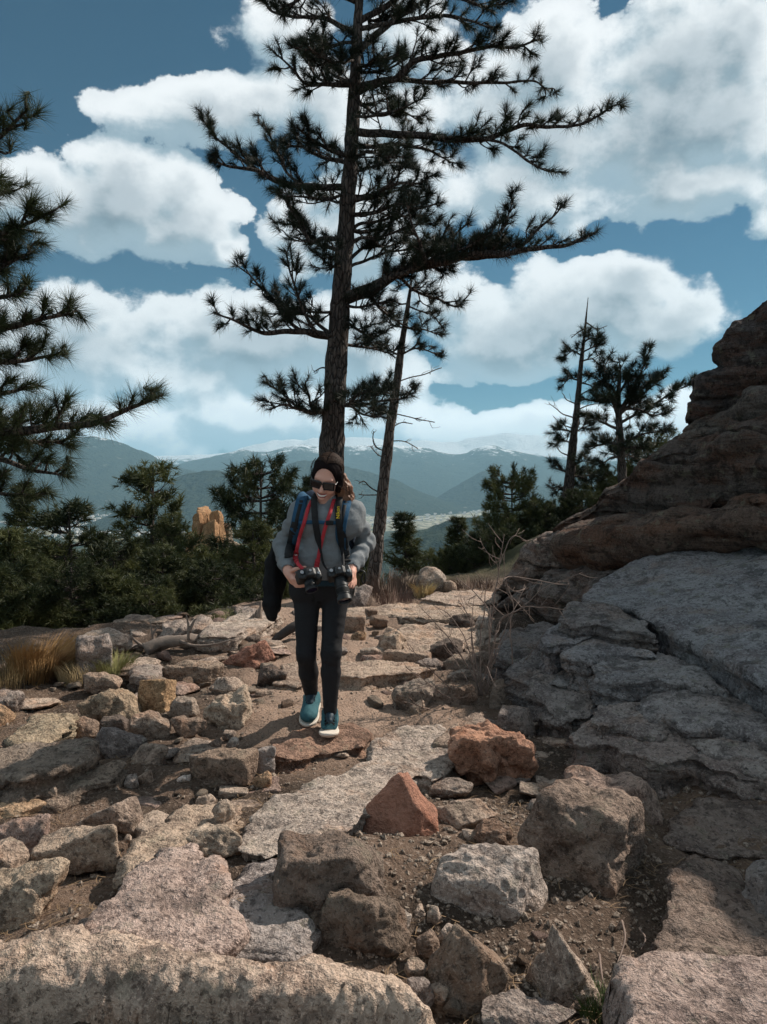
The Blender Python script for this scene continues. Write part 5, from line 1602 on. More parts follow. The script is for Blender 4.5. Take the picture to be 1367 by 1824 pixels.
for i, (kind, px, py, Y, wpx, lab) in enumerate([
    ('pine_a', 266, 836, 17.0, 230, 'tall conifer with a knobbly top left of the orange crag, highest of the forest'),
    ('pine_b', 466, 832, 16.0, 260, 'rounded pine crown just left of the hiker’s shoulder'),
    ('fir', 40, 862, 13.0, 170, 'dark spire-topped conifer under the near pine at the left edge'),
    ('pine_a', 118, 905, 11.0, 260, 'broad dark conifer between the left spire and the tall knobbly one'),
    ('pine_a', 306, 925, 15.0, 130, 'conifer directly in front of the orange crag’s left side'),
    ('pine_b', 205, 960, 12.0, 210, 'low conifer in front of the tall knobbly one'),
    ('pine_a', 452, 938, 13.0, 190, 'low pine between the orange crag and the hiker'),
    ('fir', 20, 945, 9.5, 240, 'dense low conifer at the left edge above the orange grass'),
    ('pine_a', 290, 985, 11.0, 210, 'bushy low conifer behind the dead log'),
    ('pine_b', 130, 1010, 9.0, 230, 'dense shrubby conifer behind the pale boulders'),
    ('pine_b', 385, 1010, 11.0, 190, 'shrubby conifer behind the sloping pale slab'),
    ('fir', 720, 915, 14.5, 165, 'small spiky conifer just right of the thin pine trunk'),
    ('fir', 814, 922, 20.0, 130, 'dark narrow fir in the gap above the trail end'),
    ('pine_b', 775, 985, 18.0, 120, 'low dark conifer behind the yellow-stained boulder'),
    ('pine_b', 855, 955, 16.0, 130, 'olive conifer between the narrow fir and the outcrop'),
    ('bushy', 912, 852, 15.0, 110, 'bushy young pine with upright shoots left of the half-dead pine'),
    ('bushy', 800, 992, 12.0, 100, 'dark olive bush right above the trail end'),
    ('bushy', 845, 985, 12.2, 120, 'dark bush behind the top of the bare shrub'),
    ('bushy', 880, 950, 13.0, 120, 'olive bush left of the gray outcrop toe'),
    ('bushy', 930, 948, 13.5, 120, 'low olive bush at the top end of the gray outcrop toe'),
    ('bushy', 995, 902, 15.0, 90, 'small yellow-green bush at the foot of the half-dead pine'),
    ('bushy', 893, 985, 12.8, 110, 'dark low bush behind the upper twigs of the bare shrub'),
    ('bushy', 1040, 885, 14.5, 100, 'low green bush right of the half-dead pine’s foot'),
    ('bushy', 962, 905, 14.5, 110, 'yellow-green bushy conifer at the outcrop’s left shoulder'),
    ('pine_b', 560, 985, 17.0, 150, 'conifer hidden behind the hiker’s waist'),
    ('fir', 555, 850, 22.0, 80, 'pale-topped conifer peeking out beside the hiker’s ear'),
    ('pine_b', 640, 985, 15.0, 110, 'conifer behind the thin pine trunk at hip height'),
    ('bushy', 1150, 790, 16.0, 190, 'low olive bush behind the outcrop beside the bushy pine'),
    ('bushy', 1055, 838, 16.5, 110, 'low olive conifer between the half-dead and the bushy pine'),
]):
    forest_tree(kind, lab, px, py, Y, wpx, i * 1.7)
rs = np.random.RandomState(23)
for i in range(34):
    Y = rs.uniform(8.6, 15)
    px = rs.uniform(-60, 560)
    forest_tree(['pine_b', 'bushy', 'pine_a'][i % 3], 'low shrubby conifer in the dense thicket just below the crest', px, rs.uniform(1000, 1085) + (20 if px > 420 or 320 < px < 430 else 0), Y, rs.uniform(150, 240) * 11 / Y, rs.uniform(0, 6.28), 'thicket of low conifers just below the crest')
rs = np.random.RandomState(3)
for i in range(46):
    Y = rs.uniform(22, 60)
    px = rs.uniform(-120, 960)
    x = (px - PW / 2) / FPX * Y
    z = g1(x, Y); h = rs.uniform(5, 8.5)
    if 850 + (1.5 - z - h) / Y * 1350 < (935 if px < 600 else 960): continue
    t = empty('conifer', (x, Y, z), 'conifer of the forest on the slope far below the crest', 'tree', 'forest far down the slope')
    kd = ['pine_a', 'pine_b', 'fir'][rs.randint(3)]
    s = h / PH0[kd]
    t.scale = (s, s, s); t.rotation_euler = (0, 0, rs.uniform(0, 6.28))
    for nm, me in zip(('trunk', 'branches', 'crown'), PROTO[kd]):
        c = bpy.data.objects.new(nm, me); COL.objects.link(c); c.parent = t

# the wooded slopes farther down read as one mass
_fb = Bag()
for k in range(5000):
    Y = 60 * (2600 / 60) ** rs.rand(); x = rs.uniform(-0.75, 0.6) * Y
    d = g1(x, Y) if Y < 1000 else VALLEY
    if Y > 1000:
        if rs.rand() < 0.5: continue
    h = rs.uniform(5, 10); w = h * rs.uniform(0.2, 0.32)
    a = rs.uniform(0, 6.28) + np.arange(5) * 2 * np.pi / 5
    V = np.vstack([np.stack([x + w * np.cos(a), Y + w * np.sin(a), np.full(5, d + 0.3)], -1), np.stack([x + w * .62 * np.cos(a + .6), Y + w * .62 * np.sin(a + .6), np.full(5, d + h * .5)], -1), [[x, Y, d + h]]])
    j = np.arange(5); jn = (j + 1) % 5
    _fb.add(V, np.vstack([np.stack([j, jn, 5 + j], -1), np.stack([jn, 5 + jn, 5 + j], -1), np.stack([5 + j, 5 + jn, np.full(5, 10)], -1)]))
tag(put('distant_forest', _fb.mesh('distant_forest', M_FOREST, False)), 'dark conifer forest covering the slopes towards the valley', None, None, 'stuff')

# the orange crag among the trees
def crag_tower():
    t = empty('rock_crag', tuple(at(368, 1000, 60)), 'orange-tan crag standing out of the forest left of the hiker', 'crag')
    rng = np.random.RandomState(8)
    for px0, px1, top, dep in [(343, 362, 912, 0), (352, 382, 902, 1.0), (374, 400, 908, 0.3), (392, 414, 930, 1.2), (360, 392, 925, -1.0), (400, 440, 958, 2.0), (330, 352, 945, 1.5)]:
        Yd = 60 + dep
        c = at((px0 + px1) / 2, top, Yd); w = (px1 - px0) / FPX * Yd
        h = 7.0
        V, F = rock_shape(w * 1.15, w * 1.2, h, int(px0), 5, sharp=16, cuts=2, jit=0.07, rough=0.8, yaw=0.3)
        V = V + 0.32 * fbm(V * np.array([1.3, 1.3, .4]), 4)[:, None] * np.array([1, 1, 0])
        o = put('rock_pillar', mesh('rock_pillar', V + np.array([c[0], c[1], c[2] - h]) - np.array(t.location), F, M_ROCK), t)
        o.color = (0.36, 0.215, 0.115, 1) if px0 < 392 else (0.32, 0.26, 0.2, 1)
    return t


crag_tower()


# ---------------------------------------------------------------- grasses, shrub, dead wood
def blades(center, n, height, spread, lean, rng, width=0.004, curve=0.5):
    a = rng.uniform(0, 6.28, n); rr = spread * np.sqrt(rng.rand(n))
    p = np.stack([center[0] + rr * np.cos(a), center[1] + rr * np.sin(a), np.full(n, center[2] - 0.02)], -1)
    out = np.stack([np.cos(a), np.sin(a), np.zeros(n)], -1) * rng.uniform(0.1, 0.7, n)[:, None] + np.array(lean) + rng.normal(0, 0.15, (n, 3)) * [1, 1, 0]
    h = height * rng.uniform(0.5, 1.1, n)[:, None]
    m1 = p + out * h * 0.25 + [0, 0, 1] * h * 0.55
    tip = p + out * h * (0.55 + curve * 0.5) + [0, 0, 1] * h * (1.0 - 0.25 * curve)
    s = np.stack([-np.sin(a + 1), np.cos(a + 1), np.zeros(n)], -1) * width / 2
    V = np.stack([p + s, p - s, m1 + s * .8, m1 - s * .8, tip], 1).reshape(-1, 3)
    k = np.arange(n)[:, None] * 5
    F = np.concatenate([k + [0, 1, 3], k + [0, 3, 2], k + [2, 3, 4]])
    return V, F


def grass(name, label, px, py, n, height, spread, col, seed, lean=(-0.2, 0, 0), width=0.005, cat='grass tuft', curve=0.5):
    rng = np.random.RandomState(seed)
    c = on_ground(px, py)
    c[1] += spread * 0.5
    V, F = blades((0, 0, 0), n, height, spread, lean, rng, width, curve)
    m, N, b = material(name + '_blades')
    f, _ = N.noise(N.n('ShaderNodeTexCoord').outputs['Object'], 14, 3)
    N.put(b.inputs['Base Color'], N.mix(f, tuple(x * 0.55 for x in col), tuple(min(1, x * 1.3) for x in col)))
    o = put(name, mesh(name, V, F, m, False), loc=c)
    return tag(o, label, cat)


grass('grass_tuft', 'large orange bunchgrass tuft at the left edge below the trees', 62, 1212, 1500, 0.36, 0.2, (0.36, 0.215, 0.09), 1, lean=(0.4, 0, 0), width=0.006)
grass('grass_tuft', 'dull brown grass spilling at the left edge beside the orange tuft', 8, 1226, 700, 0.26, 0.22, (0.22, 0.16, 0.08), 2, lean=(0.1, 0, 0))
grass('grass_tuft', 'pale green grass tuft right of the tall blue-gray boulder', 196, 1206, 700, 0.2, 0.13, (0.26, 0.25, 0.10), 3, lean=(0.0, 0, 0))
grass('grass_tuft', 'dry straw grass at the foot of the tall blue-gray boulder', 140, 1214, 500, 0.2, 0.16, (0.38, 0.28, 0.15), 4)
grass('grass_tuft', 'yellow dry grass clump beside the boulder at the trail end', 755, 1066, 170, 0.24, 0.10, (0.55, 0.42, 0.22), 5, lean=(0, 0, 0), width=0.014)
grass('grass_tuft', 'reddish-brown dead brush at the foot of the thin pine', 702, 1080, 220, 0.26, 0.2, (0.20, 0.13, 0.105), 6, lean=(0.1, 0, 0), width=0.006)
grass('grass_tuft', 'gray-brown brush left of the thin pine’s foot', 640, 1082, 130, 0.2, 0.16, (0.18, 0.15, 0.13), 7, width=0.006)
grass('grass_tuft', 'brown brush above the far end of the trail right of the boulder', 838, 1052, 220, 0.22, 0.3, (0.19, 0.13, 0.10), 8, width=0.008)
grass('grass_tuft', 'brown brush on the low rise behind the thin pine’s foot', 690, 1060, 240, 0.34, 0.35, (0.17, 0.12, 0.095), 13, lean=(0.1, 0, 0), width=0.010)
grass('grass_tuft', 'gray-brown brush between the thin pine and the yellow grass', 728, 1058, 200, 0.3, 0.25, (0.20, 0.155, 0.125), 14, lean=(0.05, 0, 0), width=0.010)
grass('grass_tuft', 'green moss-like grass at the foot of the mossy left boulder', 60, 1512, 260, 0.07, 0.05, (0.09, 0.12, 0.04), 9)
grass('grass_tuft', 'small green grass clump at the bottom edge beside the pinkish slab', 1072, 1812, 320, 0.10, 0.06, (0.09, 0.13, 0.045), 10, lean=(0, 0, 0), width=0.003)
grass('grass_tuft', 'small olive tuft on the pale sloping slab', 398, 1106, 300, 0.14, 0.2, (0.16, 0.16, 0.07), 11, width=0.006)
grass('grass_tuft', 'dark green plant growing on the great tilted slab', 1300, 1000, 500, 0.14, 0.12, (0.035, 0.045, 0.025), 12, width=0.008)
bpy.data.objects.remove([o for o in bpy.data.objects if o.get('label', '').startswith('dark green plant')][0], do_unlink=True)


def needle_litter():
    rng = np.random.RandomState(77)
    n = 5200
    y = 1.8 + 4.6 * rng.rand(n) ** 1.3; x = rng.uniform(-0.58, 0.55, n) * y
    keep = fbm(np.stack([x, y, 0 * x], -1) * 2.2, 3) > -0.02
    x, y = x[keep], y[keep]; n = len(x)
    a = rng.uniform(0, 3.14, n); l = rng.uniform(0.04, 0.09, n)
    q = np.stack([x, y, 0 * x], -1)
    z = hgt(x, y) + 0.085 * fbm(q * 0.9, 3) + 0.030 * fbm(q * 4.0 + 3, 3) + 0.012 * fbm(q * 19 + 7, 2) + 0.008
    dx, dy = np.cos(a) * l, np.sin(a) * l
    s = 0.0016
    c = np.stack([x, y, z], -1)
    A = c - np.stack([dx, dy, -0.004 + 0 * x], -1) / 2; B = c + np.stack([dx, dy, 0.006 + 0 * x], -1) / 2 ; Mid = c + np.stack([-dy, dx, 0 * x], -1) * 0.09 + [0, 0, .004]
    sd = np.stack([-np.sin(a), np.cos(a), 0 * a], -1) * s
    V = np.stack([A + sd, A - sd, Mid + sd, Mid - sd, B], 1).reshape(-1, 3)
    k = np.arange(n)[:, None] * 5
    F = np.concatenate([k + [0, 1, 3], k + [0, 3, 2], k + [2, 3, 4]])
    m = plain('fallen_needle', (0.20, 0.13, 0.075), 0.8, 0.2, 0.5, 9)
    tag(put('fallen_needles', mesh('fallen_needles', V, F, m, False)), 'fallen brown pine needles littering the trail soil', None, None, 'stuff')


needle_litter()

# ---- leafless shrub on the right of the trail
SHR = [([(861, 1237), (846, 1173), (837, 1105), (817, 1068)], 0, .009), ([(861, 1240), (820, 1163), (793, 1129), (749, 1080)], -.1, .008), ([(842, 1258), (820, 1240), (773, 1198), (749, 1173), (729, 1149)], -.3, .008),
       ([(832, 1260), (800, 1243), (763, 1217), (724, 1188)], -.4, .007), ([(830, 1272), (788, 1270), (749, 1258), (719, 1251)], -.5, .007), ([(868, 1235), (871, 1200), (873, 1134), (878, 1085), (886, 1030), (895, 978), (898, 952)], .2, .011),
       ([(875, 1120), (866, 1080), (846, 1056), (810, 1028)], .1, .008), ([(900, 1240), (912, 1188), (910, 1105), (925, 1070), (936, 1044)], .3, .009), ([(868, 1200), (880, 1140), (893, 1102), (934, 1080), (973, 1046), (1038, 1020)], -.2, .009),
       ([(893, 1102), (934, 1082), (968, 1082), (1004, 1086)], -.2, .006), ([(870, 1190), (900, 1120), (915, 1083), (902, 1032), (897, 983)], .1, .007), ([(895, 985), (885, 1002), (868, 985), (856, 958)], .2, .005),
       ([(905, 1235), (922, 1200), (940, 1170), (968, 1129)], .0, .006), ([(858, 1240), (844, 1200), (841, 1134), (844, 1070)], .2, .008), ([(852, 1250), (815, 1180), (795, 1150), (785, 1120)], .2, .006),
       ([(898, 1030), (915, 1027), (968, 1036), (1014, 1041)], .2, .006), ([(862, 1225), (868, 1188), (875, 1207), (888, 1227)], -.3, .006), ([(860, 1240), (855, 1160), (862, 1090), (868, 1030)], .1, .008),
       ([(866, 1230), (880, 1180), (890, 1150), (905, 1130)], -.1, .007), ([(856, 1240), (830, 1140), (800, 1095), (772, 1078)], .0, .006), ([(890, 1005), (910, 960), (925, 955), (940, 968)], .1, .005),
       ([(850, 1255), (800, 1225), (770, 1222), (735, 1228)], -.2, .006)]
_sb = on_ground(858, 1262)
shrub = empty('bare_shrub', tuple(_sb), 'leafless shrub with many thin pale stems on the right of the trail', 'shrub')
rng = np.random.RandomState(19)
for path, dz, th in SHR:
    Y = _sb[1] + 0.1
    k = len(path)
    pts = np.array([at(px, py, Y + dz * i / (k - 1)) for i, (px, py) in enumerate(path)])
    Q = spline(pts, 10 * k)
    Q = Q + 0.010 * np.stack([perlin(Q * 9 + a * 7) for a in range(3)], -1)
    b = Bag(); b.add(*tube(Q, np.linspace(th * .68, 0.0018, len(Q)), 6))
    for i in range(int(len(Q) * 0.3), len(Q) - 1, 4):
        if rng.rand() < 0.3: continue
        d = Q[i + 1] - Q[i - 1]; d /= np.linalg.norm(d)
        dd = d * 0.6 + rng.normal(0, 0.6, 3); dd /= np.linalg.norm(dd)
        l = rng.uniform(0.04, 0.17)
        e = [Q[i], Q[i] + dd * l * 0.5 + rng.normal(0, .008, 3), Q[i] + dd * l + [0, 0, .02]]
        b.add(*tube(spline(e, 5), np.linspace(max(.0022, th * .35), .0012, 5), 4))
        if rng.rand() < 0.5:
            dd2 = dd + rng.normal(0, 0.6, 3)
            b.add(*tube(spline([e[1], e[1] + dd2 * l * .3, e[1] + dd2 * l * .55 + [0, 0, .01]], 4), np.linspace(.002, .001, 4), 3))
    put('stem', b.mesh('stem', M_SHRUB, True, _sb), shrub)


# ---- dead wood at the forest edge
def dead_wood():
    rng = np.random.RandomState(4)
    c = on_ground(300, 1160)
    lg = empty('dead_log', tuple(c), 'dead gray fallen log with broken upright branches at the forest edge', 'log')
    P = spline([at(258, 1158, c[1]), at(290, 1146, c[1] + .05), at(330, 1140, c[1] + .1), at(365, 1136, c[1] + .2)], 40)
    V, F = tube(P, np.linspace(.062, .03, 40), 14)
    V = V + 0.02 * fbm(V * np.array([4, 14, 14]), 3)[:, None] * np.array([0, 1, 1])
    put('log_trunk', mesh('log_trunk', V - c, F, M_DEAD), lg)
    for p in [[(337, 1140), (336, 1115), (332, 1095)], [(338, 1125), (345, 1108), (350, 1102)], [(275, 1150), (272, 1128), (268, 1108)], [(272, 1130), (280, 1118)], [(262, 1155), (245, 1150), (228, 1160)], [(320, 1142), (345, 1150), (380, 1148), (420, 1138)], [(265, 1158), (240, 1140), (232, 1128)], [(270, 1160), (250, 1165), (215, 1165)]]:
        Q = spline([at(a, b, c[1] + 0.05) for a, b in p], 12)
        V, F = tube(Q, np.linspace(.017, .004, 12), 7)
        put('dead_branch', mesh('dead_branch', V - c, F, M_DEAD), lg)
    s = on_ground(452, 1124)
    st = empty('tree_stump', tuple(s), 'splintered brown stump with a pointed sliver left of the hiker', 'stump')
    P = spline([s + [0, .05, -.05], s + [0, .05, .05], s + [0.01, .05, .10]], 24)
    V, F = tube(P, np.linspace(.125, .085, 24), 24)
    V = V + 0.05 * fbm(V * np.array([11, 11, 2]), 3)[:, None] * np.array([1, 1, 0.5])
    put('stump_base', mesh('stump_base', V - s, F, M_DEAD), st)
    for ox, oy, hh, rr in ((.045, .05, .30, .040), (-.03, .03, .17, .035), (.0, .09, .21, .035), (-.06, .07, .12, .03)):
        P = spline([s + [ox, oy, .04], s + [ox + .012, oy, .04 + hh * .5], s + [ox + .03, oy, hh]], 14)
        V, F = tube(P, np.linspace(rr, .004, 14), 7)
        V = V + 0.012 * fbm(V * np.array([30, 30, 5]), 2)[:, None] * np.array([1, 1, 0])
        put('splinter', mesh('splinter', V - s, F, M_DEAD), st)
    for dx in (-.2, .18):
        P = spline([s + [dx * .3, 0, .04], s + [dx * .8, -.06, .01], s + [dx * 1.5, -.1, -.05]], 12)
        V, F = tube(P, np.linspace(.06, .02, 12), 8)
        put('root', mesh('root', V - s, F, M_DEAD), st)
    r = on_ground(508, 1144)
    P = spline([at(484, 1146, r[1]), at(500, 1132, r[1] + .05), at(525, 1116, r[1] + .1), at(545, 1112, r[1] + .2)], 20)
    V, F = tube(P, np.linspace(.03, .055, 20), 10)
    o = put('dead_root', mesh('dead_root', V - r, F, plain('charred_wood', (.05, .043, .04), .9, .2, .3)), loc=r)
    tag(o, 'dark dead root slanting out of the ground beside the hiker’s knee', 'root')


dead_wood()

# ---- dry twigs lying on the soil of the right foreground
for k, (lab, p) in enumerate([('dry pale twig on the soil below the big brown boulder', [(1108, 1640), (1114, 1668), (1108, 1695), (1100, 1715)]),
                              ('short curved dry stem left of the pinkish slab', [(1140, 1655), (1150, 1672), (1142, 1692)]),
                              ('dry stem leaning at the sunlit wedge stone', [(1068, 1700), (1074, 1745), (1086, 1775)]),
                              ('long thin dead twig in the shaded soil under the ledges', [(1285, 1430), (1320, 1450), (1338, 1475)]),
                              ('bent dry stem beside the square dark block', [(645, 1588), (655, 1560), (690, 1540), (705, 1532)])]):
    g_ = on_ground(*p[len(p) // 2])
    Q = spline([on_ground(a, b_, 0.012 + 0.012 * (i % 2)) for i, (a, b_) in enumerate(p)], 16)
    V, F = tube(Q, np.linspace(.004, .0018, 16), 6)
    tag(put('twig', mesh('twig', V - g_, F, M_SHRUB), loc=g_), lab, 'twig')
# ---------------------------------------------------------------- the hiker
class Vox:
    """signed distance field on a grid; smooth unions of tapered capsules, ellipsoids and boxes; meshed with surface nets"""
    def __init__(s, lo, hi, h):
        s.h = h; s.lo = np.array(lo, dtype=float)
        n = np.ceil((np.array(hi) - s.lo) / h).astype(int) + 1
        s.n = n
        s.ax = [s.lo[i] + h * np.arange(n[i]) for i in range(3)]
        s.d = np.full(n, 0.5, dtype=np.float32)
    def _win(s, lo, hi):
        sl = []
        for i in range(3):
            a = int(max(0, math.floor((lo[i] - s.lo[i]) / s.h))); b = int(min(s.n[i], math.ceil((hi[i] - s.lo[i]) / s.h) + 1))
            if b <= a: return None
            sl.append(slice(a, b))
        return tuple(sl)
    def _pts(s, w):
        return np.stack(np.meshgrid(s.ax[0][w[0]], s.ax[1][w[1]], s.ax[2][w[2]], indexing='ij'), -1)
    def _put(s, w, e, k, sub=False):
        d = s.d[w]
        if sub:
            e = -e
            hh = np.clip(0.5 - 0.5 * (d - e) / k, 0, 1)
            s.d[w] = d * (1 - hh) + e * hh + k * hh * (1 - hh)
        else:
            hh = np.clip(0.5 + 0.5 * (e - d) / k, 0, 1)
            s.d[w] = e * (1 - hh) + d * hh - k * hh * (1 - hh)
    def cone(s, a, b, ra, rb, k=0.015, sub=False):
        a, b = np.asarray(a, float), np.asarray(b, float)
        m = max(ra, rb) + 2 * k + 4 * s.h
        w = s._win(np.minimum(a, b) - m, np.maximum(a, b) + m)
        if w is None: return
        p = s._pts(w); ab = b - a
        t = np.clip(((p - a) @ ab) / (ab @ ab + 1e-12), 0, 1)
        e = np.linalg.norm(p - a - t[..., None] * ab, axis=-1) - (ra + (rb - ra) * t)
        s._put(w, e, k, sub)
    def chain(s, pts, rad, k=0.015):
        for i in range(len(pts) - 1): s.cone(pts[i], pts[i + 1], rad[i], rad[i + 1], k)
    def ell(s, c, r, k=0.015, R_=None, sub=False):
        c = np.asarray(c, float); r = np.asarray(r, float)
        m = r.max() + 2 * k + 4 * s.h
        w = s._win(c - m, c + m)
        if w is None: return
        p = s._pts(w) - c
        if R_ is not None: p = p @ R_          # columns of R_ are the local axes
        k0 = np.linalg.norm(p / r, axis=-1); k1 = np.linalg.norm(p / (r * r), axis=-1) + 1e-9
        s._put(w, k0 * (k0 - 1) / k1, k, sub)
    def box(s, c, b, k=0.006, R_=None, rnd=0.006, sub=False):
        c = np.asarray(c, float); b = np.asarray(b, float)
        m = np.linalg.norm(b) + 2 * k + 4 * s.h
        w = s._win(c - m, c + m)
        if w is None: return
        p = s._pts(w) - c
        if R_ is not None: p = p @ R_
        q = np.abs(p) - (b - rnd)
        e = np.linalg.norm(np.maximum(q, 0), axis=-1) + np.minimum(q.max(-1), 0) - rnd
        s._put(w, e, k, sub)
    def cut(s, point, normal):
        """remove what lies on the side the normal points to"""
        n = np.asarray(normal, float); n /= np.linalg.norm(n)
        e = ((s.ax[0][:, None, None] - point[0]) * n[0] + (s.ax[1][None, :, None] - point[1]) * n[1] + (s.ax[2][None, None, :] - point[2]) * n[2])
        s.d = np.maximum(s.d, e.astype(np.float32))
    def at(s, P):
        i = np.clip(np.round((np.asarray(P) - s.lo) / s.h).astype(int), 0, s.n - 1)
        return s.d[i[..., 0], i[..., 1], i[..., 2]]
    def net(s):
        d = s.d
        ins = d < 0
        c = ins[:-1, :-1, :-1].astype(np.int8)
        tot = np.zeros_like(c)
        for dx in (0, 1):
            for dy in (0, 1):
                for dz in (0, 1):
                    tot += ins[dx:d.shape[0] - 1 + dx, dy:d.shape[1] - 1 + dy, dz:d.shape[2] - 1 + dz]
        act = (tot > 0) & (tot < 8)
        I = np.argwhere(act)
        idx = np.full(act.shape, -1, np.int32); idx[act] = np.arange(len(I))
        cor = np.array([[x, y, z] for x in (0, 1) for y in (0, 1) for z in (0, 1)])
        vals = np.stack([d[I[:, 0] + o[0], I[:, 1] + o[1], I[:, 2] + o[2]] for o in cor], 1)
        acc = np.zeros((len(I), 3)); cnt = np.zeros(len(I))
        for a in range(8):
            for b in range(a + 1, 8):
                if np.abs(cor[a] - cor[b]).sum() != 1: continue
                va, vb = vals[:, a], vals[:, b]
                m = (va < 0) != (vb < 0)
                t = np.where(m, va / np.where(m, va - vb, 1), 0)
                acc += np.where(m[:, None], cor[a] + t[:, None] * (cor[b] - cor[a]), 0); cnt += m
        V = s.lo + s.h * (I + acc / cnt[:, None])
        F = []
        for ax in range(3):
            o = [i for i in range(3) if i != ax]
            sl0 = [slice(None)] * 3; sl1 = [slice(None)] * 3
            sl0[ax] = slice(0, -1); sl1[ax] = slice(1, None)
            a, b = ins[tuple(sl0)], ins[tuple(sl1)]
            E = np.argwhere(a != b)
            E = E[(E[:, o[0]] > 0) & (E[:, o[1]] > 0) & (E[:, o[0]] < d.shape[o[0]] - 1) & (E[:, o[1]] < d.shape[o[1]] - 1)]
            flip = a[E[:, 0], E[:, 1], E[:, 2]]
            q = []
            for da, db in ((1, 1), (0, 1), (0, 0), (1, 0)):
                e = E.copy(); e[:, o[0]] -= da; e[:, o[1]] -= db
                q.append(idx[e[:, 0], e[:, 1], e[:, 2]])
            q = np.stack(q, 1)
            if ax == 1: flip = ~flip
            q = np.where(flip[:, None], q, q[:, ::-1])
            F.append(q)
        F = np.concatenate(F)
        return V, F[(F >= 0).all(1)]


def relax(V, F, n=2, lam=0.5):
    e = np.concatenate([F[:, [0, 1]], F[:, [1, 2]], F[:, [2, 3]], F[:, [3, 0]]])
    for _ in range(n):
        acc = np.zeros_like(V); cnt = np.zeros(len(V))
        np.add.at(acc, e[:, 0], V[e[:, 1]]); np.add.at(cnt, e[:, 0], 1)
        np.add.at(acc, e[:, 1], V[e[:, 0]]); np.add.at(cnt, e[:, 1], 1)
        V = V * (1 - lam) + lam * acc / np.maximum(cnt, 1)[:, None]
    return V


def vnormals(V, F):
    fn = np.cross(V[F[:, 2]] - V[F[:, 0]], V[F[:, 3]] - V[F[:, 1]])
    N_ = np.zeros_like(V)
    for i in range(4): np.add.at(N_, F[:, i], fn)
    return N_ / (np.linalg.norm(N_, axis=1)[:, None] + 1e-12)


_ft = on_ground(588, 1317, 0.055)
YP = _ft[1] + 0.16
def pp(px, py, dy=0.0): return at(px, py, YP + dy)
PB = tuple(g for g in (_ft[0], YP, _ft[2]))
person = empty('person', PB, 'woman hiker in gray sweatshirt and black leggings looking down at the camera in her hand', 'person')
PBa = np.array(PB)

def vput(name, vox, mat, parent, relaxn=1, fold=None, base=None):
    V, F = vox.net()
    V = relax(V, F, relaxn)
    if fold is not None:
        V = V + vnormals(V, F) * fold(V)[:, None]
    base = PBa if base is None else base
    return put(name, mesh(name, V - base, F, mat), parent)

# --- joints
J = dict(neck=pp(586, 902, .02), sl=pp(535, 909, .01), sr=pp(631, 909, .01), el=pp(503, 970, .12), er=pp(653, 966, .12), wl=pp(513, 1014, -.11), wr=pp(628, 1012, -.11),
         chl=pp(550, 930, -.005), chr=pp(616, 930, -.005), bl=pp(560, 990, .03), br=pp(594, 990, .03), hl=pp(547, 1050, .06), hr=pp(599, 1050, .06),
         kl=pp(546, 1165, .0), kr=pp(590, 1163, -.04), cl=pp(550, 1198, .07), cr=pp(590, 1198, -.015), al=pp(555, 1240, .22), ar=pp(588, 1268, .0))
hu = np.array([0.13, -0.40, 0.905]); hu /= np.linalg.norm(hu)
hf = np.array([-0.14, -1.0, 0.0]); hf -= hu * (hf @ hu); hf /= np.linalg.norm(hf)
hr_ = np.cross(hu, hf)
HC = pp(583, 851.5, -.03)
HR = np.stack([hr_, hf, hu], 1)
def hp(r, f, u): return HC + HR @ np.array([r, f, u])

# --- body: one continuous skin
lo = np.array([J['el'][0] - .12, YP - .42, _ft[2] - .02]); hi = np.array([J['er'][0] + .12, YP + .48, CAMZ + .12])
B = Vox(lo, hi, 0.0054)
B.cone(J['chl'], J['chr'], .092, .092, .03); B.cone(J['bl'], J['br'], .082, .082, .05); B.cone(J['hl'], J['hr'], .080, .080, .02)
B.cone((J['chl'] + J['chr']) / 2, (J['bl'] + J['br']) / 2, .10, .095, .05); B.cone((J['bl'] + J['br']) / 2, (J['hl'] + J['hr']) / 2, .09, .08, .03)
B.cone(J['neck'], (J['chl'] + J['chr']) / 2, .055, .09, .04); B.cone(hp(0, -.03, -.06), J['neck'], .050, .054, .02)
B.cone(J['sl'], J['chl'], .038, .07, .03); B.cone(J['sr'], J['chr'], .038, .07, .03)
for s_ in 'lr':
    B.cone(J['s' + s_], J['e' + s_], .036, .033, .02); B.cone(J['e' + s_], J['w' + s_], .033, .025, .02)
    B.cone(J['h' + s_], J['k' + s_], .066, .045, .02); B.cone(J['k' + s_], J['c' + s_], .047, .047, .02); B.cone(J['c' + s_], J['a' + s_], .046, .03, .02)
B.cone(J['ar'], pp(588, 1299, .02), .03, .026, .01); B.cone(pp(588, 1299, .02), pp(587, 1304, -.06), .024, .014, .01); B.cone(J['al'], pp(556, 1256, .23), .03, .024, .01); B.cone(pp(556, 1256, .23), pp(549, 1280, .12), .024, .018, .01)
# head
B.ell(hp(0, -.012, .036), (.074, .094, .086), .02, HR); B.ell(hp(0, .034, -.034), (.058, .058, .085), .03, HR)
B.ell(hp(0, .068, -.106), (.022, .018, .016), .025, HR)
for sg in (-1, 1):
    B.ell(hp(.038 * sg, .062, -.044), (.024, .022, .020), .02, HR)
    B.ell(hp(.074 * sg, -.008, -.012), (.010, .020, .030), .008, HR)
    B.ell(hp(.013 * sg, .098, -.042), (.009, .011, .008), .006, HR)
    B.ell(hp(.03 * sg, .092, .004), (.020, .012, .012), .012, HR, sub=True)
B.cone(hp(0, .086, .012), hp(0, .112, -.036), .009, .0125, .012)
B.ell(hp(0, .078, .026), (.052, .016, .012), .02, HR)
B.ell(hp(0, .094, -.070), (.033, .014, .010), .006, HR, sub=True)
B.ell(hp(0, .088, -.088), (.022, .012, .008), .012, HR)
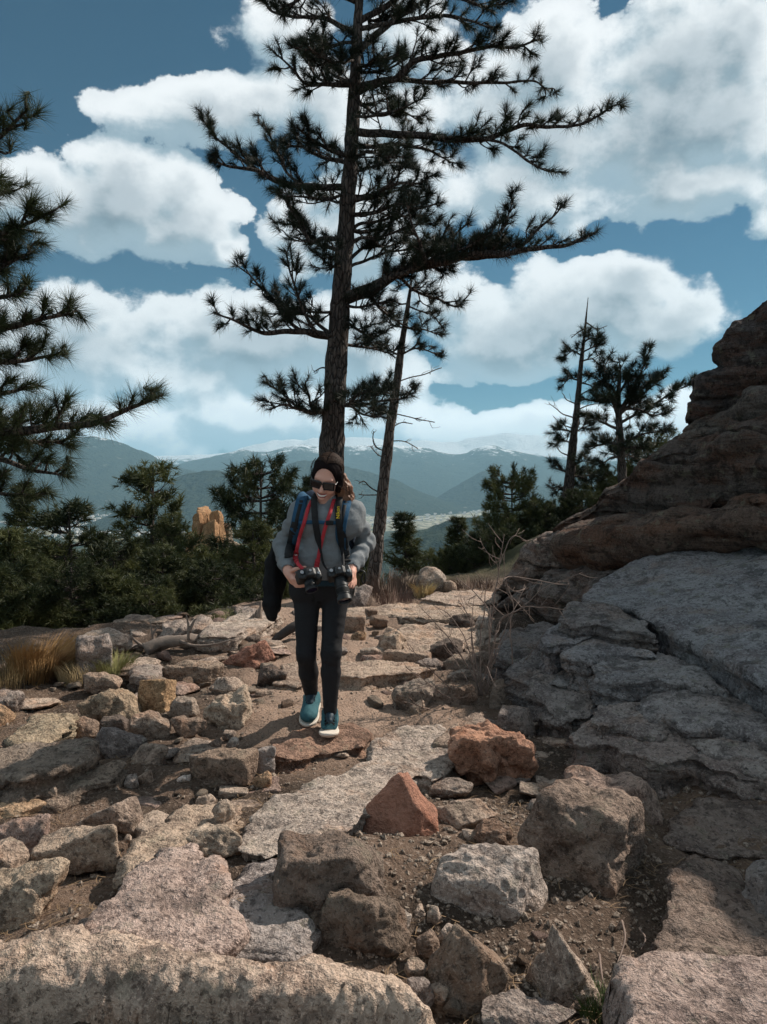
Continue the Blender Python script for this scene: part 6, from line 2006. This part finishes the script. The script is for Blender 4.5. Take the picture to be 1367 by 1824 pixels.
# hands: palms, four fingers and a thumb each
def finger(pts, r0, r1): B.chain([pp(*p) for p in pts], np.linspace(r0, r1, len(pts)), .006)
B.cone(J['wl'], pp(517, 1021, -.135), .025, .026, .015); B.cone(pp(514, 1020, -.12), pp(524, 1030, -.165), .025, .021, .012); B.cone(pp(517, 1024, -.14), pp(521, 1034, -.13), .023, .020, .012)
finger([(516, 1019, -.15), (526, 1014, -.18), (535, 1012, -.195), (544, 1010, -.20)], .0125, .0085)
for j, (a, b_, c) in enumerate([((525, 1031, -.185), (536, 1036, -.215), (545, 1036, -.225)), ((524, 1034, -.165), (534, 1040, -.20), (544, 1041, -.215)), ((523, 1036, -.145), (532, 1043, -.175), (541, 1044, -.195)), ((520, 1037, -.125), (528, 1044, -.15), (536, 1045, -.17))]):
    finger([(519, 1028, -.15 + .008 * j), a, b_, c], .0115 - .0006 * j, .0085)
B.cone(J['wr'], pp(626, 1020, -.14), .025, .026, .015); B.cone(pp(626, 1019, -.13), pp(624, 1028, -.17), .024, .020, .012)
finger([(622, 1022, -.16), (617, 1028, -.20), (612, 1033, -.215), (609, 1036, -.22)], .0125, .009)
for j, pts in enumerate([[(623, 1028, -.17), (621, 1037, -.20), (619, 1044, -.215)], [(626, 1028, -.16), (626, 1038, -.18), (624, 1046, -.195)], [(629, 1027, -.15), (630, 1037, -.16), (629, 1046, -.175)], [(631, 1025, -.14), (633, 1034, -.145), (633, 1042, -.155)]]):
    finger([(626, 1020, -.14)] + pts, .0115, .0085)
M_SKIN = plain('skin', (0.70, 0.37, 0.275), 0.5, 0.35, 0.08, 30, 0.0015, 300)
vput('body', B, M_SKIN, person, 1)

# lips and teeth
def lipline(u0, f0, w, n=18): 
    t = np.linspace(-1, 1, n)
    return np.array([hp(w * a, f0 - .012 * a * a, u0 + .011 * a * a) for a in t])
M_LIP = plain('lips', (0.36, 0.115, 0.10), 0.4, 0.4)
V, F = tube(lipline(-.0615, .0935, .034), np.sin(np.linspace(.25, 2.9, 18)) * .0048, 8)
b_ = Bag(); b_.add(V, F); V, F = tube(lipline(-.0800, .0915, .028), np.sin(np.linspace(.25, 2.9, 18)) * .0056, 8); b_.add(V, F)
put('lips', b_.mesh('lips', M_LIP, True, PBa), person)
V, F = tube(lipline(-.0700, .0915, .029), np.sin(np.linspace(.3, 2.84, 18)) * .0078, 8)
put('teeth', mesh('teeth', V - PBa, F, plain('teeth', (0.85, 0.81, 0.75), 0.3, 0.5)), person)

# --- hair
H = Vox(HC - .26, HC + .22, 0.004)
H.ell(hp(0, -.018, .044), (.083, .104, .093), .01, HR)
H.ell(hp(0, .110, -.006), (.072, .092, .100), .010, HR, sub=True)
H.cone(hp(0, .07, .125), hp(0, -.05, .142), .006, .006, .006, sub=True)
H.cone(hp(-.066, .012, .02), hp(-.070, .0, -.06), .022, .014, .015)
H.cone(hp(.066, .012, .03), hp(.080, .005, -.05), .024, .026, .02)
H.cone(hp(0, -.09, .02), hp(.03, -.085, -.08), .05, .045, .03)
def strand(V):
    q = (V - HC) @ HR
    return .0022 * perlin(np.stack([np.arctan2(q[:, 2] + .03, np.abs(q[:, 0]) + .01) * 22 * np.sign(q[:, 0] + 1e-6), q[:, 1] * 5, q[:, 0] * 3], -1)) + .0012 * perlin(np.stack([q[:, 0] * 15, q[:, 1] * 90, q[:, 2] * 8], -1))
M_HAIR = plain('dark_hair', (0.012, 0.008, 0.008), 0.8, 0.06, 0.5, 60, 0.0012, 300)
hair = vput('hair', H, M_HAIR, person, 1, strand)
LK = Vox(HC - .32, HC + .2, 0.004)
LK.chain([hp(.074, -.03, .0), hp(.098, -.02, -.055), hp(.118, .0, -.11), hp(.112, .02, -.165), hp(.098, .03, -.205)], [.034, .044, .042, .034, .016], .02)
LK.chain([hp(.085, -.03, -.03), hp(.125, -.03, -.10), hp(.135, -.01, -.15)], [.022, .026, .012], .02)
M_LOCK = plain('sunlit_hair', (0.17, 0.072, 0.033), 0.5, 0.45, 0.5, 45, 0.003, 200)  # sunlight on the dark hair, painted as a lighter orange-brown base colour
vput('hair_lock', LK, M_LOCK, hair, 1, lambda V: .008 * ridged((V - HC) @ HR * np.array([36, 36, 6]), 2) - .006)
rng = np.random.RandomState(2)
M_STRAND = plain('brown_strands', (0.026, 0.016, 0.012), 0.7, 0.08, 0.8, 25)
b_ = Bag()
for k in range(90):
    a = rng.uniform(-.3, 1); r0 = .09 + .03 * rng.rand()
    P = spline([hp(.07 + .02 * rng.rand(), -.02 + .03 * rng.randn(), -.01), hp(r0 + .02 * rng.randn() + .01, .02 * rng.randn(), -.09 + .02 * rng.randn()), hp(.115 + .024 * rng.randn(), .02 + .02 * rng.randn(), -.16 - .06 * rng.rand())], 9)
    b_.add(*tube(P, np.linspace(.0018, .0006, 9), 3, False))
for k in range(40):
    sg = rng.choice([-1, 1]); u = rng.uniform(-.02, .11)
    P = spline([hp(.078 * sg, -.01, u), hp(.092 * sg, .01 + .02 * rng.randn(), u - .03), hp(.090 * sg + .015 * rng.randn(), .01 + .02 * rng.randn(), u - .07 - .04 * rng.rand())], 7)
    b_.add(*tube(P, np.linspace(.0011, .0005, 7), 3, False))
for k in range(420):
    sg = 1 if k % 2 else -1
    f0 = rng.uniform(-.09, .062)
    top_ = np.array([sg * rng.uniform(.002, .012), f0, 0])
    P = []
    a1 = rng.uniform(1.4, 1.9)
    for a in np.linspace(.04, a1, 9):
        e = np.array([math.sin(a) * sg, 0, math.cos(a)])
        ff = f0 - .02 * a + .03 * a * (f0 > .03) * -1
        sc = math.sqrt(max(.05, 1 - ((ff + .018) / .106) ** 2))
        P.append(hp(.0855 * sc * e[0], ff, .044 + .096 * sc * e[2] + rng.normal(0, .0006)))
    b_.add(*tube(spline(P, 12), np.linspace(.0016, .0010, 12), 3, False))
put('loose_strands', b_.mesh('loose_strands', M_STRAND, True, PBa), hair)

# --- sunglasses
M_FRAME = plain('glasses_frame', (0.012, 0.011, 0.012), 0.25, 0.5)
M_LENS = plain('dark_lens', (0.010, 0.009, 0.011), 0.06, 0.6)
G = Vox(HC - .16, HC + .16, 0.0022)
for sg in (-1, 1):
    Rl = HR @ np.array(Matrix.Rotation(-sg * 0.22, 3, 'Z'))
    G.box(hp(.036 * sg, .098, -.004), (.034, .005, .024), .004, Rl, .005)
    G.box(hp(.036 * sg, .099, -.005), (.027, .02, .0175), .002, Rl, .005, sub=True)
    G.cone(hp(.068 * sg, .085, .008), hp(.080 * sg, -.01, .012), .004, .0035, .004)
G.cone(hp(-.012, .104, .006), hp(.012, .104, .006), .004, .004, .004)
gl = vput('sunglasses', G, M_FRAME, person, 1)
for sg in (-1, 1):
    LN = Vox(hp(.036 * sg, .096, -.005) - .05, hp(.036 * sg, .096, -.005) + .05, 0.002)
    Rl = HR @ np.array(Matrix.Rotation(-sg * 0.22, 3, 'Z'))
    LN.box(hp(.036 * sg, .0975, -.005), (.028, .0025, .0185), .002, Rl, .0022)
    vput('lens', LN, M_LENS, gl, 1)

# --- sweatshirt
S = Vox(lo, np.array([hi[0], hi[1], pp(0, 862)[2]]), 0.0048)
S.cone(J['chl'], J['chr'], .099, .099, .03); S.cone(J['bl'], J['br'], .102, .100, .06)
S.cone((J['chl'] + J['chr']) / 2, (J['bl'] + J['br']) / 2, .108, .112, .05)
S.cone(pp(556, 1024, .04), pp(598, 1024, .04), .106, .106, .05)
S.cone(J['neck'] + [0, .01, -.03], (J['chl'] + J['chr']) / 2, .070, .10, .04)
S.cone(J['neck'], J['neck'] + [0.0, -.005, .012], .066, .064, .01)
for s_ in 'lr':
    S.cone(J['s' + s_], J['ch' + s_], .050, .080, .04); S.cone(J['s' + s_], J['neck'], .046, .056, .04)
    S.cone(J['s' + s_], J['e' + s_], .049, .049, .03)
    m = J['e' + s_] * .28 + J['w' + s_] * .72
    S.cone(J['e' + s_], m, .050, .045, .03)
    w_ = J['w' + s_]; dv = (w_ - J['e' + s_]); dv /= np.linalg.norm(dv)
    S.cone(m, w_ - dv * .018, .043, .037, .012)
    S.cone(w_ - dv * .045, w_ - dv * .004, .037, .035, .004)
    S.cone(w_ + dv * .004, w_ + dv * .03, .031, .031, .003, sub=True)
S.cut(pp(575, 1036, -.1), (0, 0, -1))
Sd = S.d.copy()
def sweat_fold(V):
    q = V * np.array([7, 7, 7])
    big = ridged(V * np.array([8, 5, 13]) + 3.1, 2) - .8
    tor = .0035 * big + .003 * fbm(V * 20, 3)
    arm = np.zeros(len(V))
    for s_ in 'lr':
        for a, b2, c0 in ((J['s' + s_], J['e' + s_], .6), (J['e' + s_], J['w' + s_], .45)):
            ab = b2 - a; L_ = np.linalg.norm(ab); t = ((V - a) @ ab) / (L_ * L_)
            r = np.linalg.norm(V - a - np.clip(t, 0, 1)[:, None] * ab, axis=1)
            on = sstep(r, .085, .065) * sstep(t, -.05, .15) * (1 - sstep(t, .93, 1.05))
            ph = t * L_ * 75 + 3.2 * fbm(V * 9 + 5, 2) + (V[:, 0] * 14)
            arm += on * .0065 * np.sin(ph) * np.exp(-((t - c0) / .45) ** 2)
    rib = .0012 * np.sin(np.arctan2(V[:, 0] - J['bl'][0] - .05, V[:, 1] - YP) * 130) * (1 - sstep(V[:, 2], pp(575, 1033)[2], pp(575, 1026)[2]))
    return tor + arm + rib
M_SWEAT = plain('heather_gray_cotton', (0.20, 0.213, 0.222), 0.95, 0.1, 0.22, 260, 0.0012, 700)
vput('sweatshirt', S, M_SWEAT, person, 1, sweat_fold)

# --- leggings
K = Vox(lo, np.array([hi[0], hi[1], pp(0, 1020)[2]]), 0.0048)
K.cone(J['hl'], J['hr'], .104, .104, .04)
K.cone(pp(551, 1022, .045), pp(600, 1022, .045), .098, .098, .05)
for s_, in zip('lr'):
    K.cone(J['h' + s_], J['k' + s_], .080, .0545, .012); K.cone(J['k' + s_], J['c' + s_], .0535, .054, .03); K.cone(J['c' + s_], J['a' + s_], .055, .0375, .02)
K.cut(J['ar'] + [0, 0, -.012], (0, 0, -1))
K.cone(J['al'], J['al'] + [0, 0, -.12], .06, .06, .003, sub=True) if False else None
M_LEG = plain('black_leggings', (0.014, 0.014, 0.016), 0.75, 0.25, 0.3, 90, 0.001, 500)
def leg_fold(V):
    f = .004 * (ridged(V * np.array([9, 9, 18]), 2) - .8)
    kn = np.minimum(np.abs(V[:, 2] - J['kr'][2]), np.abs(V[:, 2] - J['ar'][2]))
    return .5 * f * (0.6 + np.exp(-(kn / .11) ** 2))
vput('leggings', K, M_LEG, person, 4, leg_fold)

# --- shoes
M_SHOE = plain('teal_mesh_fabric', (0.045, 0.125, 0.145), 0.8, 0.2, 0.3, 120, 0.0016, 420)
M_SHOED = plain('dark_teal_overlay', (0.016, 0.035, 0.05), 0.6, 0.3, 0.2, 80)
M_SOLE = plain('cream_foam', (0.62, 0.55, 0.47), 0.8, 0.2, 0.1, 60)
M_LACE = plain('black_lace', (0.012, 0.012, 0.014), 0.8, 0.2)
M_PULL = plain('pale_heel_tab', (0.55, 0.62, 0.62), 0.6, 0.3)


def shoe(heel, toe, ankle, lift_dir, side, name='shoe'):
    fw = toe - heel; L_ = np.linalg.norm(fw); fw /= L_
    up = np.array(lift_dir, float); up -= fw * (up @ fw); up /= np.linalg.norm(up)
    rt = np.cross(fw, up)
    RR = np.stack([rt, fw, up], 1)
    def q(r, f, u): return heel + RR @ np.array([r, f * L_, u])
    v = Vox(heel - .32, heel + .32, 0.0036)
    v.ell(q(0, .10, .052), (.040, .050, .046), .02, RR); v.ell(q(0, .45, .050), (.042, .10, .044), .03, RR); v.ell(q(.004 * side, .80, .044), (.050, .080, .034), .03, RR)
    v.ell(q(.004 * side, .95, .040), (.044, .046, .032), .02, RR)
    v.cone(q(0, .20, .07), ankle, .044, .042, .03); v.cone(q(0, .45, .07), ankle, .036, .036, .03)
    an = ankle - q(0, .2, .07); an /= np.linalg.norm(an)
    v.cut(ankle + an * .004, an)
    v.cut(q(0, .5, .018), -up)
    sh = vput(name, v, M_SHOE, person, 1, lambda V: .0015 * fbm(V * 40, 2))
    o = Vox(heel - .32, heel + .32, 0.0036)
    o.ell(q(0, .08, .010), (.046, .054, .030), .02, RR); o.ell(q(0, .45, .010), (.047, .12, .026), .03, RR); o.ell(q(.004 * side, .82, .008), (.056, .088, .024), .03, RR); o.ell(q(.004 * side, 1.0, .012), (.042, .036, .018), .02, RR)
    o.cut(q(0, .5, .016), up); o.cut(q(0, .5, -.010), -up)
    vput('sole', o, M_SOLE, sh, 1)
    # tongue, eyestay and laces
    t = Vox(heel - .32, heel + .32, 0.0036)
    t.chain([q(0, .34, .135), q(0, .46, .108), q(0, .62, .082), q(0, .74, .066)], [.024, .025, .023, .016], .01)
    vput('tongue', t, M_SHOED, sh, 1)
    lb = Bag()
    for i in range(6):
        f = .40 + .062 * i; u = .146 - .0165 * i
        for sgn in (-1, 1):
            P = spline([q(-.028 * sgn, f, u - .016), q(0, f + .02, u), q(.028 * sgn, f + .045, u - .022)], 8)
            lb.add(*tube(P, np.full(8, .0036), 5))
    for sgn in (-1, 1):
        P = spline([q(0, .40, .152), q(.022 * sgn, .42, .162), q(.038 * sgn, .47, .140), q(.018 * sgn, .48, .134), q(0, .41, .150)], 14)
        lb.add(*tube(P, np.full(14, .003), 5))
    put('laces', lb.mesh('laces', M_LACE, True, PBa), sh)
    hb = Vox(heel - .3, heel + .3, 0.004)
    hb.ell(q(0, .02, .058), (.030, .022, .036), .01, RR)
    vput('heel_tab', hb, M_PULL, sh, 1)
    return sh


shoe(pp(589, 1296, .085), pp(587, 1309, -.135), J['ar'] + [0, 0, .0], (0, 0, 1), 1)
shoe(pp(558, 1256, .27), pp(548, 1286, .095), J['al'] + [0, 0, .012], (0.0, -.62, .78), -1)

# --- straps lie on the sweatshirt: find its surface along the line of sight
def surf(px, py, off=0.006, ymin=-.45, ymax=.4, vox=None):
    vv = vox or S
    Ys = np.arange(ymin, ymax, .003)
    P = np.array([pp(px, py, y) for y in Ys])
    d = vv.at(P)
    k = np.argmax(d < 0.002)
    if d[k] >= 0.002: return None
    return P[k] + np.array([0, -off, 0])


def ribbon(P, width, thick, nrm=(0, -1, 0)):
    P = np.asarray(P); n = len(P)
    T = np.gradient(P, axis=0); T /= np.linalg.norm(T, axis=1)[:, None] + 1e-9
    Nn = np.broadcast_to(np.asarray(nrm, float), P.shape).copy() if np.ndim(nrm) == 1 else np.asarray(nrm, float).copy()
    Nn -= T * (Nn * T).sum(1)[:, None]; Nn /= np.linalg.norm(Nn, axis=1)[:, None] + 1e-9
    Sd_ = np.cross(T, Nn)
    w = np.broadcast_to(np.asarray(width, float), (n,))[:, None] / 2
    t = thick / 2
    ring = [Sd_ * w * .92 + Nn * t, Sd_ * w + Nn * 0, Sd_ * w * .92 - Nn * t, -Sd_ * w * .92 - Nn * t, -Sd_ * w, -Sd_ * w * .92 + Nn * t]
    V = np.stack([P + r for r in ring], 1).reshape(-1, 3)
    i = np.arange(n - 1)[:, None] * 6; j = np.arange(6)[None]; j2 = (j + 1) % 6
    F = np.stack([i + j, i + 6 + j, i + 6 + j2, i + j2], -1).reshape(-1, 4)
    e0 = np.array([[0, 1, 2, 3], [0, 3, 4, 5]]); e1 = e0 + (n - 1) * 6
    return V, np.vstack([F, e0[:, ::-1] * 1, e1])


def on_body(pxs, off=.006, n=40):
    out = []
    last = None
    for p in pxs:
        if len(p) == 3: out.append(pp(*p)); continue
        s_ = surf(p[0], p[1], off)
        out.append(s_ if s_ is not None else pp(p[0], p[1], -.1))
    Q = spline(out, n)
    # keep the strap outside the cloth
    for i in range(n):
        for _ in range(14):
            if S.at(Q[i]) < off * .8 - .0005: Q[i] = Q[i] + [0, -.003, 0]
    return Q


# --- backpack
M_PACK = plain('navy_pack_cloth', (0.016, 0.028, 0.05), 0.8, 0.25, 0.25, 60, 0.002, 260)
M_PBLUE = plain('blue_strap_cloth', (0.022, 0.075, 0.14), 0.85, 0.2, 0.25, 70, 0.002, 300)
M_BLACK = plain('black_webbing', (0.011, 0.011, 0.012), 0.7, 0.3, 0.2, 200)
pack = empty('backpack', tuple(pp(582, 945, .22)), 'navy blue hiking backpack worn on the hiker’s back with blue shoulder straps', 'backpack')
pb = np.array(pack.location)
v = Vox(pb - .36, pb + .36, .0055)
v.box(pp(580, 940, .245), (.135, .085, .215), .03, None, .06); v.box(pp(580, 895, .22), (.12, .07, .06), .04, None, .05); v.box(pp(580, 985, .335), (.11, .05, .12), .03, None, .04)
v.box(pp(520, 975, .16), (.03, .06, .13), .03, None, .028); v.box(pp(624, 975, .18), (.03, .06, .11), .03, None, .028)
vput('pack_body', v, M_PACK, pack, 1, lambda V: .006 * fbm(V * 14, 3), pb)
for pth in ([(548, 884, .12), (541, 883, .04), (537, 896), (531, 920), (526, 945), (521, 972), (514, 992, .02), (512, 1000, .14)], [(612, 884, .12), (618, 886, .04), (615, 900), (610, 925), (607, 950), (611, 975), (618, 990, .0), (624, 1000, .14)]):
    Q = on_body(pth, .009, 60)
    V, F = ribbon(Q, np.interp(np.linspace(0, 1, 60), [0, .3, .62, .72, 1], [.058, .064, .056, .03, .028]), .016, (0.0, -1, .35))
    sp = put('shoulder_strap', mesh('shoulder_strap', V - pb, F, M_PBLUE), pack)
    Q2 = Q + np.array([0, -.0095, .001])
    V, F = ribbon(Q2[8:50], .02, .003, (0.0, -1, .35))
    put('webbing', mesh('webbing', V - pb, F, M_BLACK), sp)
for pth in ([(529, 922), (524, 945), (519, 970), (515, 992)], [(607, 938), (611, 960), (616, 985), (619, 998)]):
    Q = on_body(pth, .014, 30)
    V, F = ribbon(Q, np.interp(np.linspace(0, 1, 30), [0, .3, 1], [.03, .05, .046]), .012, (0, -1, .2))
    put('strap_padding', mesh('strap_padding', V - pb, F, M_BLACK), pack)
Q = on_body([(533, 931), (550, 930), (568, 930), (590, 931), (612, 930)], .012, 30)
V, F = ribbon(Q, .021, .004, (0, -1, .1)); cs = put('chest_strap', mesh('chest_strap', V - pb, F, M_PBLUE), pack)
bk = Vox(Q[21] - .06, Q[21] + .06, .0025); bk.box(Q[21] + [0, -.006, 0], (.022, .006, .013), .003, None, .004)
vput('buckle', bk, M_BLACK, cs, 1, None, pb)
wb = Vox(pp(575, 1042, -.05) - .26, pp(575, 1042, -.05) + .26, .005)
wb.cone(pp(556, 1041, .045), pp(600, 1041, .045), .112, .112, .02)
for s_ in (pp(575, 1034.5, -.1), ): wb.cut(s_, (0, 0, 1))
wb.cut(pp(575, 1047, -.1), (0, 0, -1))
vput('hip_belt', wb, plain('dark_teal_belt', (0.018, 0.04, 0.055), .8, .25, .4, 40, .002, 120), pack, 1, lambda V: .004 * fbm(V * 18, 3), pb)

# --- black jacket tied at the waist, one sleeve hanging
M_JACK = plain('black_jacket_cloth', (0.010, 0.010, 0.011), 0.85, 0.2, 0.3, 50)
jk = empty('jacket', tuple(pp(486, 1040, .14)), 'black jacket tied round the hiker’s waist, hanging down at her side', 'jacket')
jb = np.array(jk.location)
v = Vox(pp(545, 1045, .05) - [.36, .3, .33], pp(545, 1045, .05) + [.36, .3, .33], .005)
v.chain([pp(500, 968, .16), pp(489, 1000, .17), pp(484, 1040, .15), pp(482, 1075, .13), pp(485, 1098, .13)], [.036, .045, .043, .037, .030], .03)
v.chain([pp(506, 1000, .2), pp(498, 1040, .2), pp(492, 1080, .17)], [.036, .036, .028], .03)
v.chain([pp(552, 1046, .065), pp(598, 1046, .065)], [.108, .107], .03)
v.cut(pp(575, 1080, -.1), (0.35, 0, -1)) if False else None
vput('jacket_body', v, M_JACK, jk, 1, lambda V: .014 * (ridged(V * np.array([11, 11, 4]), 2) - .8), jb)

# --- cameras
M_CAM = plain('black_camera_body', (0.012, 0.012, 0.013), 0.45, 0.45, 0.2, 200)
M_GRIP = plain('black_rubber', (0.008, 0.008, 0.008), 0.8, 0.3)
M_METAL = plain('brushed_metal', (0.30, 0.30, 0.31), 0.3, 0.5, metal=1.0)
M_GLASS = plain('lens_glass', (0.015, 0.012, 0.03), 0.04, 0.7)
M_RED = plain('red_strap_cloth', (0.42, 0.035, 0.045), 0.75, 0.25, 0.2, 120)


def ring(c, ax, r, l, n=36):
    ax = np.asarray(ax, float); ax /= np.linalg.norm(ax)
    return tube(np.array([c, c + ax * l]), np.array([r, r]), n)


def camera_body(name, label, c, Rm, lens_axis_local, lens_len, lens_r):
    t = empty(name, tuple(c), label, 'camera')
    def q(r, f, u): return c + Rm @ np.array([r, f, u])
    v = Vox(c - .13, c + .13, .0028)
    v.box(q(0, 0, 0), (.062, .030, .040), .004, Rm, .012); v.box(q(.0, .004, .046), (.026, .026, .016), .012, Rm, .010); v.box(q(-.050, .018, -.004), (.018, .026, .040), .01, Rm, .014)
    vput('camera_body', v, M_CAM, t, 1, None, c)
    for a, b2, rr, hh in ((q(.042, -.004, .040), q(0, 0, 1) - q(0, 0, 0), .010, .009), (q(-.048, .012, .038), q(0, 0, 1) - q(0, 0, 0), .008, .008), (q(.0, 0, .062), q(0, 0, 1) - q(0, 0, 0), .007, .004)):
        V, F = ring(a, b2, rr, hh, 20); put('dial', mesh('dial', V - c, F, M_METAL, False), t)
    fa = Rm @ np.array([0, 1.0, 0])
    lp = q(0, .028, -.002)
    prof = [(0, .88), (.12, .9), (.14, 1.0), (.40, 1.0), (.41, .93), (.46, .93), (.47, 1.02), (.74, 1.02), (.75, .95), (.80, .95), (.82, 1.1), (1.0, 1.12), (1.0, .98), (.93, .9)]
    P = np.array([lp + fa * lens_len * a for a, _ in prof]); 
    u1 = Rm @ np.array([1.0, 0, 0]); u2 = Rm @ np.array([0, 0, 1.0]); n = 40
    an = np.linspace(0, 2 * np.pi, n, endpoint=False)
    V = np.concatenate([p + lens_r * r_ * (np.cos(an)[:, None] * u1 + np.sin(an)[:, None] * u2) for p, (_, r_) in zip(P, prof)])
    i = np.arange(len(prof) - 1)[:, None] * n; j = np.arange(n)[None]; j2 = (j + 1) % n
    F = np.stack([i + j, i + n + j, i + n + j2, i + j2], -1).reshape(-1, 4)
    ln = put('lens_barrel', mesh('lens_barrel', V - c, F, M_CAM, False), t)
    V, F = ring(lp + fa * lens_len * .90, fa, lens_r * .93, .003, 36); put('front_glass', mesh('front_glass', V - c, F, M_GLASS, False), ln)
    V, F = ring(lp + fa * lens_len * .50, fa, lens_r * 1.035, lens_len * .2, 48); put('zoom_ring', mesh('zoom_ring', V - c, F, M_GRIP, False), ln)
    return t, q


def frame(f, u):
    f = np.asarray(f, float); f /= np.linalg.norm(f); u = np.asarray(u, float); u -= f * (u @ f); u /= np.linalg.norm(u)
    return np.stack([np.cross(f, u), f, u], 1)


camA, qa = camera_body('camera', 'black camera on the red strap, gripped in the hiker’s hand on the photo’s left', pp(549, 1026, -.235), frame((.30, -.50, -.80), (.15, -.6, 1)), None, .060, .031)
camB, qb = camera_body('camera', 'black camera with a long lens and silver dials, steadied by the hand on the right', pp(604, 1022, -.225), frame((.22, -.52, -.80), (.1, -.9, .6)), None, .135, .036)


def strap(name, label, runs, width, mat, cat='camera strap', off=.016, thick=.004):
    b0 = pp(*runs[0][len(runs[0]) // 2][:2], -.15)
    t = empty(name, tuple(b0), label, cat)
    res = []
    for r_ in runs:
        Q = on_body(r_, off, 60)
        V, F = ribbon(Q, width, thick, (0, -1, .15))
        res.append((put('strap_band', mesh('strap_band', V - b0, F, mat), t), Q))
    return t, res


ts, rs_ = strap('camera_strap', 'red camera strap hanging round the hiker’s neck in two lines', [
    [(562, 884, .03), (556, 892, -.06), (550, 905), (543, 930), (535, 955), (530, 975), (528, 992), (531, 1004, -.19), (540, 1014, -.24)],
    [(598, 886, .03), (594, 896, -.06), (588, 915), (580, 940), (573, 968), (568, 992), (565, 1008), (562, 1018, -.23)]], [.020] * 60, M_RED)
# thicker keepers near the ends
for (ob, Q), k0 in zip(rs_, (40, 44)):
    V, F = ribbon(Q[k0:k0 + 10] + np.array([0, -.003, 0]), .028, .008, (0, -1, .15))
    put('strap_keeper', mesh('strap_keeper', V - np.array(ts.location), F, M_RED), ob)
tb, rb = strap('camera_strap', 'black camera strap round the hiker’s neck with yellow lettering', [
    [(566, 880, .02), (560, 888, -.07), (561, 905), (563, 930), (566, 950), (572, 980), (577, 1003), (585, 1016, -.22)],
    [(604, 880, .02), (605, 890, -.07), (603, 910), (605, 935), (608, 960), (611, 985), (612, 1003, -.18), (611, 1015, -.22)]], np.interp(np.linspace(0, 1, 60), [0, .62, .7, 1], [.036, .036, .014, .012]), M_BLACK, off=.020)


def lettering(txt, path, size, mat, parent, name='lettering', mid=None):
    """flat letters along a strap"""
    cu = bpy.data.curves.new(name, 'FONT'); cu.body = txt; cu.size = size; cu.extrude = 0.0006; cu.align_x = 'CENTER'; cu.align_y = 'CENTER'
    tmp = bpy.data.objects.new(name, cu); COL.objects.link(tmp)
    dg = bpy.context.evaluated_depsgraph_get()
    me = bpy.data.meshes.new_from_object(tmp.evaluated_get(dg))
    bpy.data.objects.remove(tmp, do_unlink=True)
    me.materials.clear(); me.materials.append(mat)
    a, b2 = path
    x = (b2 - a) / np.linalg.norm(b2 - a); z = np.array([0, -1, .1]); z -= x * (z @ x); z /= np.linalg.norm(z); y = np.cross(z, x)
    M = Matrix([[x[0], y[0], z[0], 0], [x[1], y[1], z[1], 0], [x[2], y[2], z[2], 0], [0, 0, 0, 1]])
    me.transform(M)
    mid = ((a + b2) / 2 if mid is None else mid) + z * .006
    return put(name, me, parent, mid - np.array(parent.location) if parent.parent is None else mid - np.array(parent.parent.location))


M_YEL = plain('yellow_print', (0.75, 0.52, 0.03), 0.7, 0.2)
Q = rb[1][1]
lettering('Nikon', (Q[22], Q[14]), .029, M_YEL, rb[1][0], mid=Q[18])
Q = rs_[0][1]
lettering('5', (Q[40], Q[44]), .02, plain('white_print', (.8, .8, .78), .7, .2), rs_[0][0])

# small clip hanging from the hip belt
cl = pp(646, 1024, -.02)
V, F = tube(spline([cl + [-.02, 0, .03], cl + [.012, 0, .015], cl + [.016, 0, -.03], cl + [.004, 0, -.05], cl + [-.004, 0, -.02], cl + [.006, 0, .01]], 30), np.full(30, .0045), 7)
o = put('carabiner', mesh('carabiner', V - pb, F, M_CAM), pack)
V, F = tube(spline([pp(618, 1010, .05), pp(632, 1020, .03), cl + [-.005, 0, .02]], 12), np.full(12, .005), 6)
put('tether', mesh('tether', V - pb, F, M_BLACK), pack)
